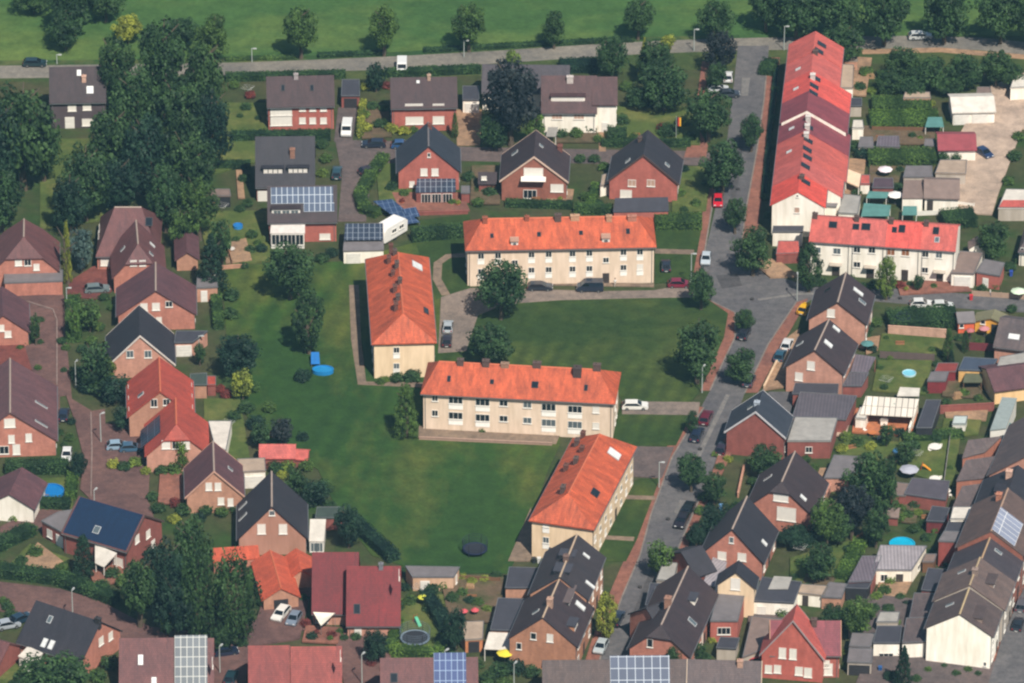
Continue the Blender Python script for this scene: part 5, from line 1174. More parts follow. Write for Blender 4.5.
flat('dark corrugated lean-to below the purple patio roof', [(842, 386), (862, 386), (869, 373), (850, 372)], 2.4, 2.8, DBRICK, FCORRD, name='patio_roof', cat='patio roof')
h3 = gable('brick house with grey roof, white attic door and white garage front', (795, 451), (780, 485), 9.2, 4.2, 5.6, OBRICK, DBROWN, [('B', 781, 496.5, 2.6, 1.9, 'w'), ('B', 786.5, 514, 3.3, 2.6, 'w')], K=[('F', 768, 478, .7, 1.8, 'l'), ('K', 803, 498, .9, 1.4, 'w')], hip=(0, 1.2), zh=(None, 7.6), group=g, ridge=RCAP, auto='FK')
flat('grey flat roofed annex with pinkish wall right of the white garage house', [(824, 478), (852, 478), (866, 457), (834, 455)], 2.8, 2.8, PBRICK, FGREY, name='annex', cat='annex')
gable('orange brick gable house with slate roof and two white shutters', (747, 496), (732, 529), 9.4, 3.9, 5.2, OBRICK, SLATE, [('B', 722, 555.5, 1.5, 1.5, 'w'), ('B', 742, 557, 1.5, 1.5, 'w'), ('B', 731.5, 540, .8, 1.2, 'l')], K=[('K', 764, 543, .9, 1.3, 'w')], group=g, ridge=RCAP, auto='FK')
flat('grey corrugated lean-to roof below the orange brick gable', [(703, 583), (719, 588), (727, 562), (713, 557)], 3.0, 3.6, GWALL, FCORR, name='outbuilding', cat='outbuilding')
h5b = gable('orange brick house with half-hipped dark roof and chimney by the street', (688, 566), (659, 629), 9.2, 4.9, 4.9, OBRICK, DBROWN, [('B', 650, 643, 1.0, 1.6, 'd')], hip=(0, 1.4), zh=(None, 7.4), C=[('F', 668, 606, 1.1, 1.0, 1.6, (156, 116, 98))], K=[('K', 692, 622, 1.0, 1.8, 'l')], group=g, ridge=RCAP, auto='FK')
add_dormers(h5b, [('K', 696, 602, 2.4, 1.8, FDARK, WWALL, 1)])
gable('', (646, 608), (672, 598), 8.2, 4.9, 4.6, OBRICK, SLATE, of=h5b, auto='')
flat('light grey flat roofed garage at the street in front of the dark roof', [(656, 580), (674, 581), (678, 563), (663, 562)], 3.2, 3.2, GWALL, FLIGHT, name='garage')
flat('black flat roof between the light grey garage and the gable', [(645, 605), (668, 606), (674, 584), (650, 583)], 3.4, 3.4, DBRICK, FDARK, name='outbuilding', cat='outbuilding')
gable('low blue black roofed building above the light grey garage', (702, 545), (681, 552), 6.2, 3.8, 4.2, DBRICK, SLATE, name='outbuilding', cat='outbuilding', auto='', gutter=False)
gable('narrow cream gable house with one tall white window', (739, 560), (736, 572), 8.8, 6.2, 3.0, YCREAM, SLATE, [('B', 735.5, 584, 1.6, 2.2, 'w')], group=g, auto='')
flat('brick extension with grey roof and white side wall below the cream gable', [(710, 621), (738, 621), (746, 590), (720, 588)], 4.2, 4.2, BRICK, FGREY, [('F', .5, 2.2, 2.2, 1.4, 'd')], name='rear_extension', cat='extension')
wall_line('tall white boundary wall beside the cream gable house', [(701, 650), (720, 598)], 3.6, WWALL)
flat('small dark carport roof in front of the brick extension', [(716, 648), (736, 649), (740, 638), (720, 637)], 2.4, 2.4, GWALL, FDARK, name='carport', cat='carport')
h8 = gable('red brick house with red roof and projecting gable wing', (770, 620), (841, 620.5), 8.8, 4.9, 3.5, BRICK, RED3, [('F', 826, 664, 1.2, 1.4, 'w'), ('F', 828, 680, 1.4, 2.2, 'w')], C=[('F', 814, 624, .9, .8, .9, CHD)], group=g, auto='KB', verge=plain((196, 150, 120), .7))
gable('', (797, 604), (793, 620.5), 11.6, 5.0, 5.0, wallm((196, 104, 92)), RED4, [('B', 782.5, 653, 1.2, 2.0, 'w'), ('B', 793, 654, 1.2, 2.0, 'w'), ('B', 768.5, 669, 1.2, 1.5, 'w'), ('B', 777.5, 669, 1.2, 1.5, 'w'), ('B', 799, 671, 1.3, 1.6, 'w'), ('B', 808, 672.5, 1.3, 1.8, 'w')], of=h8, auto='', verge=plain((170, 150, 150), .6))
flat('shallow brown grey roof left of the red gabled house', [(742, 658), (775, 645), (788, 620), (752, 616)], 2.4, 2.4, GWALL, FBROWN, name='outbuilding', cat='outbuilding')
gable('long brown roof at the bottom edge carrying pale framed solar panels', (542, 660), (687, 659), 9.2, 4.0, 6.4, BRB, GBROWN, P=[('F', 640, 674, 9.6, 6.2, solarm((88, 96, 116), (196, 204, 214), 1.35, 2.0))], group=g, auto='K')
gable('brown roof at the bottom edge right of the solar roof', (687.3, 659), (762, 661), 9.2, 4.0, 6.4, BRB, roofm((106, 92, 92)), verge=plain((206, 184, 160), .7), C=[('F', 740, 665, .9, .8, .8, (190, 150, 130))], group=g, auto='K')
hC = gable('brown brick gable house with wide slate roof, nearer of two joined by the street', (559.5, 578), (542.5, 617.5), 10.0, 5.4, 5.5, wallm((190, 136, 108)), DBROWN, [('B', 533.5, 636, 1.0, 1.3, 'd'), ('B', 550, 638, 1.1, 1.5, 'w'), ('B', 519, 646, .9, 1.3, 'd')], C=[('F', 550, 603, .9, .9, .8, (186, 150, 130))], K=[('K', 580, 606, 1.2, 2.0, 'w'), ('F', 536, 612, .7, 1.4, 'l')], ridge=plain((188, 164, 140), .8), group=g, auto='K', og=.1)
add_dormers(hC, [('K', 576, 628, 2.6, 2.0, FDARK, plain((196, 140, 108)), 1), ('K', 572, 598, 5.4, 1.3, flatroof((112, 98, 98)), DARK, 2)])
hC2 = gable('brown brick house with dark slate roof, farther of two joined by the street', (577, 534), (559.5, 577), 10.5, 6.8, 4.9, wallm((200, 148, 120)), roofm((78, 70, 76), .52), hk=4.5, zk=7.0, K=[('K', 586, 556, .7, 1.4, 'w'), ('K', 590, 585, .8, 2.0, 'w')], ridge=plain((188, 164, 140), .8), group=g, auto='K', og=.1, C=[('F', 566, 560, .8, .8, .8, (120, 96, 88))])
add_dormers(hC2, [('F', 556, 571, 2.6, 1.5, FDARK, DARK, 1), ('F', 561, 556, 2.0, 1.4, FDARK, DARK, 1)])
flat('dark lean-to extension left of the large brown brick house', [(531, 602), (548, 608), (566, 552), (549, 547)], 4.2, 5.2, BRB, FDARK, name='rear_extension', cat='extension')
flat('small tan walled garage with dark roof behind the big brown house', [(505, 588), (531, 588), (540, 568), (509, 567)], 2.8, 2.8, TBRICK, FDARK, name='garage')
flat('long dark flat roof with tan edge below the tan walled garage', [(490, 630), (524, 631), (530, 599), (498, 598)], 3.0, 3.4, TBRICK, FDARK, name='outbuilding', cat='outbuilding')
flat('cream terrace awning beside the brown gable house', [(484, 649), (510, 650), (510, 633), (489, 632)], 2.4, 3.2, WHITE, FWHITE, name='awning', cat='awning', posts=True, t=.1)
flat('orange brown garden shed with beige flat roof', [(465, 640), (483, 639), (484, 621), (455, 622)], 2.6, 2.6, wallm((214, 140, 96)), FBEIGE, [('F', .5, 0, 1.8, 2.1, 'k')], name='garden_shed', cat='shed')
flat('long beige shed with grey roof and white end wall at the lawn', [(412, 577), (454, 577), (460, 567), (405, 566)], 2.8, 2.8, render_wall((206, 170, 144)), FGREY, [('B', .5, 1.4, .8, 1.6, 'w'), ('F', .3, 0, 1.6, 2.0, 'O')], name='outbuilding', cat='outbuilding')
# ================================================================== far right street
g = 'houses with long brown roofs along the right hand street'
WB = render_wall((252, 246, 234), 1.1)
gR = gable('bright white gabled house with steep brown roof at the bottom right', (969, 588), (959.5, 614), 10.2, 6.9, 5.3, WB, GBROWN, [('B', 985, 664, .5, .8, 'd')], group=g, ridge=plain((190, 168, 130), .8), auto='K', K=[('F', 950, 605, .6, 1.5, 'l')], oe=.45, og=.1)
add_dormers(gR, [('K', 984, 617, 4.2, 1.7, GBROWN, plain((150, 130, 120)), 0)])
gR2 = gable('brown roofed row house directly behind the bright white gabled house', (980, 557), (969.5, 585), 10.3, 6.6, 5.7, GWALL, roofm((134, 114, 108), .6), [], group=g, ridge=plain((180, 158, 126), .8), auto='K', K=[('F', 962, 572, .6, 1.5, 'l')], C=[('K', 975, 574, .9, .9, .9, (150, 130, 120))], og=.05)
add_dormers(gR2, [('K', 995, 584, 3.0, 1.6, GBROWN, plain((150, 130, 120)), 1)])
gR3 = gable('dark brown roofed row house below the solar panels', (990, 537), (980.5, 561), 9.7, 6.2, 5.4, BRB, roofm((86, 78, 86), .6), group=g, ridge=plain((178, 148, 116), .8), auto='K', og=.05, K=[('K', 998, 552, .7, 1.5, 'l')])
gM = gable('brown house with white framed solar panels on its street slope', (1008, 488), (991, 531), 11.0, 7.2, 5.5, BRB, roofm((124, 102, 96), .6), P=[('K', 1007, 527, 7.5, 4.8, SOLW)], C=[('F', 999, 499, 1.0, .9, 1.0, (180, 120, 96))], group=g, ridge=plain((170, 140, 120), .8), auto='K', og=.05)
gM2 = gable('dark slate row house between the solar roof and the pale brown gable', (1018, 465), (1008.5, 491), 9.4, 6.0, 5.4, PBRICK, SLATE, C=[('F', 1009, 477, 1.0, 1.0, 1.2, (210, 170, 150))], group=g, auto='K', og=.05)
add_dormers(gM2, [('F', 996, 492, 2.6, 1.6, SLATE, PBRICK, 1)])
gable('pale brown gabled house with dark roof at the right edge', (1048, 405), (1026, 456), 10.0, 5.4, 6.2, PBRICK, GREYR, group=g, ridge=RCAP, auto='FK')
for lab, q, h0, h1 in (('upper brown walled rear extension with mono-pitch grey roof', [(962, 458), (985, 452), (1002, 436), (968, 440)], 3.6, 5.0), ('middle brown walled rear extension with mono-pitch grey roof', [(956, 481), (985, 478), (1002, 455), (966, 460)], 3.6, 5.0), ('dark rear extension below the middle brown walled one', [(952, 508), (980, 505), (992, 482), (962, 486)], 3.4, 4.8)):
    rear(lab, q, h0, h1, wallm((176, 116, 96)), GREYR)
flat('white box shaped roof dormer block above the red brick cube', [(950, 519), (972, 519), (973, 507), (953, 507)], 5.4, 5.4, WWALL, FWHITE, name='annex', cat='annex')
flat('bright red brick cube with grey flat roof in the right hand yards', [(938, 541), (961, 542), (969, 532), (944, 531)], 5.0, 5.0, wallm((156, 78, 72)), FGREY, name='annex', cat='annex')
flat('dark flat roof stretching behind the red brick cube', [(944, 532), (970, 532), (977, 518), (950, 518)], 4.8, 4.8, DBRICK, FDARK, name='outbuilding', cat='outbuilding')
flat('black roofed garage below the red brick cube', [(921, 590), (946, 592), (952, 570), (928, 568)], 2.8, 2.8, DBRICK, FDARK, name='garage')
flat('brown grey yard roof beside the long brown house', [(909, 618), (936, 619), (946, 594), (914, 593)], 3.0, 3.0, DBRICK, GREYR, name='outbuilding', cat='outbuilding')
flat('white walled annex with brown grey roof beside the white gable', [(902, 643), (925, 642), (932, 617), (906, 618)], 3.4, 3.8, WWALL, GREYR, name='annex', cat='annex')
flat('white garage with teal door and black flat roof', [(873, 643), (900, 643), (902, 626), (877, 626)], 3.0, 3.0, WWALL, FDARK, [('F', .5, 0, 2.4, 2.0, 'd')], name='garage')
flat('grey shed with two-step roof left of the teal door garage, upper', [(849, 646), (871, 647), (875, 634), (852, 633)], 2.8, 2.8, GWALL, FGREY, name='garden_shed', cat='shed')
flat('open grey carport with dark front left of the teal door garage', [(847, 662), (872, 663), (873, 649), (849, 648)], 2.6, 2.6, GWALL, FGREY, [('F', .5, 0, 3.4, 2.0, 'k')], name='carport', cat='carport')
flat('long white walled building with light corrugated roof in front of the cyan pool', [(872, 570), (912, 570), (927, 546), (880, 545)], 2.9, 3.2, render_wall((246, 238, 224), 1.0), FCORR, [('F', .3, 1.3, 1.2, 1.4, 'd'), ('F', .7, 0, 1.2, 2.0, 'o'), ('B', .5, 1.2, 1, 1, 'd')], name='outbuilding', cat='outbuilding')
flat('violet grey flat roof left of the white walled building', [(848, 582), (872, 581), (882, 556), (862, 556)], 3.0, 3.0, DBRICK, FPURP, name='outbuilding', cat='outbuilding')
flat('dark front garage below the violet grey roof', [(845, 588), (868, 589), (872, 582), (849, 581)], 2.6, 2.6, DARK, FDARK, name='garage')
flat('dark grey garage roof under the pale sun awning', [(753, 601), (794, 603), (802, 582), (762, 577)], 3.0, 3.0, WWALL, FDARK, [('F', .2, 1.2, 1.4, 1.5, 'w'), ('F', .75, 1.2, 1.4, 1.5, 'w')], name='garage')
flat('pale sun awning on posts above the dark grey garage', [(768, 589), (788, 589), (792, 577), (774, 576)], 3.2, 3.6, METAL, FLIGHT, name='awning', cat='awning', posts=True, t=.08)
flat('white shed with crooked front right of the sun awning', [(797, 593), (824, 596), (829, 586), (801, 584)], 2.4, 2.4, WWALL, FBEIGE, [('F', .3, 0, 1, 2, 'o')], name='garden_shed', cat='shed')
flat('grey flat roof with pale rear strip next to the white shed', [(821, 597), (842, 598), (847, 584), (829, 582)], 2.4, 2.4, TBRICK, FGREY, name='garden_shed', cat='shed')
flat('brown tiled flat roof left of the slate garage row', [(890, 495), (906, 496), (911, 484), (894, 482)], 2.4, 2.4, DBRICK, FBROWN, name='garden_shed', cat='shed')
flat('slate coloured garage row roof in the right hand gardens', [(904, 494), (946, 500), (950, 481), (912, 478)], 2.6, 2.6, DBRICK, flatroof((92, 86, 96)), name='garage')
flat('dark red walled shed below the slate garage row', [(926, 521), (945, 522), (950, 508), (932, 506)], 2.4, 2.4, wallm((120, 50, 54)), FDARK, name='garden_shed', cat='shed')
shed('little brick hut with red door near the slate garage row', (888, 507), (900, 508), 2.8, 2.0, 1.4, DBRICK, FBROWN)
# sheds around the upper right gardens
shed('orange garden house with grey roof', (956, 312), (974, 311), 3.4, 2.4, 1.8, wallm((240, 110, 72)), FGREY, [('F', 960, 326, .8, .8, 'd')])
gable('yellow garden house with olive gabled roof and dark doorway', (995, 309), (991, 318), 3.4, 2.4, 2.9, wallm((244, 180, 70)), flatroof((134, 130, 100)), [('B', 983, 322, .9, .9, 'd'), ('B', 995, 326, 1.3, 2.0, 'k')], name='garden_shed', cat='shed', auto='', gutter=False, oe=.4, og=.3)
gable('grey roofed house at the right edge with one white roof window', (1000, 317), (1040, 322), 6.6, 4.0, 5.6, PBRICK, GREYR, K=[('F', 1014, 337, 2.0, 1.2, 'w')], auto='')
flat('flat blue black roof in front of the dark red fence', [(958, 370), (990, 371), (998, 359), (964, 357)], 3.0, 3.0, wallm((240, 190, 120)), FBLUE, name='outbuilding', cat='outbuilding')
gable('violet tiled low roof with cream and yellow wall at the right edge', (986, 369), (1040, 362), 4.8, 3.0, 4.4, render_wall((240, 200, 150)), PURP, name='outbuilding', cat='outbuilding', auto='', gutter=False)
flat('pale grey flat roof at the right edge above the violet roof', [(996, 369), (1040, 362), (1040, 350), (1000, 357)], 4.0, 4.0, PBRICK, FLIGHT, name='outbuilding', cat='outbuilding')
flat('dark red wooden shed with grey flat roof', [(927, 381), (946, 381), (949, 372), (931, 372)], 2.6, 2.6, wallm((132, 44, 50)), FGREY, name='garden_shed', cat='shed')
flat('second dark red wooden shed behind the grey roofed one', [(934, 372), (956, 372), (959, 363), (938, 363)], 2.4, 2.4, wallm((132, 44, 50)), flatroof((150, 66, 60)), name='garden_shed', cat='shed')
flat('long dark roofed shed with shiny strip beside the barred patio roof', [(916, 428), (932, 428), (941, 400), (926, 400)], 2.8, 2.8, DARK, FDARK, name='garden_shed', cat='shed')
flat('grey green glazed conservatory at the right street', [(990, 430), (1006, 428), (1017, 398), (1002, 397)], 2.8, 3.6, WHITE, plain((150, 160, 158), .25), name='conservatory', cat='conservatory')
flat('olive garden pavilion between the orange and violet roofs', [(963, 382), (982, 382), (983, 372), (966, 371)], 2.2, 2.4, WOOD, flatroof((104, 108, 84)), name='garden_shelter', cat='shelter', posts=True)
wall_line('long red brick garden wall with pale caps', [(938, 414), (994, 411)], 1.6, DBRICK)
wall_line('pinkish concrete panel wall between the two garden lawns', [(888, 334), (946, 338)], 1.7, wallm((210, 168, 146)))
fence('dark red wooden fence below the yellow garden house', [(965, 350), (1000, 352)], 1.6, plain((120, 48, 58), .8))
# glazed terrace roof with cream bars
flat('cream barred patio roof over the terracotta terrace', [(860, 414), (914, 417), (919, 399), (866, 396)], 2.7, 3.0, plain((236, 226, 212), .6), solarm((244, 234, 218), (92, 80, 76), 1.05, 9.0), name='patio_roof', cat='patio roof', posts=True, t=.12)
flat('white walled low annex at the left end of the barred patio roof', [(855, 418), (866, 419), (870, 408), (860, 407)], 2.4, 2.5, WWALL, FWHITE, name='annex', cat='annex')
flat('small white hutch in the middle of the terracotta terrace', [(880, 420), (888, 420), (889, 414), (882, 414)], 1.6, 1.7, WWALL, FWHITE, name='garden_shed', cat='shed')
wall_line('white terrace wall at the right end of the barred patio roof', [(909, 436), (916, 416)], 1.6, WWALL)
flat('white roller awning behind the barred patio roof', [(897, 396), (919, 396), (920, 388), (900, 387)], 2.4, 2.6, METAL, FWHITE, name='awning', cat='awning', posts=True, t=.1)
# ================================================================== trees
g = 'young round trees along the meadow road'
tree('broad', 128, 12, 44, 34, 'y', 'yellowish round tree at the meadow edge by the dark wood', g); tree('broad', 183, 14, 52, 36, 'd', 'dark round tree between the yellowish and the olive meadow trees', g)
tree('broad', 215, 11, 62, 37, 'm', 'olive round tree on the meadow right of the dark wood', g); tree('broad', 301, 1, 59, 38, 'm', 'largest round meadow tree, above the long red brick house', g)
tree('broad', 384, 2, 56, 33, 'm', 'round meadow tree above the white van on the country road', g); tree('broad', 469, -1, 52, 37, 'm', 'broad round meadow tree beside a street lamp', g)
tree('broad', 554, 8, 49, 26, 'd', 'smallest dark round tree on the meadow', g); tree('broad', 638, -6, 40, 35, 'd', 'dark round tree on the meadow with heavy shadow', g); tree('broad', 716, -4, 44, 40, 'd', 'dark round tree at the meadow end near the junction', g)
g = 'dark trees in the meadow corner'
tree('broad', 74, -26, 36, 54, 'd', 'large dark tree casting shade at the top left meadow', g); tree('broad', 66, 6, 50, 40, 'd', 'smaller dark tree in front of the large top left tree', g); tree('broad', 106, -22, 22, 46, 'd', 'dark tree cut by the upper frame, right of the large one', g); tree('broad', 34, -20, 14, 44, 'd', 'dark tree cut by the upper frame at far left', g)
g = 'tall dark trees of the wood beside the estate'
for i, (x, t, b_, w_, c, l) in enumerate([(118, 30, 118, 46, 'd', 'tall dark tree right beside the half hidden dark house'), (164, 14, 116, 56, 'd', 'tallest dark tree at the top of the wood'), (204, 34, 128, 50, 'd', 'dark tree at the upper right corner of the wood'), (138, 62, 160, 58, 'd', 'dark tree in the upper middle of the wood'), (182, 70, 170, 60, 'd', 'broad dark tree in the middle of the wood'),
   (212, 84, 172, 46, 'n', 'very dark tree on the right side of the wood'), (112, 100, 190, 56, 'd', 'dark tree on the left side of the wood'), (150, 110, 205, 58, 'n', 'very dark broad tree in the lower middle of the wood'), (190, 122, 212, 56, 'd', 'dark tree in the lower right of the wood'), (86, 140, 222, 54, 'd', 'dark tree behind the hipped brown house'),
   (120, 150, 216, 48, 'n', 'very dark tree directly behind the hipped brown house'), (166, 160, 232, 44, 'd', 'dark tree right of the hipped brown house'), (200, 170, 240, 40, 'm', 'mid green tree above the blue paddling ball')]):
    tree('broad', x, t, b_, w_, c, l, g)
g = 'trees at the left edge above the half-hipped house'
for x, t, b_, w_, c, l in [(24, 76, 190, 70, 'd', 'big dark tree at the upper left edge'), (-2, 90, 200, 56, 'n', 'very dark tree cut by the left edge'), (44, 112, 182, 44, 'd', 'dark tree in front of the big upper left tree'), (2, 160, 232, 50, 'd', 'dark tree behind the half-hipped brown house'), (70, 170, 236, 40, 'n', 'very dark tree left of the hipped brown house')]:
    tree('broad', x, t, b_, w_, c, l, g)
tree('cone', 212, 234, 292, 38, 'n', 'dark conifer left of the big lawn beside the flat annex'); tree('small', 82, 222, 272, 27, 'b', 'blue spruce like tree between the two brown roofed houses', clear=.05); tree('column', 68, 221, 284, 10, 'y', 'slender yellow green columnar tree left of the blue spruce')
tree('small', 180, 206, 250, 24, 'm', 'light tree beside the narrow purple shed'); tree('small', 222, 218, 268, 26, 'd', 'dark small tree at the lawn corner below the paddling ball')
# lawn trees
tree('broad', 290, 236, 300, 52, 'd', 'broad dark tree on the lawn in front of the glazed sunroom'); tree('oval', 309, 286, 354, 36, 'd', 'dark oval tree on the lawn above the blue tarpaulin'); tree('broad', 238, 328, 378, 50, 'n', 'very dark bush-like tree at the left lawn edge'); tree('small', 243, 368, 400, 25, 'y', 'pale yellow green round shrub tree at the left lawn edge', clear=.03)
tree('broad', 501, 253, 320, 54, 'd', 'broad dark tree in front of the long cream block'); tree('broad', 490, 318, 366, 48, 'd', 'dark round tree behind the balcony block'); tree('broad', 697, 313, 384, 50, 'd', 'large dark tree at the right side of the inner lawn'); tree('broad', 701, 264, 310, 32, 'd', 'dark tree at the junction corner of the lane')
tree('column', 406, 383, 438, 27, 'm', 'thick green cypress left of the balcony block')
g = 'street trees along the main street'
for x, t, b_, w_, l in [(744, 306, 334, 22, 'small street tree beside the dark car at the lawn corner'), (741, 344, 386, 34, 'round street tree opposite the lower pale brick house'), (691, 447, 492, 33, 'round street tree beside the car park'), (722, 136, 196, 48, 'large dark street tree above the red car'), (735, 194, 234, 25, 'small street tree right of the red car'), (753, 222, 276, 44, 'broad street tree left of the terrace end house'),
   (708, 82, 142, 50, 'broad dark street tree beside the three parked cars'), (751, 111, 152, 26, 'slim street tree beside the long red terrace'), (716, 60, 92, 24, 'small street tree above the three parked cars'), (692, 408, 434, 15, 'narrow street tree beside the dark red parked car')]:
    tree('broad', x, t, b_, w_, 'd', l, g)
tree('small', 658, 538, 578, 30, 'm', 'thin light tree on the street edge near the grey garage'); tree('oval', 606, 590, 640, 26, 'y', 'yellow green tree on the pavement below the long brick wall')
tree('oval', 809, 242, 292, 27, 'd', 'dark oval tree at the left end of the white terrace'); tree('broad', 765, 441, 476, 38, 'd', 'round dark tree in front of the silver verge house'); tree('oval', 886, 256, 300, 24, 'l', 'thin light tree in front of the orange shuttered terrace house'); tree('small', 918, 272, 292, 13, 'd', 'small round tree in front of the bare gable terrace house')
# north gardens
tree('broad', 511, 52, 146, 64, 'p', 'huge purple black beech left of the white house'); tree('broad', 495, 110, 150, 36, 'd', 'dark tree below the purple beech'); tree('small', 534, 112, 148, 24, 'm', 'mid green tree between the beech and the white carport')
tree('broad', 612, 32, 80, 34, 'd', 'dark tree at the country road behind the white house'); tree('broad', 656, 36, 86, 40, 'd', 'dark tree right of the golden conifer'); tree('broad', 664, 56, 112, 56, 'd', 'large dark tree in the garden of the white house'); tree('cone', 644, 38, 78, 15, 'y', 'golden green conifer behind the white house'); tree('small', 668, 32, 52, 16, 'y', 'small yellow tree at the country road'); tree('broad', 720, 26, 74, 34, 'p', 'purple brown tree near the junction'); tree('broad', 638, 82, 110, 30, 'd', 'low dark tree left of the large garden tree')
tree('small', 376, 62, 92, 24, 'n', 'dark conifer shaped tree right of the small garage', clear=.05); tree('column', 455, 113, 138, 8, 'm', 'slim conifer at the corner of the four shutter house'); tree('small', 512, 48, 70, 18, 'l', 'light green tree at the road above the beech')
# top right wood
g = 'tall trees along the road in the top right corner'
for x, t, b_, w_, l in [(796, -22, 40, 56, 'tall dark tree left of the terrace top in the upper right wood'), (842, 18, 70, 46, 'dark tree directly behind the farthest terrace house'), (838, -24, 38, 58, 'tall dark tree behind the terrace at the frame top'), (884, -20, 46, 52, 'tall dark tree left of the silver car in the wood'), (944, -22, 44, 54, 'tall dark tree right of the silver car in the wood'), (1000, -20, 44, 54, 'tall dark tree at the top right corner'), (1030, -10, 50, 40, 'dark tree cut by the top right edge'), (766, -20, 32, 40, 'dark tree beside the motorway end of the meadow')]:
    tree('broad', x, t, b_, w_, 'd', l.replace('motorway end', 'right end'), g)
g = 'bushy trees of the orchard behind the strip gardens'
for x, t, b_, w_, c, l in [(902, 42, 84, 44, 'd', 'bushy orchard tree in the upper middle'), (930, 52, 92, 44, 'd', 'bushy orchard tree in the middle'), (964, 50, 90, 40, 'd', 'bushy orchard tree right of the middle one'), (996, 46, 88, 40, 'd', 'dark orchard tree on the right beside the white shed'), (888, 66, 94, 34, 'd', 'lowest left orchard tree'), (912, 72, 98, 34, 'd', 'dark orchard tree above the sand coloured shed'), (950, 74, 96, 30, 'd', 'dark orchard tree above the white workshop'), (1012, 60, 90, 26, 'd', 'small orchard tree at the right end')]:
    tree('broad', x, t, b_, w_, c, l, g, clear=.05)
# right side
tree('broad', 992, 216, 262, 36, 'd', 'dark tree between the hut and the right edge house'); tree('small', 956, 152, 166, 13, 'd', 'left of two round bushes at the red roofed garage', clear=.02); tree('small', 943, 150, 164, 13, 'd', 'bush tree touching the white wall of the red roofed garage', clear=.02)
tree('column', 948, 328, 362, 12, 'm', 'tall columnar conifer above the dark red sheds'); tree('column', 965, 330, 352, 9, 'd', 'short columnar conifer before the orange garden house'); tree('column', 951, 350, 368, 8, 'n', 'dark conifer beside the dark red sheds')
g = 'dark trees in the middle of the right hand gardens'
for x, t, b_, w_, c, l in [(866, 446, 512, 50, 'd', 'tall dark tree right of the grey annex'), (852, 478, 540, 44, 'p', 'purple black tree below the grey annex'), (884, 452, 520, 36, 'd', 'dark tree nearest the slate garage row'), (826, 490, 548, 36, 'm', 'mid green tree beside the white garage house'), (838, 506, 546, 34, 'd', 'dark tree between the purple black and the round tree'), (876, 502, 548, 30, 'd', 'dark tree above the cyan pool building')]:
    tree('broad', x, t, b_, w_, c, l, g)
tree('broad', 820, 538, 584, 38, 'd', 'perfectly round dark tree on the lawn above the white shed'); tree('broad', 797, 520, 546, 46, 'n', 'wide dark bush tree below the white garage house'); tree('cone', 903, 644, 690, 24, 'n', 'dark conifer in front of the white annex'); tree('broad', 858, 592, 640, 38, 'm', 'bushy tree behind the red gabled house'); tree('broad', 832, 600, 634, 28, 'd', 'dark bushy tree right of the white shed')
tree('broad', 672, 640, 684, 20, 'd', 'dark tree between the half-hipped house and the carport'); tree('small', 697, 637, 664, 18, 'd', 'small round dark tree at the white boundary wall'); tree('broad', 714, 468, 506, 28, 'd', 'dark shrub tree in front of the white garage house'); tree('broad', 718, 500, 540, 42, 'n', 'wide dark shrub tree at the pavement below the brick front'); tree('broad', 696, 520, 548, 24, 'n', 'dark shrub tree left of the orange brick gable'); tree('small', 886, 420, 448, 18, 'd', 'dark tree below the barred patio roof'); tree('small', 906, 436, 466, 22, 'd', 'dark round tree left of the white garden table')
# lower left
g = 'dark trees between the lower street and the brick drive'
for k, x, t, b_, w_, c, l in [('broad', 166, 532, 622, 52, 'n', 'very dark tree in the centre of the lower left grove'), ('broad', 140, 548, 628, 42, 'd', 'dark tree on the left of the lower left grove'), ('broad', 194, 508, 604, 46, 'd', 'tallest dark tree behind the orange strip roof'), ('broad', 178, 568, 642, 46, 'n', 'very dark tree at the foot of the lower left grove'), ('weep', 198, 552, 642, 40, 'd', 'drooping dark tree left of the weeping birch'), ('weep', 236, 552, 646, 54, 'd', 'weeping birch like tree in front of the orange strip roof'), ('small', 168, 600, 636, 22, 'l', 'light green young tree at the foot of the grove'), ('broad', 222, 620, 652, 26, 'd', 'dark low tree beside the parked navy car')]:
    tree(k, x, t, b_, w_, c, l, g)
tree('column', 84, 534, 580, 24, 'n', 'dark thick conifer in front of the blue roof'); tree('broad', 56, 642, 704, 76, 'd', 'large dark tree at the bottom left edge'); tree('broad', 26, 668, 706, 40, 'd', 'smaller dark tree at the bottom left corner'); tree('broad', 79, 448, 480, 19, 'n', 'dark round tree beside the parked white car'); tree('broad', 375, 624, 664, 30, 'n', 'dark round tree in front of the dark red roofs'); tree('broad', 455, 600, 656, 26, 'n', 'dark tree behind the orange brown shed'); tree('broad', 349, 500, 548, 32, 'n', 'dark tree at the lawn corner below the green shed'); tree('small', 316, 476, 506, 30, 'n', 'dark bushes like tree above the green shed'); tree('small', 296, 462, 500, 26, 'd', 'dark tree below the long red shed'); tree('small', 262, 420, 450, 22, 'd', 'dark tree left of the pink flowering shrub'); tree('small', 283, 414, 446, 26, 'p', 'dark tree right of the pink flowering shrub')
tree('small', 96, 336, 392, 36, 'd', 'dark tree left of the slate gable house'); tree('small', 108, 352, 384, 18, 'l', 'yellow green shrub tree before the slate gable front'); tree('small', 90, 298, 332, 28, 'm', 'mid green tree before the purple gable house'); tree('small', 75, 300, 342, 16, 'g', 'fresh green hedge-like tree by the brown street', clear=.03); tree('small', 116, 372, 404, 34, 'n', 'dark low tree left of the orange roofed house'); tree('small', 122, 402, 432, 22, 'n', 'dark shrub tree at the corner of the orange roofed house'); tree('small', 36, 312, 346, 12, 'd', 'dark shrub tree at the low purple roof'); tree('small', 200, 340, 366, 13, 'd', 'dark little tree beside the white chimney annex'); tree('small', 183, 432, 470, 20, 'g', 'ivy green tree at the pale half-hipped gable', clear=.02)
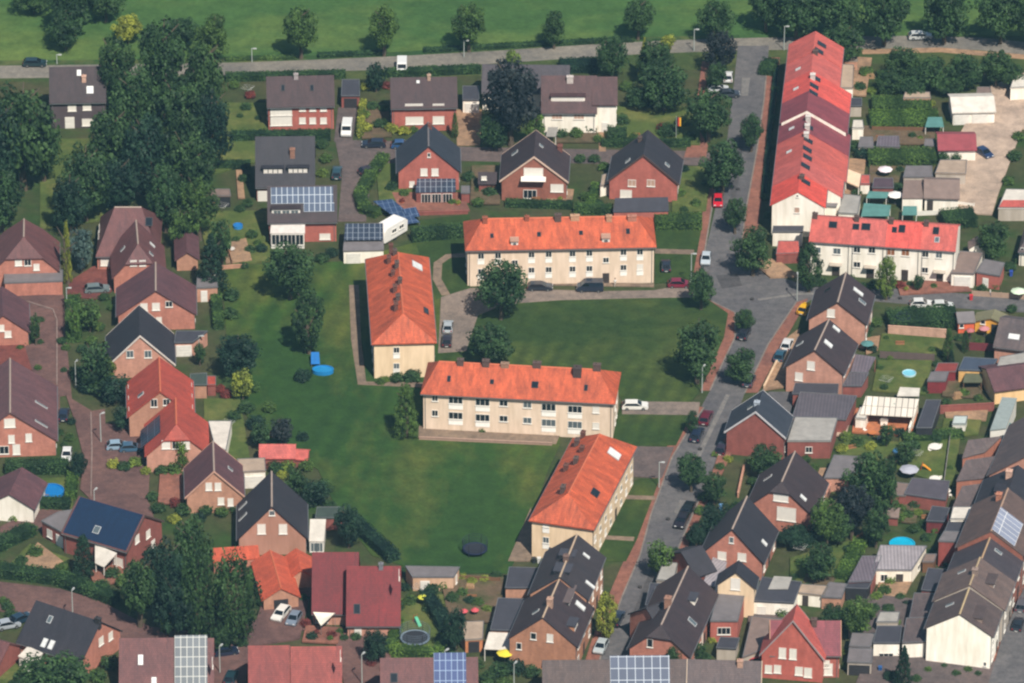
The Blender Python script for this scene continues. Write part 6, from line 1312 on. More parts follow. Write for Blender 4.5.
# ================================================================== hedges
hedge('tall clipped hedge right of the long cream block', [(655, 226), (701, 226)], 4.2, 1.9, 'm'); hedge('dark hedge between the star gabled house and the long cream block', [(575, 212), (612, 214)], 2, 1.8, 'm')
hedge('dark hedge along the upper edge of the block lawn', [(412, 241), (466, 236)], 2.4, 2.4, 'd'); hedge('low hedge along the country road behind the long brick house', [(226, 80), (345, 77)], 2.2, 1.3, 'd'); hedge('low hedge along the country road behind the four shutter house', [(386, 76), (480, 72)], 2.2, 1.4, 'd')
hedge('dark box hedge along the road behind the white house', [(560, 70), (597, 69)], 4, 1.8, 'n'); hedge('straight dark hedge in front of the long brick house', [(232, 140), (330, 139)], 2.4, 1.7, 'd'); hedge('yellow green narrow hedge beside the white van', [(363, 106), (360, 138)], 1.4, 1.6, 'y')
hedge('curved hedge beside the cul-de-sac lane', [(384, 160), (371, 178), (360, 198), (364, 212), (378, 217)], 2.4, 1.6, 'm'); hedge('clipped hedge at the foot of the white house garden', [(602, 146), (690, 146)], 1.6, 1.4, 'd'); hedge('round clipped hedge beside the white house path', [(608, 141), (626, 141)], 4.0, 2.4, 'd')
hedge('uppermost hedge of the strip gardens', [(872, 108), (930, 108)], 5.0, 1.7, 'm'); hedge('wide flat topped hedge of the strip gardens', [(870, 124), (938, 123)], 6.5, 1.6, 'g'); hedge('lower hedge of the strip gardens below the violet roof', [(868, 162), (936, 162)], 5.5, 2.0, 'm'); hedge('dark hedge right of the white picket terrace', [(942, 225), (974, 222)], 5, 2.2, 'd')
hedge('long hedge along the lower street in the bottom left', [(-20, 572), (58, 582), (116, 604)], 3.0, 1.9, 'd'); hedge('sloping hedge left of the blue roofed house', [(-4, 550), (32, 532)], 3.0, 1.7, 'd'); hedge('dark hedge behind the small garden with the blue pool', [(6, 472), (68, 471)], 3.0, 2.0, 'd'); hedge('light hedge right of the blue pool', [(73, 478), (71, 500)], 2.0, 1.6, 'g'); hedge('dark hedge below the blue pool', [(37, 507), (70, 508)], 2.6, 1.7, 'd')
hedge('block shaped hedge beside the brown estate street', [(73, 303), (74, 343)], 2.8, 2.0, 'm'); hedge('square hedge enclosing the trampoline garden', [(398, 626), (391, 654), (438, 658), (446, 642)], 2.0, 1.7, 'g'); hedge('dark diagonal hedge beside the trampoline garden', [(426, 600), (446, 632)], 2.6, 2.2, 'n'); hedge('dark diagonal hedge at the corner of the big lawn', [(350, 522), (394, 562)], 2.6, 1.8, 'n')
hedge('broad hedge beside the side street behind the concrete wall', [(888, 326), (956, 322)], 6, 2.2, 'd'); hedge('low hedge below the framed garden lawn', [(903, 442), (962, 437)], 2.4, 1.4, 'm'); hedge('light green hedge left of the violet grey roof', [(860, 546), (842, 582)], 2.6, 1.7, 'g'); hedge('hedge at the purple roofed shed beside the lawn', [(216, 300), (219, 330)], 2.0, 1.7, 'm')
hedge('trimmed hedge behind the dark slate house', [(210, 168), (250, 168)], 1.8, 1.4, 'd'); hedge('narrow light hedge before the brown brick gable house', [(590, 212), (596, 190)], 1.6, 1.8, 'g'); hedge('low dark hedge before the brown brick gable house', [(506, 206), (572, 208)], 1.8, 1.3, 'd'); hedge('low dark hedge strip between the terrace and its pavement', [(776, 70), (763, 200)], .9, .9, 'n'); hedge('round traffic island hedge at the junction', [(766, 76), (771, 64)], 3.2, 1.4, 'd')  # terrace strip: dark foliage put where only a shadow runs
# ================================================================== cars
car('estate', 35, 66, 0, (34, 56, 62), 'dark teal car on the country road at the upper left'); car('van', 402, 71, -90, (238, 238, 236), 'white van driving on the country road'); car('van', 347, 133, -93, (240, 239, 236), 'white van parked before the open black garage')
car('estate', 374, 147, 180, (36, 44, 62), 'dark navy car parked at the top of the cul-de-sac'); car('hatch', 402, 148, 0, (52, 92, 140), 'blue small car left of the conservatory house'); car('estate', 337, 176, 88, (44, 74, 84), 'dark teal car beside the slate attic house'); car('hatch', 369, 174, 25, (58, 48, 58), 'dark plum car at the curved hedge')
car('hatch', 448, 330, 88, (176, 184, 190), 'silver car parked behind the balcony block'); car('hatch', 447, 344, 88, (52, 44, 52), 'dark car parked below the silver one'); car('estate', 540, 290, 0, (44, 50, 62), 'dark glossy car parked before the long cream block, beside the tree'); car('van', 590, 291, 180, (34, 46, 64), 'dark blue van parked before the long cream block'); car('hatch', 679, 287, 0, (130, 34, 58), 'dark red car at the end of the lane')
car('hatch', 666, 269, 90, (42, 46, 56), 'dark car parked on the grass beside the long cream block'); car('hatch', 718, 204, -92, (216, 36, 56), 'bright red car on the main street'); car('hatch', 706, 262, -95, (196, 206, 214), 'pale silver car parked on the main street'); car('estate', 635, 409, 0, (240, 238, 232), 'white estate car at the end of the balcony block')
car('estate', 706, 421, 76, (104, 34, 54), 'dark red parked car on the main street'); car('estate', 697, 438, 76, (36, 46, 70), 'dark blue car parked below the dark red one'); car('hatch', 722, 452, 76, (52, 40, 52), 'dark car half hidden left of the silver verge house'); car('estate', 688, 512, 74, (34, 40, 46), 'black car on the street, upper of two'); car('estate', 682, 524, -106, (40, 34, 42), 'black car on the street, lower of two')
car('estate', 617, 622, 74, (34, 42, 60), 'dark navy car under the yellow green street tree'); car('hatch', 601, 650, -106, (186, 196, 200), 'pale silver car at the bottom of the main street'); car('hatch', 749, 384, 76, (70, 78, 92), 'grey car in the shade of the street tree'); car('hatch', 744, 337, 74, (44, 48, 60), 'dark car at the corner of the inner lawn'); car('hatch', 780, 359, 76, (44, 84, 104), 'teal blue car before the lower pale brick house'); car('hatch', 787, 348, 76, (224, 224, 224), 'white car before the lower pale brick house')
car('hatch', 805, 312, 66, (240, 184, 40), 'yellow car at the corner of the side street'); car('hatch', 984, 156, -58, (40, 58, 96), 'dark blue car in the concrete yard'); car('estate', 920, 39, 4, (204, 208, 208), 'silver car on the shaded road in the wood'); car('hatch', 718, 92, 4, (206, 210, 214), 'silver car in the parking bay, left of three'); car('hatch', 729, 97, 4, (60, 66, 76), 'dark car in the parking bay, lowest of three'); car('hatch', 728, 80, 88, (226, 226, 226), 'white car in the parking bay, topmost of three')
car('estate', 97, 292, 8, (116, 130, 132), 'grey green car on the red paved drive'); car('hatch', 64, 418, 88, (36, 46, 66), 'dark navy car on the brown estate street'); car('hatch', 67, 458, -90, (234, 233, 230), 'white car beside the large brick gable'); car('hatch', 118, 449, 6, (150, 176, 196), 'pale blue car on the brown driveway'); car('hatch', 131, 451, 6, (70, 104, 130), 'mid blue car right of the pale blue one')
car('estate', 281, 617, -112, (238, 236, 230), 'white car on the paved drive beside the orange roofs'); car('hatch', 294, 622, -106, (128, 140, 156), 'grey blue car right of the white car on the drive'); car('hatch', 226, 655, 14, (34, 44, 66), 'navy car on the brown drive'); car('hatch', 231, 681, 80, (34, 60, 70), 'dark teal car at the bottom edge'); car('hatch', 8, 628, 20, (170, 178, 186), 'silver car at the lower left edge'); car('hatch', 21, 622, 40, (40, 62, 80), 'dark blue car beside the slate roof at lower left')
car('hatch', 1018, 628, 76, (38, 44, 52), 'dark car on the far right street'); car('estate', 1022, 608, 76, (96, 96, 104), 'grey car on the far right street'); car('hatch', 921, 307, 0, (228, 228, 226), 'white car on the side street, left of two'); car('hatch', 942, 309, 0, (216, 218, 216), 'white car on the side street, right of two'); car('hatch', 757, 664, 10, (190, 40, 54), 'red car behind the red gabled house')
# ================================================================== street lamps
for x, y, t, l, hd in [(57, 64, 55, 'street lamp at the upper left country road', 0), (252, 62, 49, 'street lamp on the meadow edge above the lit garden', 0), (464, 57, 41, 'street lamp beside the broad round meadow tree', 0), (694, 51, 30, 'street lamp near the purple brown tree', 0), (784, 50, 27, 'street lamp at the top of the long red terrace', 0), (691, 286, 254, 'street lamp beside the dark red car', 0), (702, 393, 367, 'street lamp at the corner of the inner lawn', 60), (659, 488, 462, 'street lamp beside the car park', 0), (797, 301, 275, 'street lamp at the side street corner', 90),
   (73, 622, 590, 'street lamp leaning over the lower street', 70), (95, 520, 490, 'street lamp behind the blue roof', 60), (101, 443, 414, 'street lamp at the brown driveway', 40), (76, 388, 362, 'street lamp among the shrubs of the brown street', 60), (362, 685, 654, 'street lamp before the paved court', 60), (514, 697, 663, 'street lamp at the bottom beside the brown gable', 60), (220, 674, 646, 'street lamp beside the navy car', 60), (67, 308, 288, 'short lamp post at the red drive', 0), (445, 690, 650, 'street lamp behind the blue solar roof', 50), (199, 352, 336, 'white lamp globe post beside the white garage', 0), (215, 290, 274, 'white lamp globe post at the lawn annex', 0)]:
    lamp(x, y, t, l, hd)

hedge('ragged dark shrub belt at the meadow edge below the round trees', [(318, 57), (384, 54.5)], 1.6, .8, 'd'); hedge('ragged dark shrub belt at the meadow edge left of the lamp', [(424, 52), (462, 50)], 1.6, .8, 'd'); hedge('ragged dark shrub belt at the meadow edge right of the lamp', [(474, 49.5), (548, 45)], 1.6, .8, 'd'); hedge('dark shrub belt at the meadow end near the junction', [(560, 44.5), (634, 41)], 1.6, .8, 'd'); hedge('shrub belt at the meadow edge by the lamp post', [(226, 60.5), (296, 58.5)], 1.4, .6, 'm')
# ================================================================== garden things
pool(51, 495, 2.3, 1.0, (20, 120, 190), (24, 120, 190), 'bright blue round pool in the hedged garden'); pool(909, 376, 1.25, .7, (130, 205, 226), (190, 222, 230), 'pale cyan round paddling pool on the garden lawn'); pool(902, 548, 2.2, .9, (20, 176, 214), (20, 180, 218), 'large cyan pool behind the corrugated roof'); pool(897, 452, .8, .4, (60, 110, 150), (70, 110, 150), 'small blue tub at the end of the terracotta terrace')
pool(323, 373, 1.9, .9, (40, 140, 200), (30, 130, 196), 'turquoise blue paddling pool on the big lawn', ry=1.3)
flat('blue tarpaulin stretched over poles on the big lawn', [(311, 364), (320, 364), (319, 352), (311, 352)], .8, 1.6, METAL, plain((36, 116, 190), .6), name='tarpaulin', cat='tarpaulin', posts=True, t=.06)
trampoline(475, 553, 2.1, 'dark netted trampoline on the big lawn', (34, 44, 74)); trampoline(415, 642, 2.5, 'pale netted trampoline in the hedge-enclosed garden', (120, 136, 150)); trampoline(903, 328, 1.3, 'dark round trampoline behind the concrete wall', (40, 64, 90)); bush(303, 381, 18, 'n', 'very dark shrub beside the turquoise pool on the lawn', .9)
for x, y, r, h, c, l in [(885, 178, 1.4, 2.3, (240, 226, 232), 'pinkish white parasol in the strip gardens'), (895, 204, 1.5, 2.4, (244, 242, 238), 'white parasol beside the bungalow annex'), (1018, 300, 1.4, 2.3, (216, 236, 206), 'pale green parasol at the side street'), (894, 418, 2.2, 2.9, (34, 110, 104), 'dark teal parasol at the barred patio roof'), (505, 664, 1.4, 2.6, (232, 214, 60), 'bright yellow parasol beside the cream awning'), (909, 477, 1.7, 2.0, (176, 178, 190), 'grey round parasol over a seat in the right gardens'), (867, 352, 1.2, 2.2, (80, 130, 130), 'teal grey parasol beside the pale brick house'), (1004, 432, 1.1, 2.2, (34, 110, 108), 'teal folded parasol before the grey green conservatory'), (464, 618, .7, 1.8, (206, 84, 92), 'red parasol above the beige shed roof, left'), (475, 617, .7, 1.8, (206, 84, 92), 'red parasol above the beige shed roof, right'), (423, 606, .9, 2.2, (200, 204, 70), 'yellow green parasol in the trampoline garden'), (984, 336, 1.0, 2.0, (196, 130, 136), 'pink parasol before the yellow garden house'), (970, 338, .8, 2.0, (180, 104, 108), 'rose red parasol before the orange garden house')]:
    parasol(x, y, r, h, c, l)
pool(238, 229, .9, .9, (40, 120, 190), (44, 130, 200), 'blue paddling ball shaped pool on the garden lawn'); table_set(935, 450, 'white garden table on the right lawn', r=1.15); table_set(935, 482, 'white garden table below the grey parasol', r=1.0); table_set(945, 494, 'white garden table at the dark house wall', r=1.0); table_set(231, 252, 'pale round garden table by the stone terrace', (214, 206, 196)); table_set(912, 474, 'yellow green round garden table', (196, 190, 90), r=1.0); table_set(556, 196, 'white table before the brown brick gable house'); table_set(872, 436, 'orange wood table on the terracotta terrace', (200, 120, 70))
for x, y, hd, l in [(930, 452, 30, 'white garden chair left of the upper white table'), (940, 448, 200, 'white garden chair right of the upper white table'), (931, 486, 20, 'white garden chair left of the middle white table'), (940, 480, 190, 'white garden chair right of the middle white table'), (228, 247, 0, 'white garden chair on the stone terrace'), (950, 497, 100, 'white garden chair at the dark house wall'), (865, 432, 40, 'white garden chair on the terracotta terrace'), (879, 440, 180, 'second white garden chair on the terracotta terrace')]: chair(x, y, hd, l)
slide(927, 472, 80, (244, 160, 40), 'orange garden slide beside the grey parasol'); slide(896, 322, 90, (240, 200, 60), 'yellow garden slide at the hedge'); slide(418, 626, 30, (90, 190, 150), 'mint green climbing slide in the trampoline garden')
bin_(971, 300, (206, 52, 60), 'red wheelie bin by the side street fence'); bin_(1011, 276, (50, 80, 170), 'blue wheelie bin by the grey roofed brick shed'); bin_(721, 510, (110, 160, 210), 'pale blue bin among the dark shrubs'); bin_(880, 672, (40, 90, 150), 'blue bin at the teal door garage'); bin_(534, 563, (50, 52, 56), 'dark bin at the slantwise block'); bin_(539, 563, (220, 220, 216), 'white bin at the slantwise block'); bin_(702, 272, (60, 62, 60), 'dark bin beside the pale silver car')
# sun sail
root = empty('sun_sail', Matrix.Translation(G(324, 626)), 'white triangular sun sail below the dark red roofs', 'sun sail')
o0 = G(324, 626); q = [G(313, 612, 2.7)-o0, G(335, 613, 2.9)-o0, G(321, 626, 2.4)-o0]; cc = (q[0]+q[1]+q[2])/3-Vector((0, 0, .3))
b = MB(); b.shell([tuple(v) for v in q]+[tuple(cc)], [(0, 3, 1), (1, 3, 2), (2, 3, 0)], .03); b.obj('cloth', plain((246, 238, 220), .8), root, Matrix())
for v in q: b = MB(); b.cyl((v.x, v.y, 0), (v.x, v.y, v.z+.1), .05, .05, 6); b.obj('post', METAL, root, Matrix())
# flag
root = empty('flag', Matrix.Translation(G(676, 142)), 'black red and gold flag hanging in the garden', 'flag'); b = MB(); b.cyl((0, 0, 0), (0, 0, 5.5), .05, .04, 6); b.obj('pole', LITMET, root, Matrix())
for i, c in enumerate(((40, 36, 36), (214, 60, 50), (250, 190, 50))):
    b = MB(); b.box(.05+.28*i, .05+.28*(i+1), -.02-.03*i, .02-.03*i, 3.4, 5.2); b.obj('stripe', plain(c, .8), root, Matrix())
# person: continuous skinned body
def person(x, y, head, label, shirt, trousers):
    root = empty('person', Matrix.Translation(G(x, y)+Vector((0, 0, .05))) @ Matrix.Rotation(rad(head), 4, 'Z'), label, 'person')
    V = [(0, 0, .95), (0, 0, 1.2), (0, 0, 1.42), (0, 0, 1.52), (0, .01, 1.62), (0, .01, 1.72), (.1, 0, .9), (.12, .02, .5), (.12, .14, .08), (.13, .26, .04), (-.1, 0, .9), (-.12, -.06, .5), (-.12, -.22, .1), (-.13, -.12, .04), (.2, 0, 1.4), (.27, -.06, 1.13), (.26, .1, .92), (.26, .14, .84), (-.2, 0, 1.4), (-.27, .06, 1.13), (-.26, .2, .98), (-.26, .25, .92)]
    E = [(0, 1), (1, 2), (2, 3), (3, 4), (4, 5), (0, 6), (6, 7), (7, 8), (8, 9), (0, 10), (10, 11), (11, 12), (12, 13), (2, 14), (14, 15), (15, 16), (16, 17), (2, 18), (18, 19), (19, 20), (20, 21)]
    rr = [.15, .14, .15, .06, .1, .09, .1, .07, .05, .05, .1, .07, .05, .05, .07, .05, .04, .045, .07, .05, .04, .045]
    me = bpy.data.meshes.new('person_body'); me.from_pydata(V, E, []); o = bpy.data.objects.new('body', me); COL.objects.link(o)
    m = o.modifiers.new('s', 'SKIN'); s2 = o.modifiers.new('d', 'SUBSURF'); s2.levels = s2.render_levels = 1
    for i, d in enumerate(me.skin_vertices[0].data): d.radius = (rr[i], rr[i]); d.use_root = (i == 0)
    dg = bpy.context.evaluated_depsgraph_get(); me2 = bpy.data.meshes.new_from_object(o.evaluated_get(dg)); bpy.data.objects.remove(o)
    skin = plain((214, 160, 132), .6); sh, trm, hr = plain(shirt, .8), plain(trousers, .8), plain((70, 52, 40), .8)
    me2.materials.clear()
    for mm in (skin, sh, trm): me2.materials.append(mm)
    for p in me2.polygons:
        z = p.center.z; p.material_index = 2 if z < .98 and abs(p.center.x) < .24 and z > .1 else 1 if .98 <= z < 1.47 and not (abs(p.center.x) > .24 and z < 1.15) else 0; p.use_smooth = True
    link('body', me2, root, Matrix())
    b = MB(); b.lathe([(.1, 1.66), (.118, 1.72), (.105, 1.79), (.05, 1.835)], 10); b.obj('hair', hr, root, Matrix())
person(615, 287, 20, 'person in pale clothes standing at the entrance of the long cream block', (236, 232, 226), (196, 186, 174))
person(990, 297, 90, 'person in white top behind the fence of the side street', (240, 238, 234), (70, 80, 100))
# fences
fence('pale timber fence along the side street gardens', [(972, 296), (1030, 300)], 1.1, plain((176, 148, 128), .8)); fence('white picket fence of the bungalow terrace', [(917, 216), (941, 215)], 1.0, WHITE); fence('white low fence beside the concrete yard', [(952, 205), (974, 208)], .9, WHITE); fence('brown plank fence right of the round dark tree', [(852, 548), (862, 540)], 1.6, WOOD); fence('brown garden fence between the strip gardens', [(872, 132), (926, 133)], 1.2, WOOD); fence('dark brown fence below the garden lawn with the cyan pool', [(880, 358), (934, 361)], 1.4, plain((104, 88, 84), .8)); fence('low wooden fence beside the blue paddling ball', [(232, 266), (222, 232)], 1.1, WOOD); fence('grey fence strip right of the parasol garden', [(950, 440), (942, 500)], 1.2, plain((140, 136, 132), .8)); fence('dark fence between the trampoline garden and the diagonal hedge', [(440, 580), (500, 584)], 1.2, WOOD)
wall_line('low brick wall in front of the brick terrace conservatory', [(468, 214), (400, 216)], .7, DBRICK); wall_line('low stone wall at the end of the garden lawn', [(222, 270), (246, 268)], .8, TBRICK); wall_line('low terrace wall before the balcony block', [(419, 440), (552, 446)], .6, plain((170, 140, 124), .8)); wall_line('pinkish side wall along the path of the grey annex', [(836, 480), (812, 530)], 1.6, PBRICK); wall_line('low pale wall along the main street front gardens', [(786, 346), (764, 390)], .8, render_wall((220, 190, 160))); wall_line('white wall fragment beside the white garage', [(744, 470), (738, 498)], 1.0, TBRICK)
# shrubs
bushes('beside the conservatory house', [(468, 180, 14, 'd'), (480, 192, 12, 'm'), (392, 190, 14, 'd'), (452, 204, 10, 'g'), (404, 196, 12, 'm')])
bushes('between the two country road houses', [(364, 118, 14, 'l'), (372, 110, 14, 'd'), (366, 132, 16, 'y'), (380, 128, 16, 'd'), (392, 132, 15, 'y'), (404, 134, 14, 'y'), (384, 112, 13, 'm'), (386, 88, 12, 'r'), (366, 90, 12, 'y'), (414, 132, 10, 'm'), (446, 128, 8, 'y'), (450, 92, 10, 'd')])
bushes('in the white house garden', [(622, 124, 16, 'd'), (590, 132, 18, 'd'), (576, 138, 16, 'm'), (562, 138, 14, 'd'), (598, 142, 12, 'm'), (668, 136, 22, 'd'), (652, 108, 16, 'n'), (682, 126, 16, 'm'), (662, 130, 12, 'r'), (634, 140, 12, 'm'), (626, 90, 14, 'm')])
bushes('between the gable fronts', [(580, 162, 13, 'd'), (594, 162, 13, 'd'), (604, 170, 14, 'm'), (586, 200, 14, 'm'), (598, 206, 12, 'd'), (490, 196, 16, 'd'), (478, 206, 14, 'm'), (496, 182, 12, 'd'), (684, 172, 12, 'n'), (696, 206, 12, 'm'), (680, 196, 12, 'g'), (690, 140, 14, 'd')])
bushes('at the street end of the star gabled house', [(706, 186, 10, 'd'), (684, 212, 10, 'd')])
bushes('before the long brick house', [(322, 148, 14, 'd'), (326, 162, 14, 'm'), (322, 176, 13, 'l'), (246, 110, 12, 'd'), (250, 98, 12, 'r'), (240, 118, 8, 'd'), (258, 120, 8, 'd'), (234, 88, 12, 'm')])
bushes('behind the slate attic house', [(244, 182, 14, 'd'), (216, 196, 12, 'm'), (240, 212, 12, 'd'), (252, 238, 14, 'd'), (236, 242, 10, 'd'), (262, 252, 14, 'n'), (322, 262, 16, 'd'), (332, 256, 14, 'n'), (306, 264, 14, 'd'), (248, 206, 12, 'd')])
bushes('on the left edge of the big lawn', [(232, 300, 18, 'd'), (230, 318, 18, 'd'), (252, 392, 18, 'm'), (246, 412, 18, 'd'), (256, 428, 20, 'n'), (234, 420, 16, 'd'), (270, 412, 16, 'm'), (226, 398, 14, 'r'), (220, 392, 12, 'r'), (272, 437, 10, 'r'), (303, 440, 14, 'n'), (258, 440, 18, 'd')])
bushes('at the cream block walls', [(381, 384, 12, 'm'), (397, 382, 16, 'd'), (412, 381, 20, 'd'), (386, 382, 10, 'l'), (549, 434, 10, 'r'), (556, 434, 10, 'm'), (462, 430, 8, 'l'), (482, 432, 8, 'm')])
bushes('left of the slate gable house', [(62, 344, 12, 'd'), (78, 378, 20, 'd'), (88, 392, 22, 'n'), (100, 394, 26, 'd'), (112, 398, 24, 'n'), (72, 424, 10, 'n'), (118, 362, 12, 'y'), (60, 435, 10, 'd'), (70, 440, 12, 'm'), (98, 330, 12, 'l'), (40, 322, 10, 'd'), (26, 345, 10, 'm'), (66, 350, 10, 'm'), (38, 370, 9, 'm')])
bushes('below the orange roofed house', [(113, 468, 15, 'y'), (124, 470, 15, 'd'), (135, 466, 16, 'l'), (146, 474, 12, 'y'), (162, 474, 16, 'd'), (174, 474, 18, 'm'), (152, 500, 14, 'd'), (158, 512, 16, 'd'), (176, 506, 14, 'r'), (184, 514, 18, 'd'), (206, 514, 16, 'd'), (222, 516, 16, 'm'), (200, 520, 14, 'n'), (174, 522, 14, 'y'), (234, 512, 12, 'd')])
bushes('below the long red shed', [(288, 470, 16, 'l'), (276, 472, 18, 'd'), (306, 470, 18, 'm'), (324, 492, 20, 'd'), (310, 506, 20, 'n'), (330, 510, 16, 'd'), (282, 478, 12, 'y')])
bushes('around the blue roofed house', [(36, 556, 18, 'm'), (22, 564, 14, 'd'), (62, 572, 16, 'm'), (112, 578, 18, 'd'), (124, 586, 20, 'm'), (102, 590, 18, 'd'), (14, 520, 14, 'l'), (8, 610, 14, 'd'), (134, 600, 18, 'n'), (20, 508, 12, 'l'), (4, 500, 10, 'd')])
bushes('around the lower slate house', [(110, 668, 22, 'd'), (98, 680, 20, 'm'), (12, 618, 14, 'd'), (36, 676, 14, 'd'), (4, 604, 12, 'm'), (80, 682, 18, 'd')])
bushes('in the trampoline garden', [(398, 610, 16, 'd'), (410, 604, 16, 'm'), (432, 592, 16, 'd'), (444, 588, 18, 'm'), (452, 602, 16, 'd'), (462, 596, 14, 'm'), (472, 584, 12, 'y'), (484, 582, 12, 'y'), (462, 580, 12, 'y'), (496, 578, 12, 'd'), (440, 616, 18, 'n'), (446, 640, 20, 'n'), (452, 662, 18, 'd'), (478, 606, 14, 'm'), (487, 612, 12, 'l'), (470, 604, 14, 'n'), (430, 612, 16, 'd'), (356, 640, 12, 'd'), (404, 590, 12, 'n')])
bushes('below the brown gable house', [(500, 676, 24, 'd'), (516, 672, 22, 'n'), (488, 684, 20, 'd'), (532, 676, 18, 'd'), (504, 690, 20, 'm'), (476, 668, 16, 'd')])
bushes('in the red paved court', [(312, 640, 14, 'n'), (306, 626, 12, 'r'), (340, 634, 10, 'm'), (332, 638, 12, 'r'), (371, 666, 12, 'r'), (384, 672, 10, 'r'), (242, 646, 14, 'd'), (254, 666, 10, 'm')])
bushes('along the east pavement', [(720, 470, 12, 'm'), (704, 482, 12, 'd'), (736, 510, 14, 'd'), (704, 500, 14, 'd'), (712, 530, 18, 'n'), (692, 540, 16, 'd'), (676, 556, 14, 'd'), (726, 448, 10, 'm'), (728, 462, 11, 'y'), (716, 456, 10, 'l'), (700, 514, 14, 'm')])
bushes('in the strip gardens', [(850, 70, 14, 'd'), (866, 76, 16, 'm'), (860, 90, 14, 'd'), (872, 94, 12, 'l'), (852, 150, 16, 'd'), (862, 158, 18, 'n'), (912, 138, 10, 'd'), (920, 140, 8, 'l'), (904, 130, 10, 'd'), (878, 130, 10, 'd'), (900, 172, 10, 'd'), (898, 190, 12, 'd'), (856, 196, 12, 'd'), (864, 190, 10, 'm'), (920, 105, 9, 'y'), (932, 106, 9, 'y'), (945, 200, 14, 'm'), (960, 174, 12, 'l'), (884, 186, 10, 'd'), (936, 128, 10, 'n'), (894, 148, 8, 'l'), (1014, 160, 16, 'd'), (1018, 140, 14, 'm'), (1008, 184, 14, 'm'), (938, 198, 10, 'm')])
bushes('along the foot of the red terrace', [(774, 120, 9, 'd'), (771, 150, 9, 'n'), (768, 178, 9, 'd'), (766, 200, 10, 'm'), (768, 218, 10, 'd'), (776, 92, 9, 'm')])
bushes('before the white terrace', [(822, 286, 14, 'd'), (850, 282, 12, 'm'), (874, 288, 14, 'm'), (862, 290, 12, 'd'), (900, 288, 12, 'r'), (934, 288, 8, 'm'), (910, 286, 9, 'd'), (982, 290, 10, 'd'), (996, 288, 10, 'm'), (1010, 270, 14, 'd'), (1018, 262, 12, 'd'), (970, 282, 9, 'd')])
bushes('at the side street hedge', [(866, 332, 14, 'd'), (876, 326, 14, 'm'), (942, 320, 16, 'd'), (930, 318, 18, 'n'), (912, 316, 18, 'd'), (866, 338, 12, 'd'), (872, 352, 12, 'n'), (948, 372, 10, 'm'), (1012, 312, 12, 'd'), (978, 345, 10, 'm'), (958, 340, 10, 'd')])
bushes('around the barred patio roof', [(846, 440, 14, 'l'), (858, 446, 16, 'm'), (870, 450, 14, 'y'), (882, 446, 12, 'm'), (898, 462, 14, 'd'), (914, 450, 16, 'd'), (900, 436, 14, 'n'), (922, 440, 12, 'm'), (936, 442, 12, 'd'), (870, 402, 8, 'd'), (946, 404, 10, 'd'), (978, 400, 10, 'm'), (964, 396, 12, 'g'), (990, 440, 10, 'd'), (842, 452, 14, 'y'), (866, 462, 16, 'd'), (950, 470, 8, 'm')])
bushes('around the round dark tree', [(800, 566, 12, 'm'), (848, 552, 12, 'd'), (842, 572, 12, 'l'), (794, 580, 10, 'd'), (808, 590, 12, 'm'), (770, 612, 16, 'd'), (782, 616, 16, 'm'), (762, 610, 14, 'd'), (838, 618, 18, 'd'), (848, 628, 18, 'm'), (866, 618, 16, 'd'), (876, 600, 14, 'l'), (890, 584, 14, 'l'), (898, 582, 12, 'y'), (884, 594, 16, 'm'), (846, 654, 8, 'l'), (846, 668, 10, 'g'), (852, 612, 14, 'n'), (874, 612, 14, 'd')])
bushes('beside the slate garage row', [(900, 512, 14, 'm'), (914, 508, 14, 'd'), (908, 518, 14, 'm'), (924, 526, 12, 'd'), (898, 522, 16, 'g'), (886, 512, 12, 'd'), (912, 498, 10, 'd'), (918, 516, 12, 'l')])
bushes('before the bright white gable', [(968, 672, 10, 'm'), (978, 676, 9, 'd'), (956, 676, 10, 'd'), (944, 668, 8, 'd'), (928, 672, 9, 'm'), (890, 680, 16, 'n'), (916, 682, 12, 'd')])
bushes('at the cream gable house', [(700, 652, 10, 'm'), (712, 642, 10, 'y'), (706, 660, 12, 'd'), (752, 600, 12, 'd'), (760, 596, 12, 'm')])

bushes('among the roofs below the silver verge house', [(776, 478, 12, 'd'), (806, 462, 12, 'd'), (814, 470, 10, 'm'), (842, 470, 12, 'd'), (752, 484, 12, 'd'), (756, 534, 12, 'd'), (790, 536, 12, 'm'), (776, 540, 12, 'n')])
bushes('on the lawns below the concrete wall', [(886, 340, 8, 'm'), (896, 356, 8, 'd'), (932, 352, 9, 'm'), (942, 356, 10, 'd'), (884, 390, 10, 'd'), (880, 370, 9, 'm'), (926, 392, 10, 'd'), (936, 366, 9, 'd'), (890, 360, 7, 'l')])
bushes('behind the long brown roofed row', [(930, 556, 12, 'd'), (918, 560, 12, 'm'), (926, 540, 12, 'd'), (934, 532, 10, 'm'), (900, 600, 12, 'd'), (888, 612, 14, 'd'), (896, 626, 12, 'm'), (866, 642, 10, 'd'), (914, 532, 14, 'd')])
bushes('around the stone terrace', [(226, 244, 9, 'd'), (250, 252, 12, 'd'), (258, 246, 10, 'm'), (244, 268, 10, 'd'), (214, 240, 12, 'n'), (220, 228, 10, 'd')])
bushes('around the dark red roofed pair', [(402, 574, 12, 'd'), (398, 588, 10, 'n'), (304, 600, 10, 'd'), (396, 620, 10, 'm'), (384, 634, 12, 'd'), (344, 640, 10, 'd')])
bushes('by the western front gardens', [(40, 344, 8, 'd'), (20, 350, 9, 'm'), (64, 372, 8, 'd'), (56, 440, 10, 'm'), (64, 446, 8, 'd'), (50, 466, 10, 'd'), (100, 330, 12, 'd'), (92, 344, 14, 'm'), (104, 300, 12, 'd'), (112, 310, 10, 'm'), (82, 352, 12, 'd'), (94, 366, 16, 'n')])

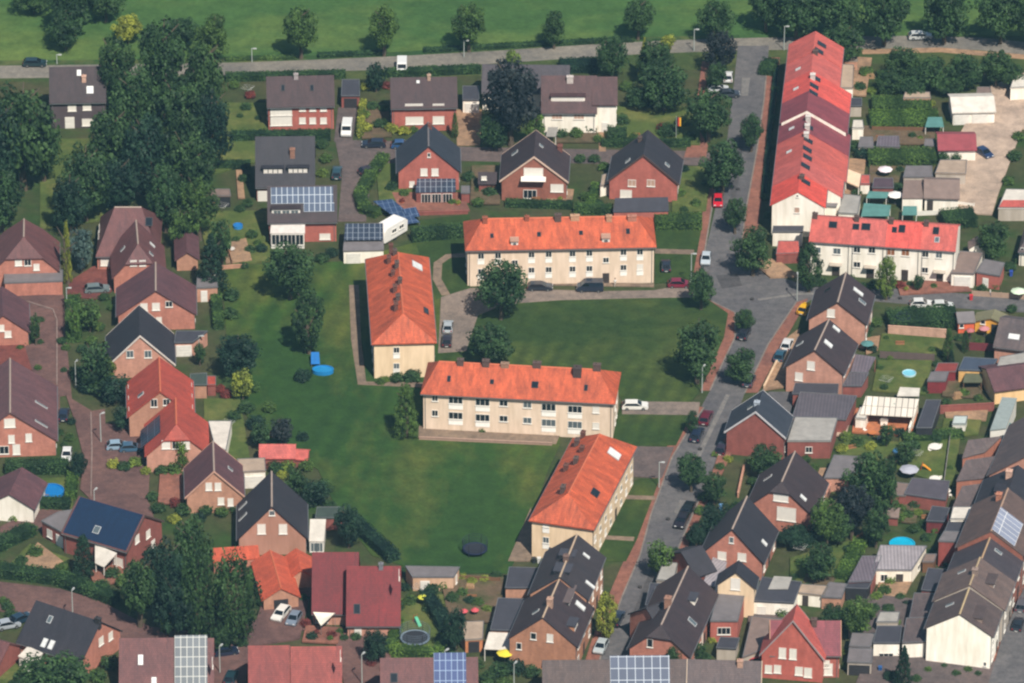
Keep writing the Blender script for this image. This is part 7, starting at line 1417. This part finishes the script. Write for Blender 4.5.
def bench(x, y, hd, l, rgb=(150, 104, 70)):
    root = empty('garden_bench', Matrix.Translation(G(x, y)) @ Matrix.Rotation(rad(hd), 4, 'Z'), l, 'bench'); m = plain(rgb, .7)
    b = MB(); b.box(-.8, .8, -.25, .25, .4, .46); b.obj('seat', m, root, Matrix())
    b = MB(); b.box(-.8, .8, .22, .28, .55, .95); b.obj('backrest', m, root, Matrix())
    for sx in (-1, 1): b = MB(); b.box(sx*.7-.05, sx*.7+.05, -.24, .28, 0, .4); b.obj('leg', m, root, Matrix())
def dryer(x, y, l):
    root = empty('clothes_dryer', Matrix.Translation(G(x, y)), l, 'clothes dryer')
    b = MB(); b.cyl((0, 0, 0), (0, 0, 1.9), .04, .03, 6); b.obj('pole', METAL, root, Matrix())
    for i in range(4):
        t = i*math.pi/2+.4; b = MB(); b.cyl((0, 0, 1.3), (math.cos(t)*1.4, math.sin(t)*1.4, 1.9), .03, .025, 5); b.obj('arm', METAL, root, Matrix())
    b = MB()
    for k in (.5, .75, 1.0):
        for i in range(4):
            t0, t1 = i*math.pi/2+.4, (i+1)*math.pi/2+.4; z = 1.3+.6*k; b.cyl((math.cos(t0)*1.4*k, math.sin(t0)*1.4*k, z), (math.cos(t1)*1.4*k, math.sin(t1)*1.4*k, z), .012, .012, 4)
    b.obj('line', plain((226, 226, 220), .8), root, Matrix())
def planter(x, y, w, rgb, col, l):
    root = empty('planter', Matrix.Translation(G(x, y)), l, 'planter')
    b = MB(); b.lathe([(w*.36, 0), (w*.5, .5), (w*.46, .5), (w*.44, .44)], 10); b.obj('pot', plain(rgb, .8), root, Matrix())
    link('plant', crown_tpl('bush', 1), root, Matrix.Translation((0, 0, .42)) @ Matrix.Diagonal((w*.55, w*.55, w*.5, 1)), leafm(LEAF[col]))
def logpile(x, y, hd, l):
    M = Matrix.Translation(G(x, y)) @ Matrix.Rotation(rad(hd), 4, 'Z'); b = MB()
    for r_ in range(4):
        for i in range(7-r_): b.cyl((-.9+.3*i+.15*r_, -.5, .15+.26*r_), (-.9+.3*i+.15*r_, .5, .15+.26*r_), .15, .14, 7)
    o = b.obj('log_pile', plain((176, 140, 104), .9, var=.3, scale=3)); o.matrix_world = M; tag(o, l, 'firewood')
for a in [(536, 202, 10, 'wooden bench before the brown brick gable house'), (636, 138, 0, 'wooden bench on the white house lawn'), (228, 256, 40, 'wooden bench on the stone terrace'), (900, 346, 0, 'wooden bench on the lawn below the concrete wall'), (852, 450, 20, 'wooden bench beside the light shrubs at the patio roof'), (812, 572, 80, 'wooden bench left of the round dark tree'), (472, 600, 0, 'wooden bench in the kitchen garden behind the beige shed'), (880, 140, 0, 'wooden bench beside the violet grey shed'), (44, 500, 0, 'wooden bench left of the bright blue pool'), (926, 520, 0, 'wooden bench in front of the dark red walled shed')]: bench(*a)
for a in [(886, 388, 'clothes dryer on the lawn with the cyan pool'), (916, 462, 'clothes dryer on the right hand lawn'), (222, 214, 'clothes dryer near the blue paddling ball'), (248, 96, 'clothes dryer in the lit garden of the long brick house'), (420, 596, 'clothes dryer behind the pale netted trampoline'), (228, 432, 'clothes dryer by the white garage roof'), (800, 556, 'clothes dryer near the white garage house')]: dryer(*a)
for a in [(402, 204, 1.0, (190, 110, 80), 'r', 'red flower planter on the brick terrace, left'), (458, 206, 1.0, (190, 110, 80), 'y', 'yellow flower planter on the brick terrace, right'), (866, 424, .9, (240, 236, 230), 'r', 'red flowered white planter under the barred patio roof'), (850, 416, 1.2, (240, 236, 230), 'g', 'white planter at the patio roof corner'), (316, 636, 1.0, (180, 90, 70), 'r', 'red flower planter under the sun sail'), (330, 642, 1.0, (180, 90, 70), 'g', 'leafy planter under the sun sail'), (960, 284, .9, (180, 110, 90), 'r', 'red flower planter before the bare gable terrace house'), (906, 292, .9, (180, 110, 90), 'y', 'yellow planter on the brick forecourt'), (560, 202, .9, (190, 120, 90), 'y', 'yellow planter beside the white garden table'), (60, 572, 1.0, (190, 150, 120), 'r', 'red planter at the lower left terrace'), (862, 346, .9, (190, 120, 90), 'g', 'leafy planter beside the teal grey parasol'), (884, 576, 1.0, (200, 130, 100), 'y', 'yellow planter before the white walled building')]: planter(*a)
for a in [(842, 92, 10, 'log pile behind the red terrace'), (470, 590, 0, 'log pile in the kitchen garden'), (958, 398, 20, 'log pile by the olive pavilion'), (748, 606, 70, 'log pile on the brown yard'), (396, 582, 80, 'log pile beside the dark red roofed house'), (212, 206, 0, 'log pile below the dark stone shed'), (870, 78, 0, 'log pile among the orchard shrubs')]: logpile(*a)

bushes('beside the dark yard roofs', [(912, 628, 9, 'd'), (946, 566, 9, 'd'), (880, 628, 8, 'm'), (906, 606, 9, 'n'), (920, 598, 8, 'm')])
flat('small dark shed between the grey carport and the red gabled house', [(848, 628), (862, 629), (864, 620), (850, 620)], 2.2, 2.3, GWALL, FDARK, name='garden_shed', cat='shed')
flat('pale lean-to roof behind the teal door garage', [(876, 622), (898, 622), (900, 612), (880, 612)], 2.4, 2.7, GWALL, FLIGHT, name='garden_shed', cat='shed')
flat('brown plank shed left of the bright red brick cube', [(922, 562), (934, 562), (937, 554), (925, 554)], 2.2, 2.3, WOOD, FBROWN, name='garden_shed', cat='shed')
flat('white framed greenhouse beside the framed garden lawn', [(952, 424), (966, 424), (968, 416), (954, 416)], 1.9, 2.1, WHITE, plain((190, 200, 196), .3), name='greenhouse', cat='greenhouse')
flat('small grey shed at the end of the brown garden fence', [(924, 146), (934, 146), (934, 139), (925, 139)], 2.0, 2.2, GWALL, FGREY, name='garden_shed', cat='shed')

# ================================================================== haze
b = MB(); b.box(-9800, 9800, -3000, 14800, -1.0, 575.0); hz = b.obj('haze', None, mats=[bpy.data.materials.new('haze_air')]); hz['kind'] = 'stuff'
hm = hz.data.materials[0]; hm.use_nodes = True; nt = hm.node_tree; nt.nodes.remove(nt.nodes['Principled BSDF'])
pv = nt.nodes.new('ShaderNodeVolumePrincipled'); pv.inputs['Color'].default_value = (.35, .72, 1.0, 1); pv.inputs['Density'].default_value = .00005; pv.inputs['Anisotropy'].default_value = .0
nt.links.new(pv.outputs[0], nt.nodes['Material Output'].inputs['Volume'])
scene.cycles.volume_bounces = 0
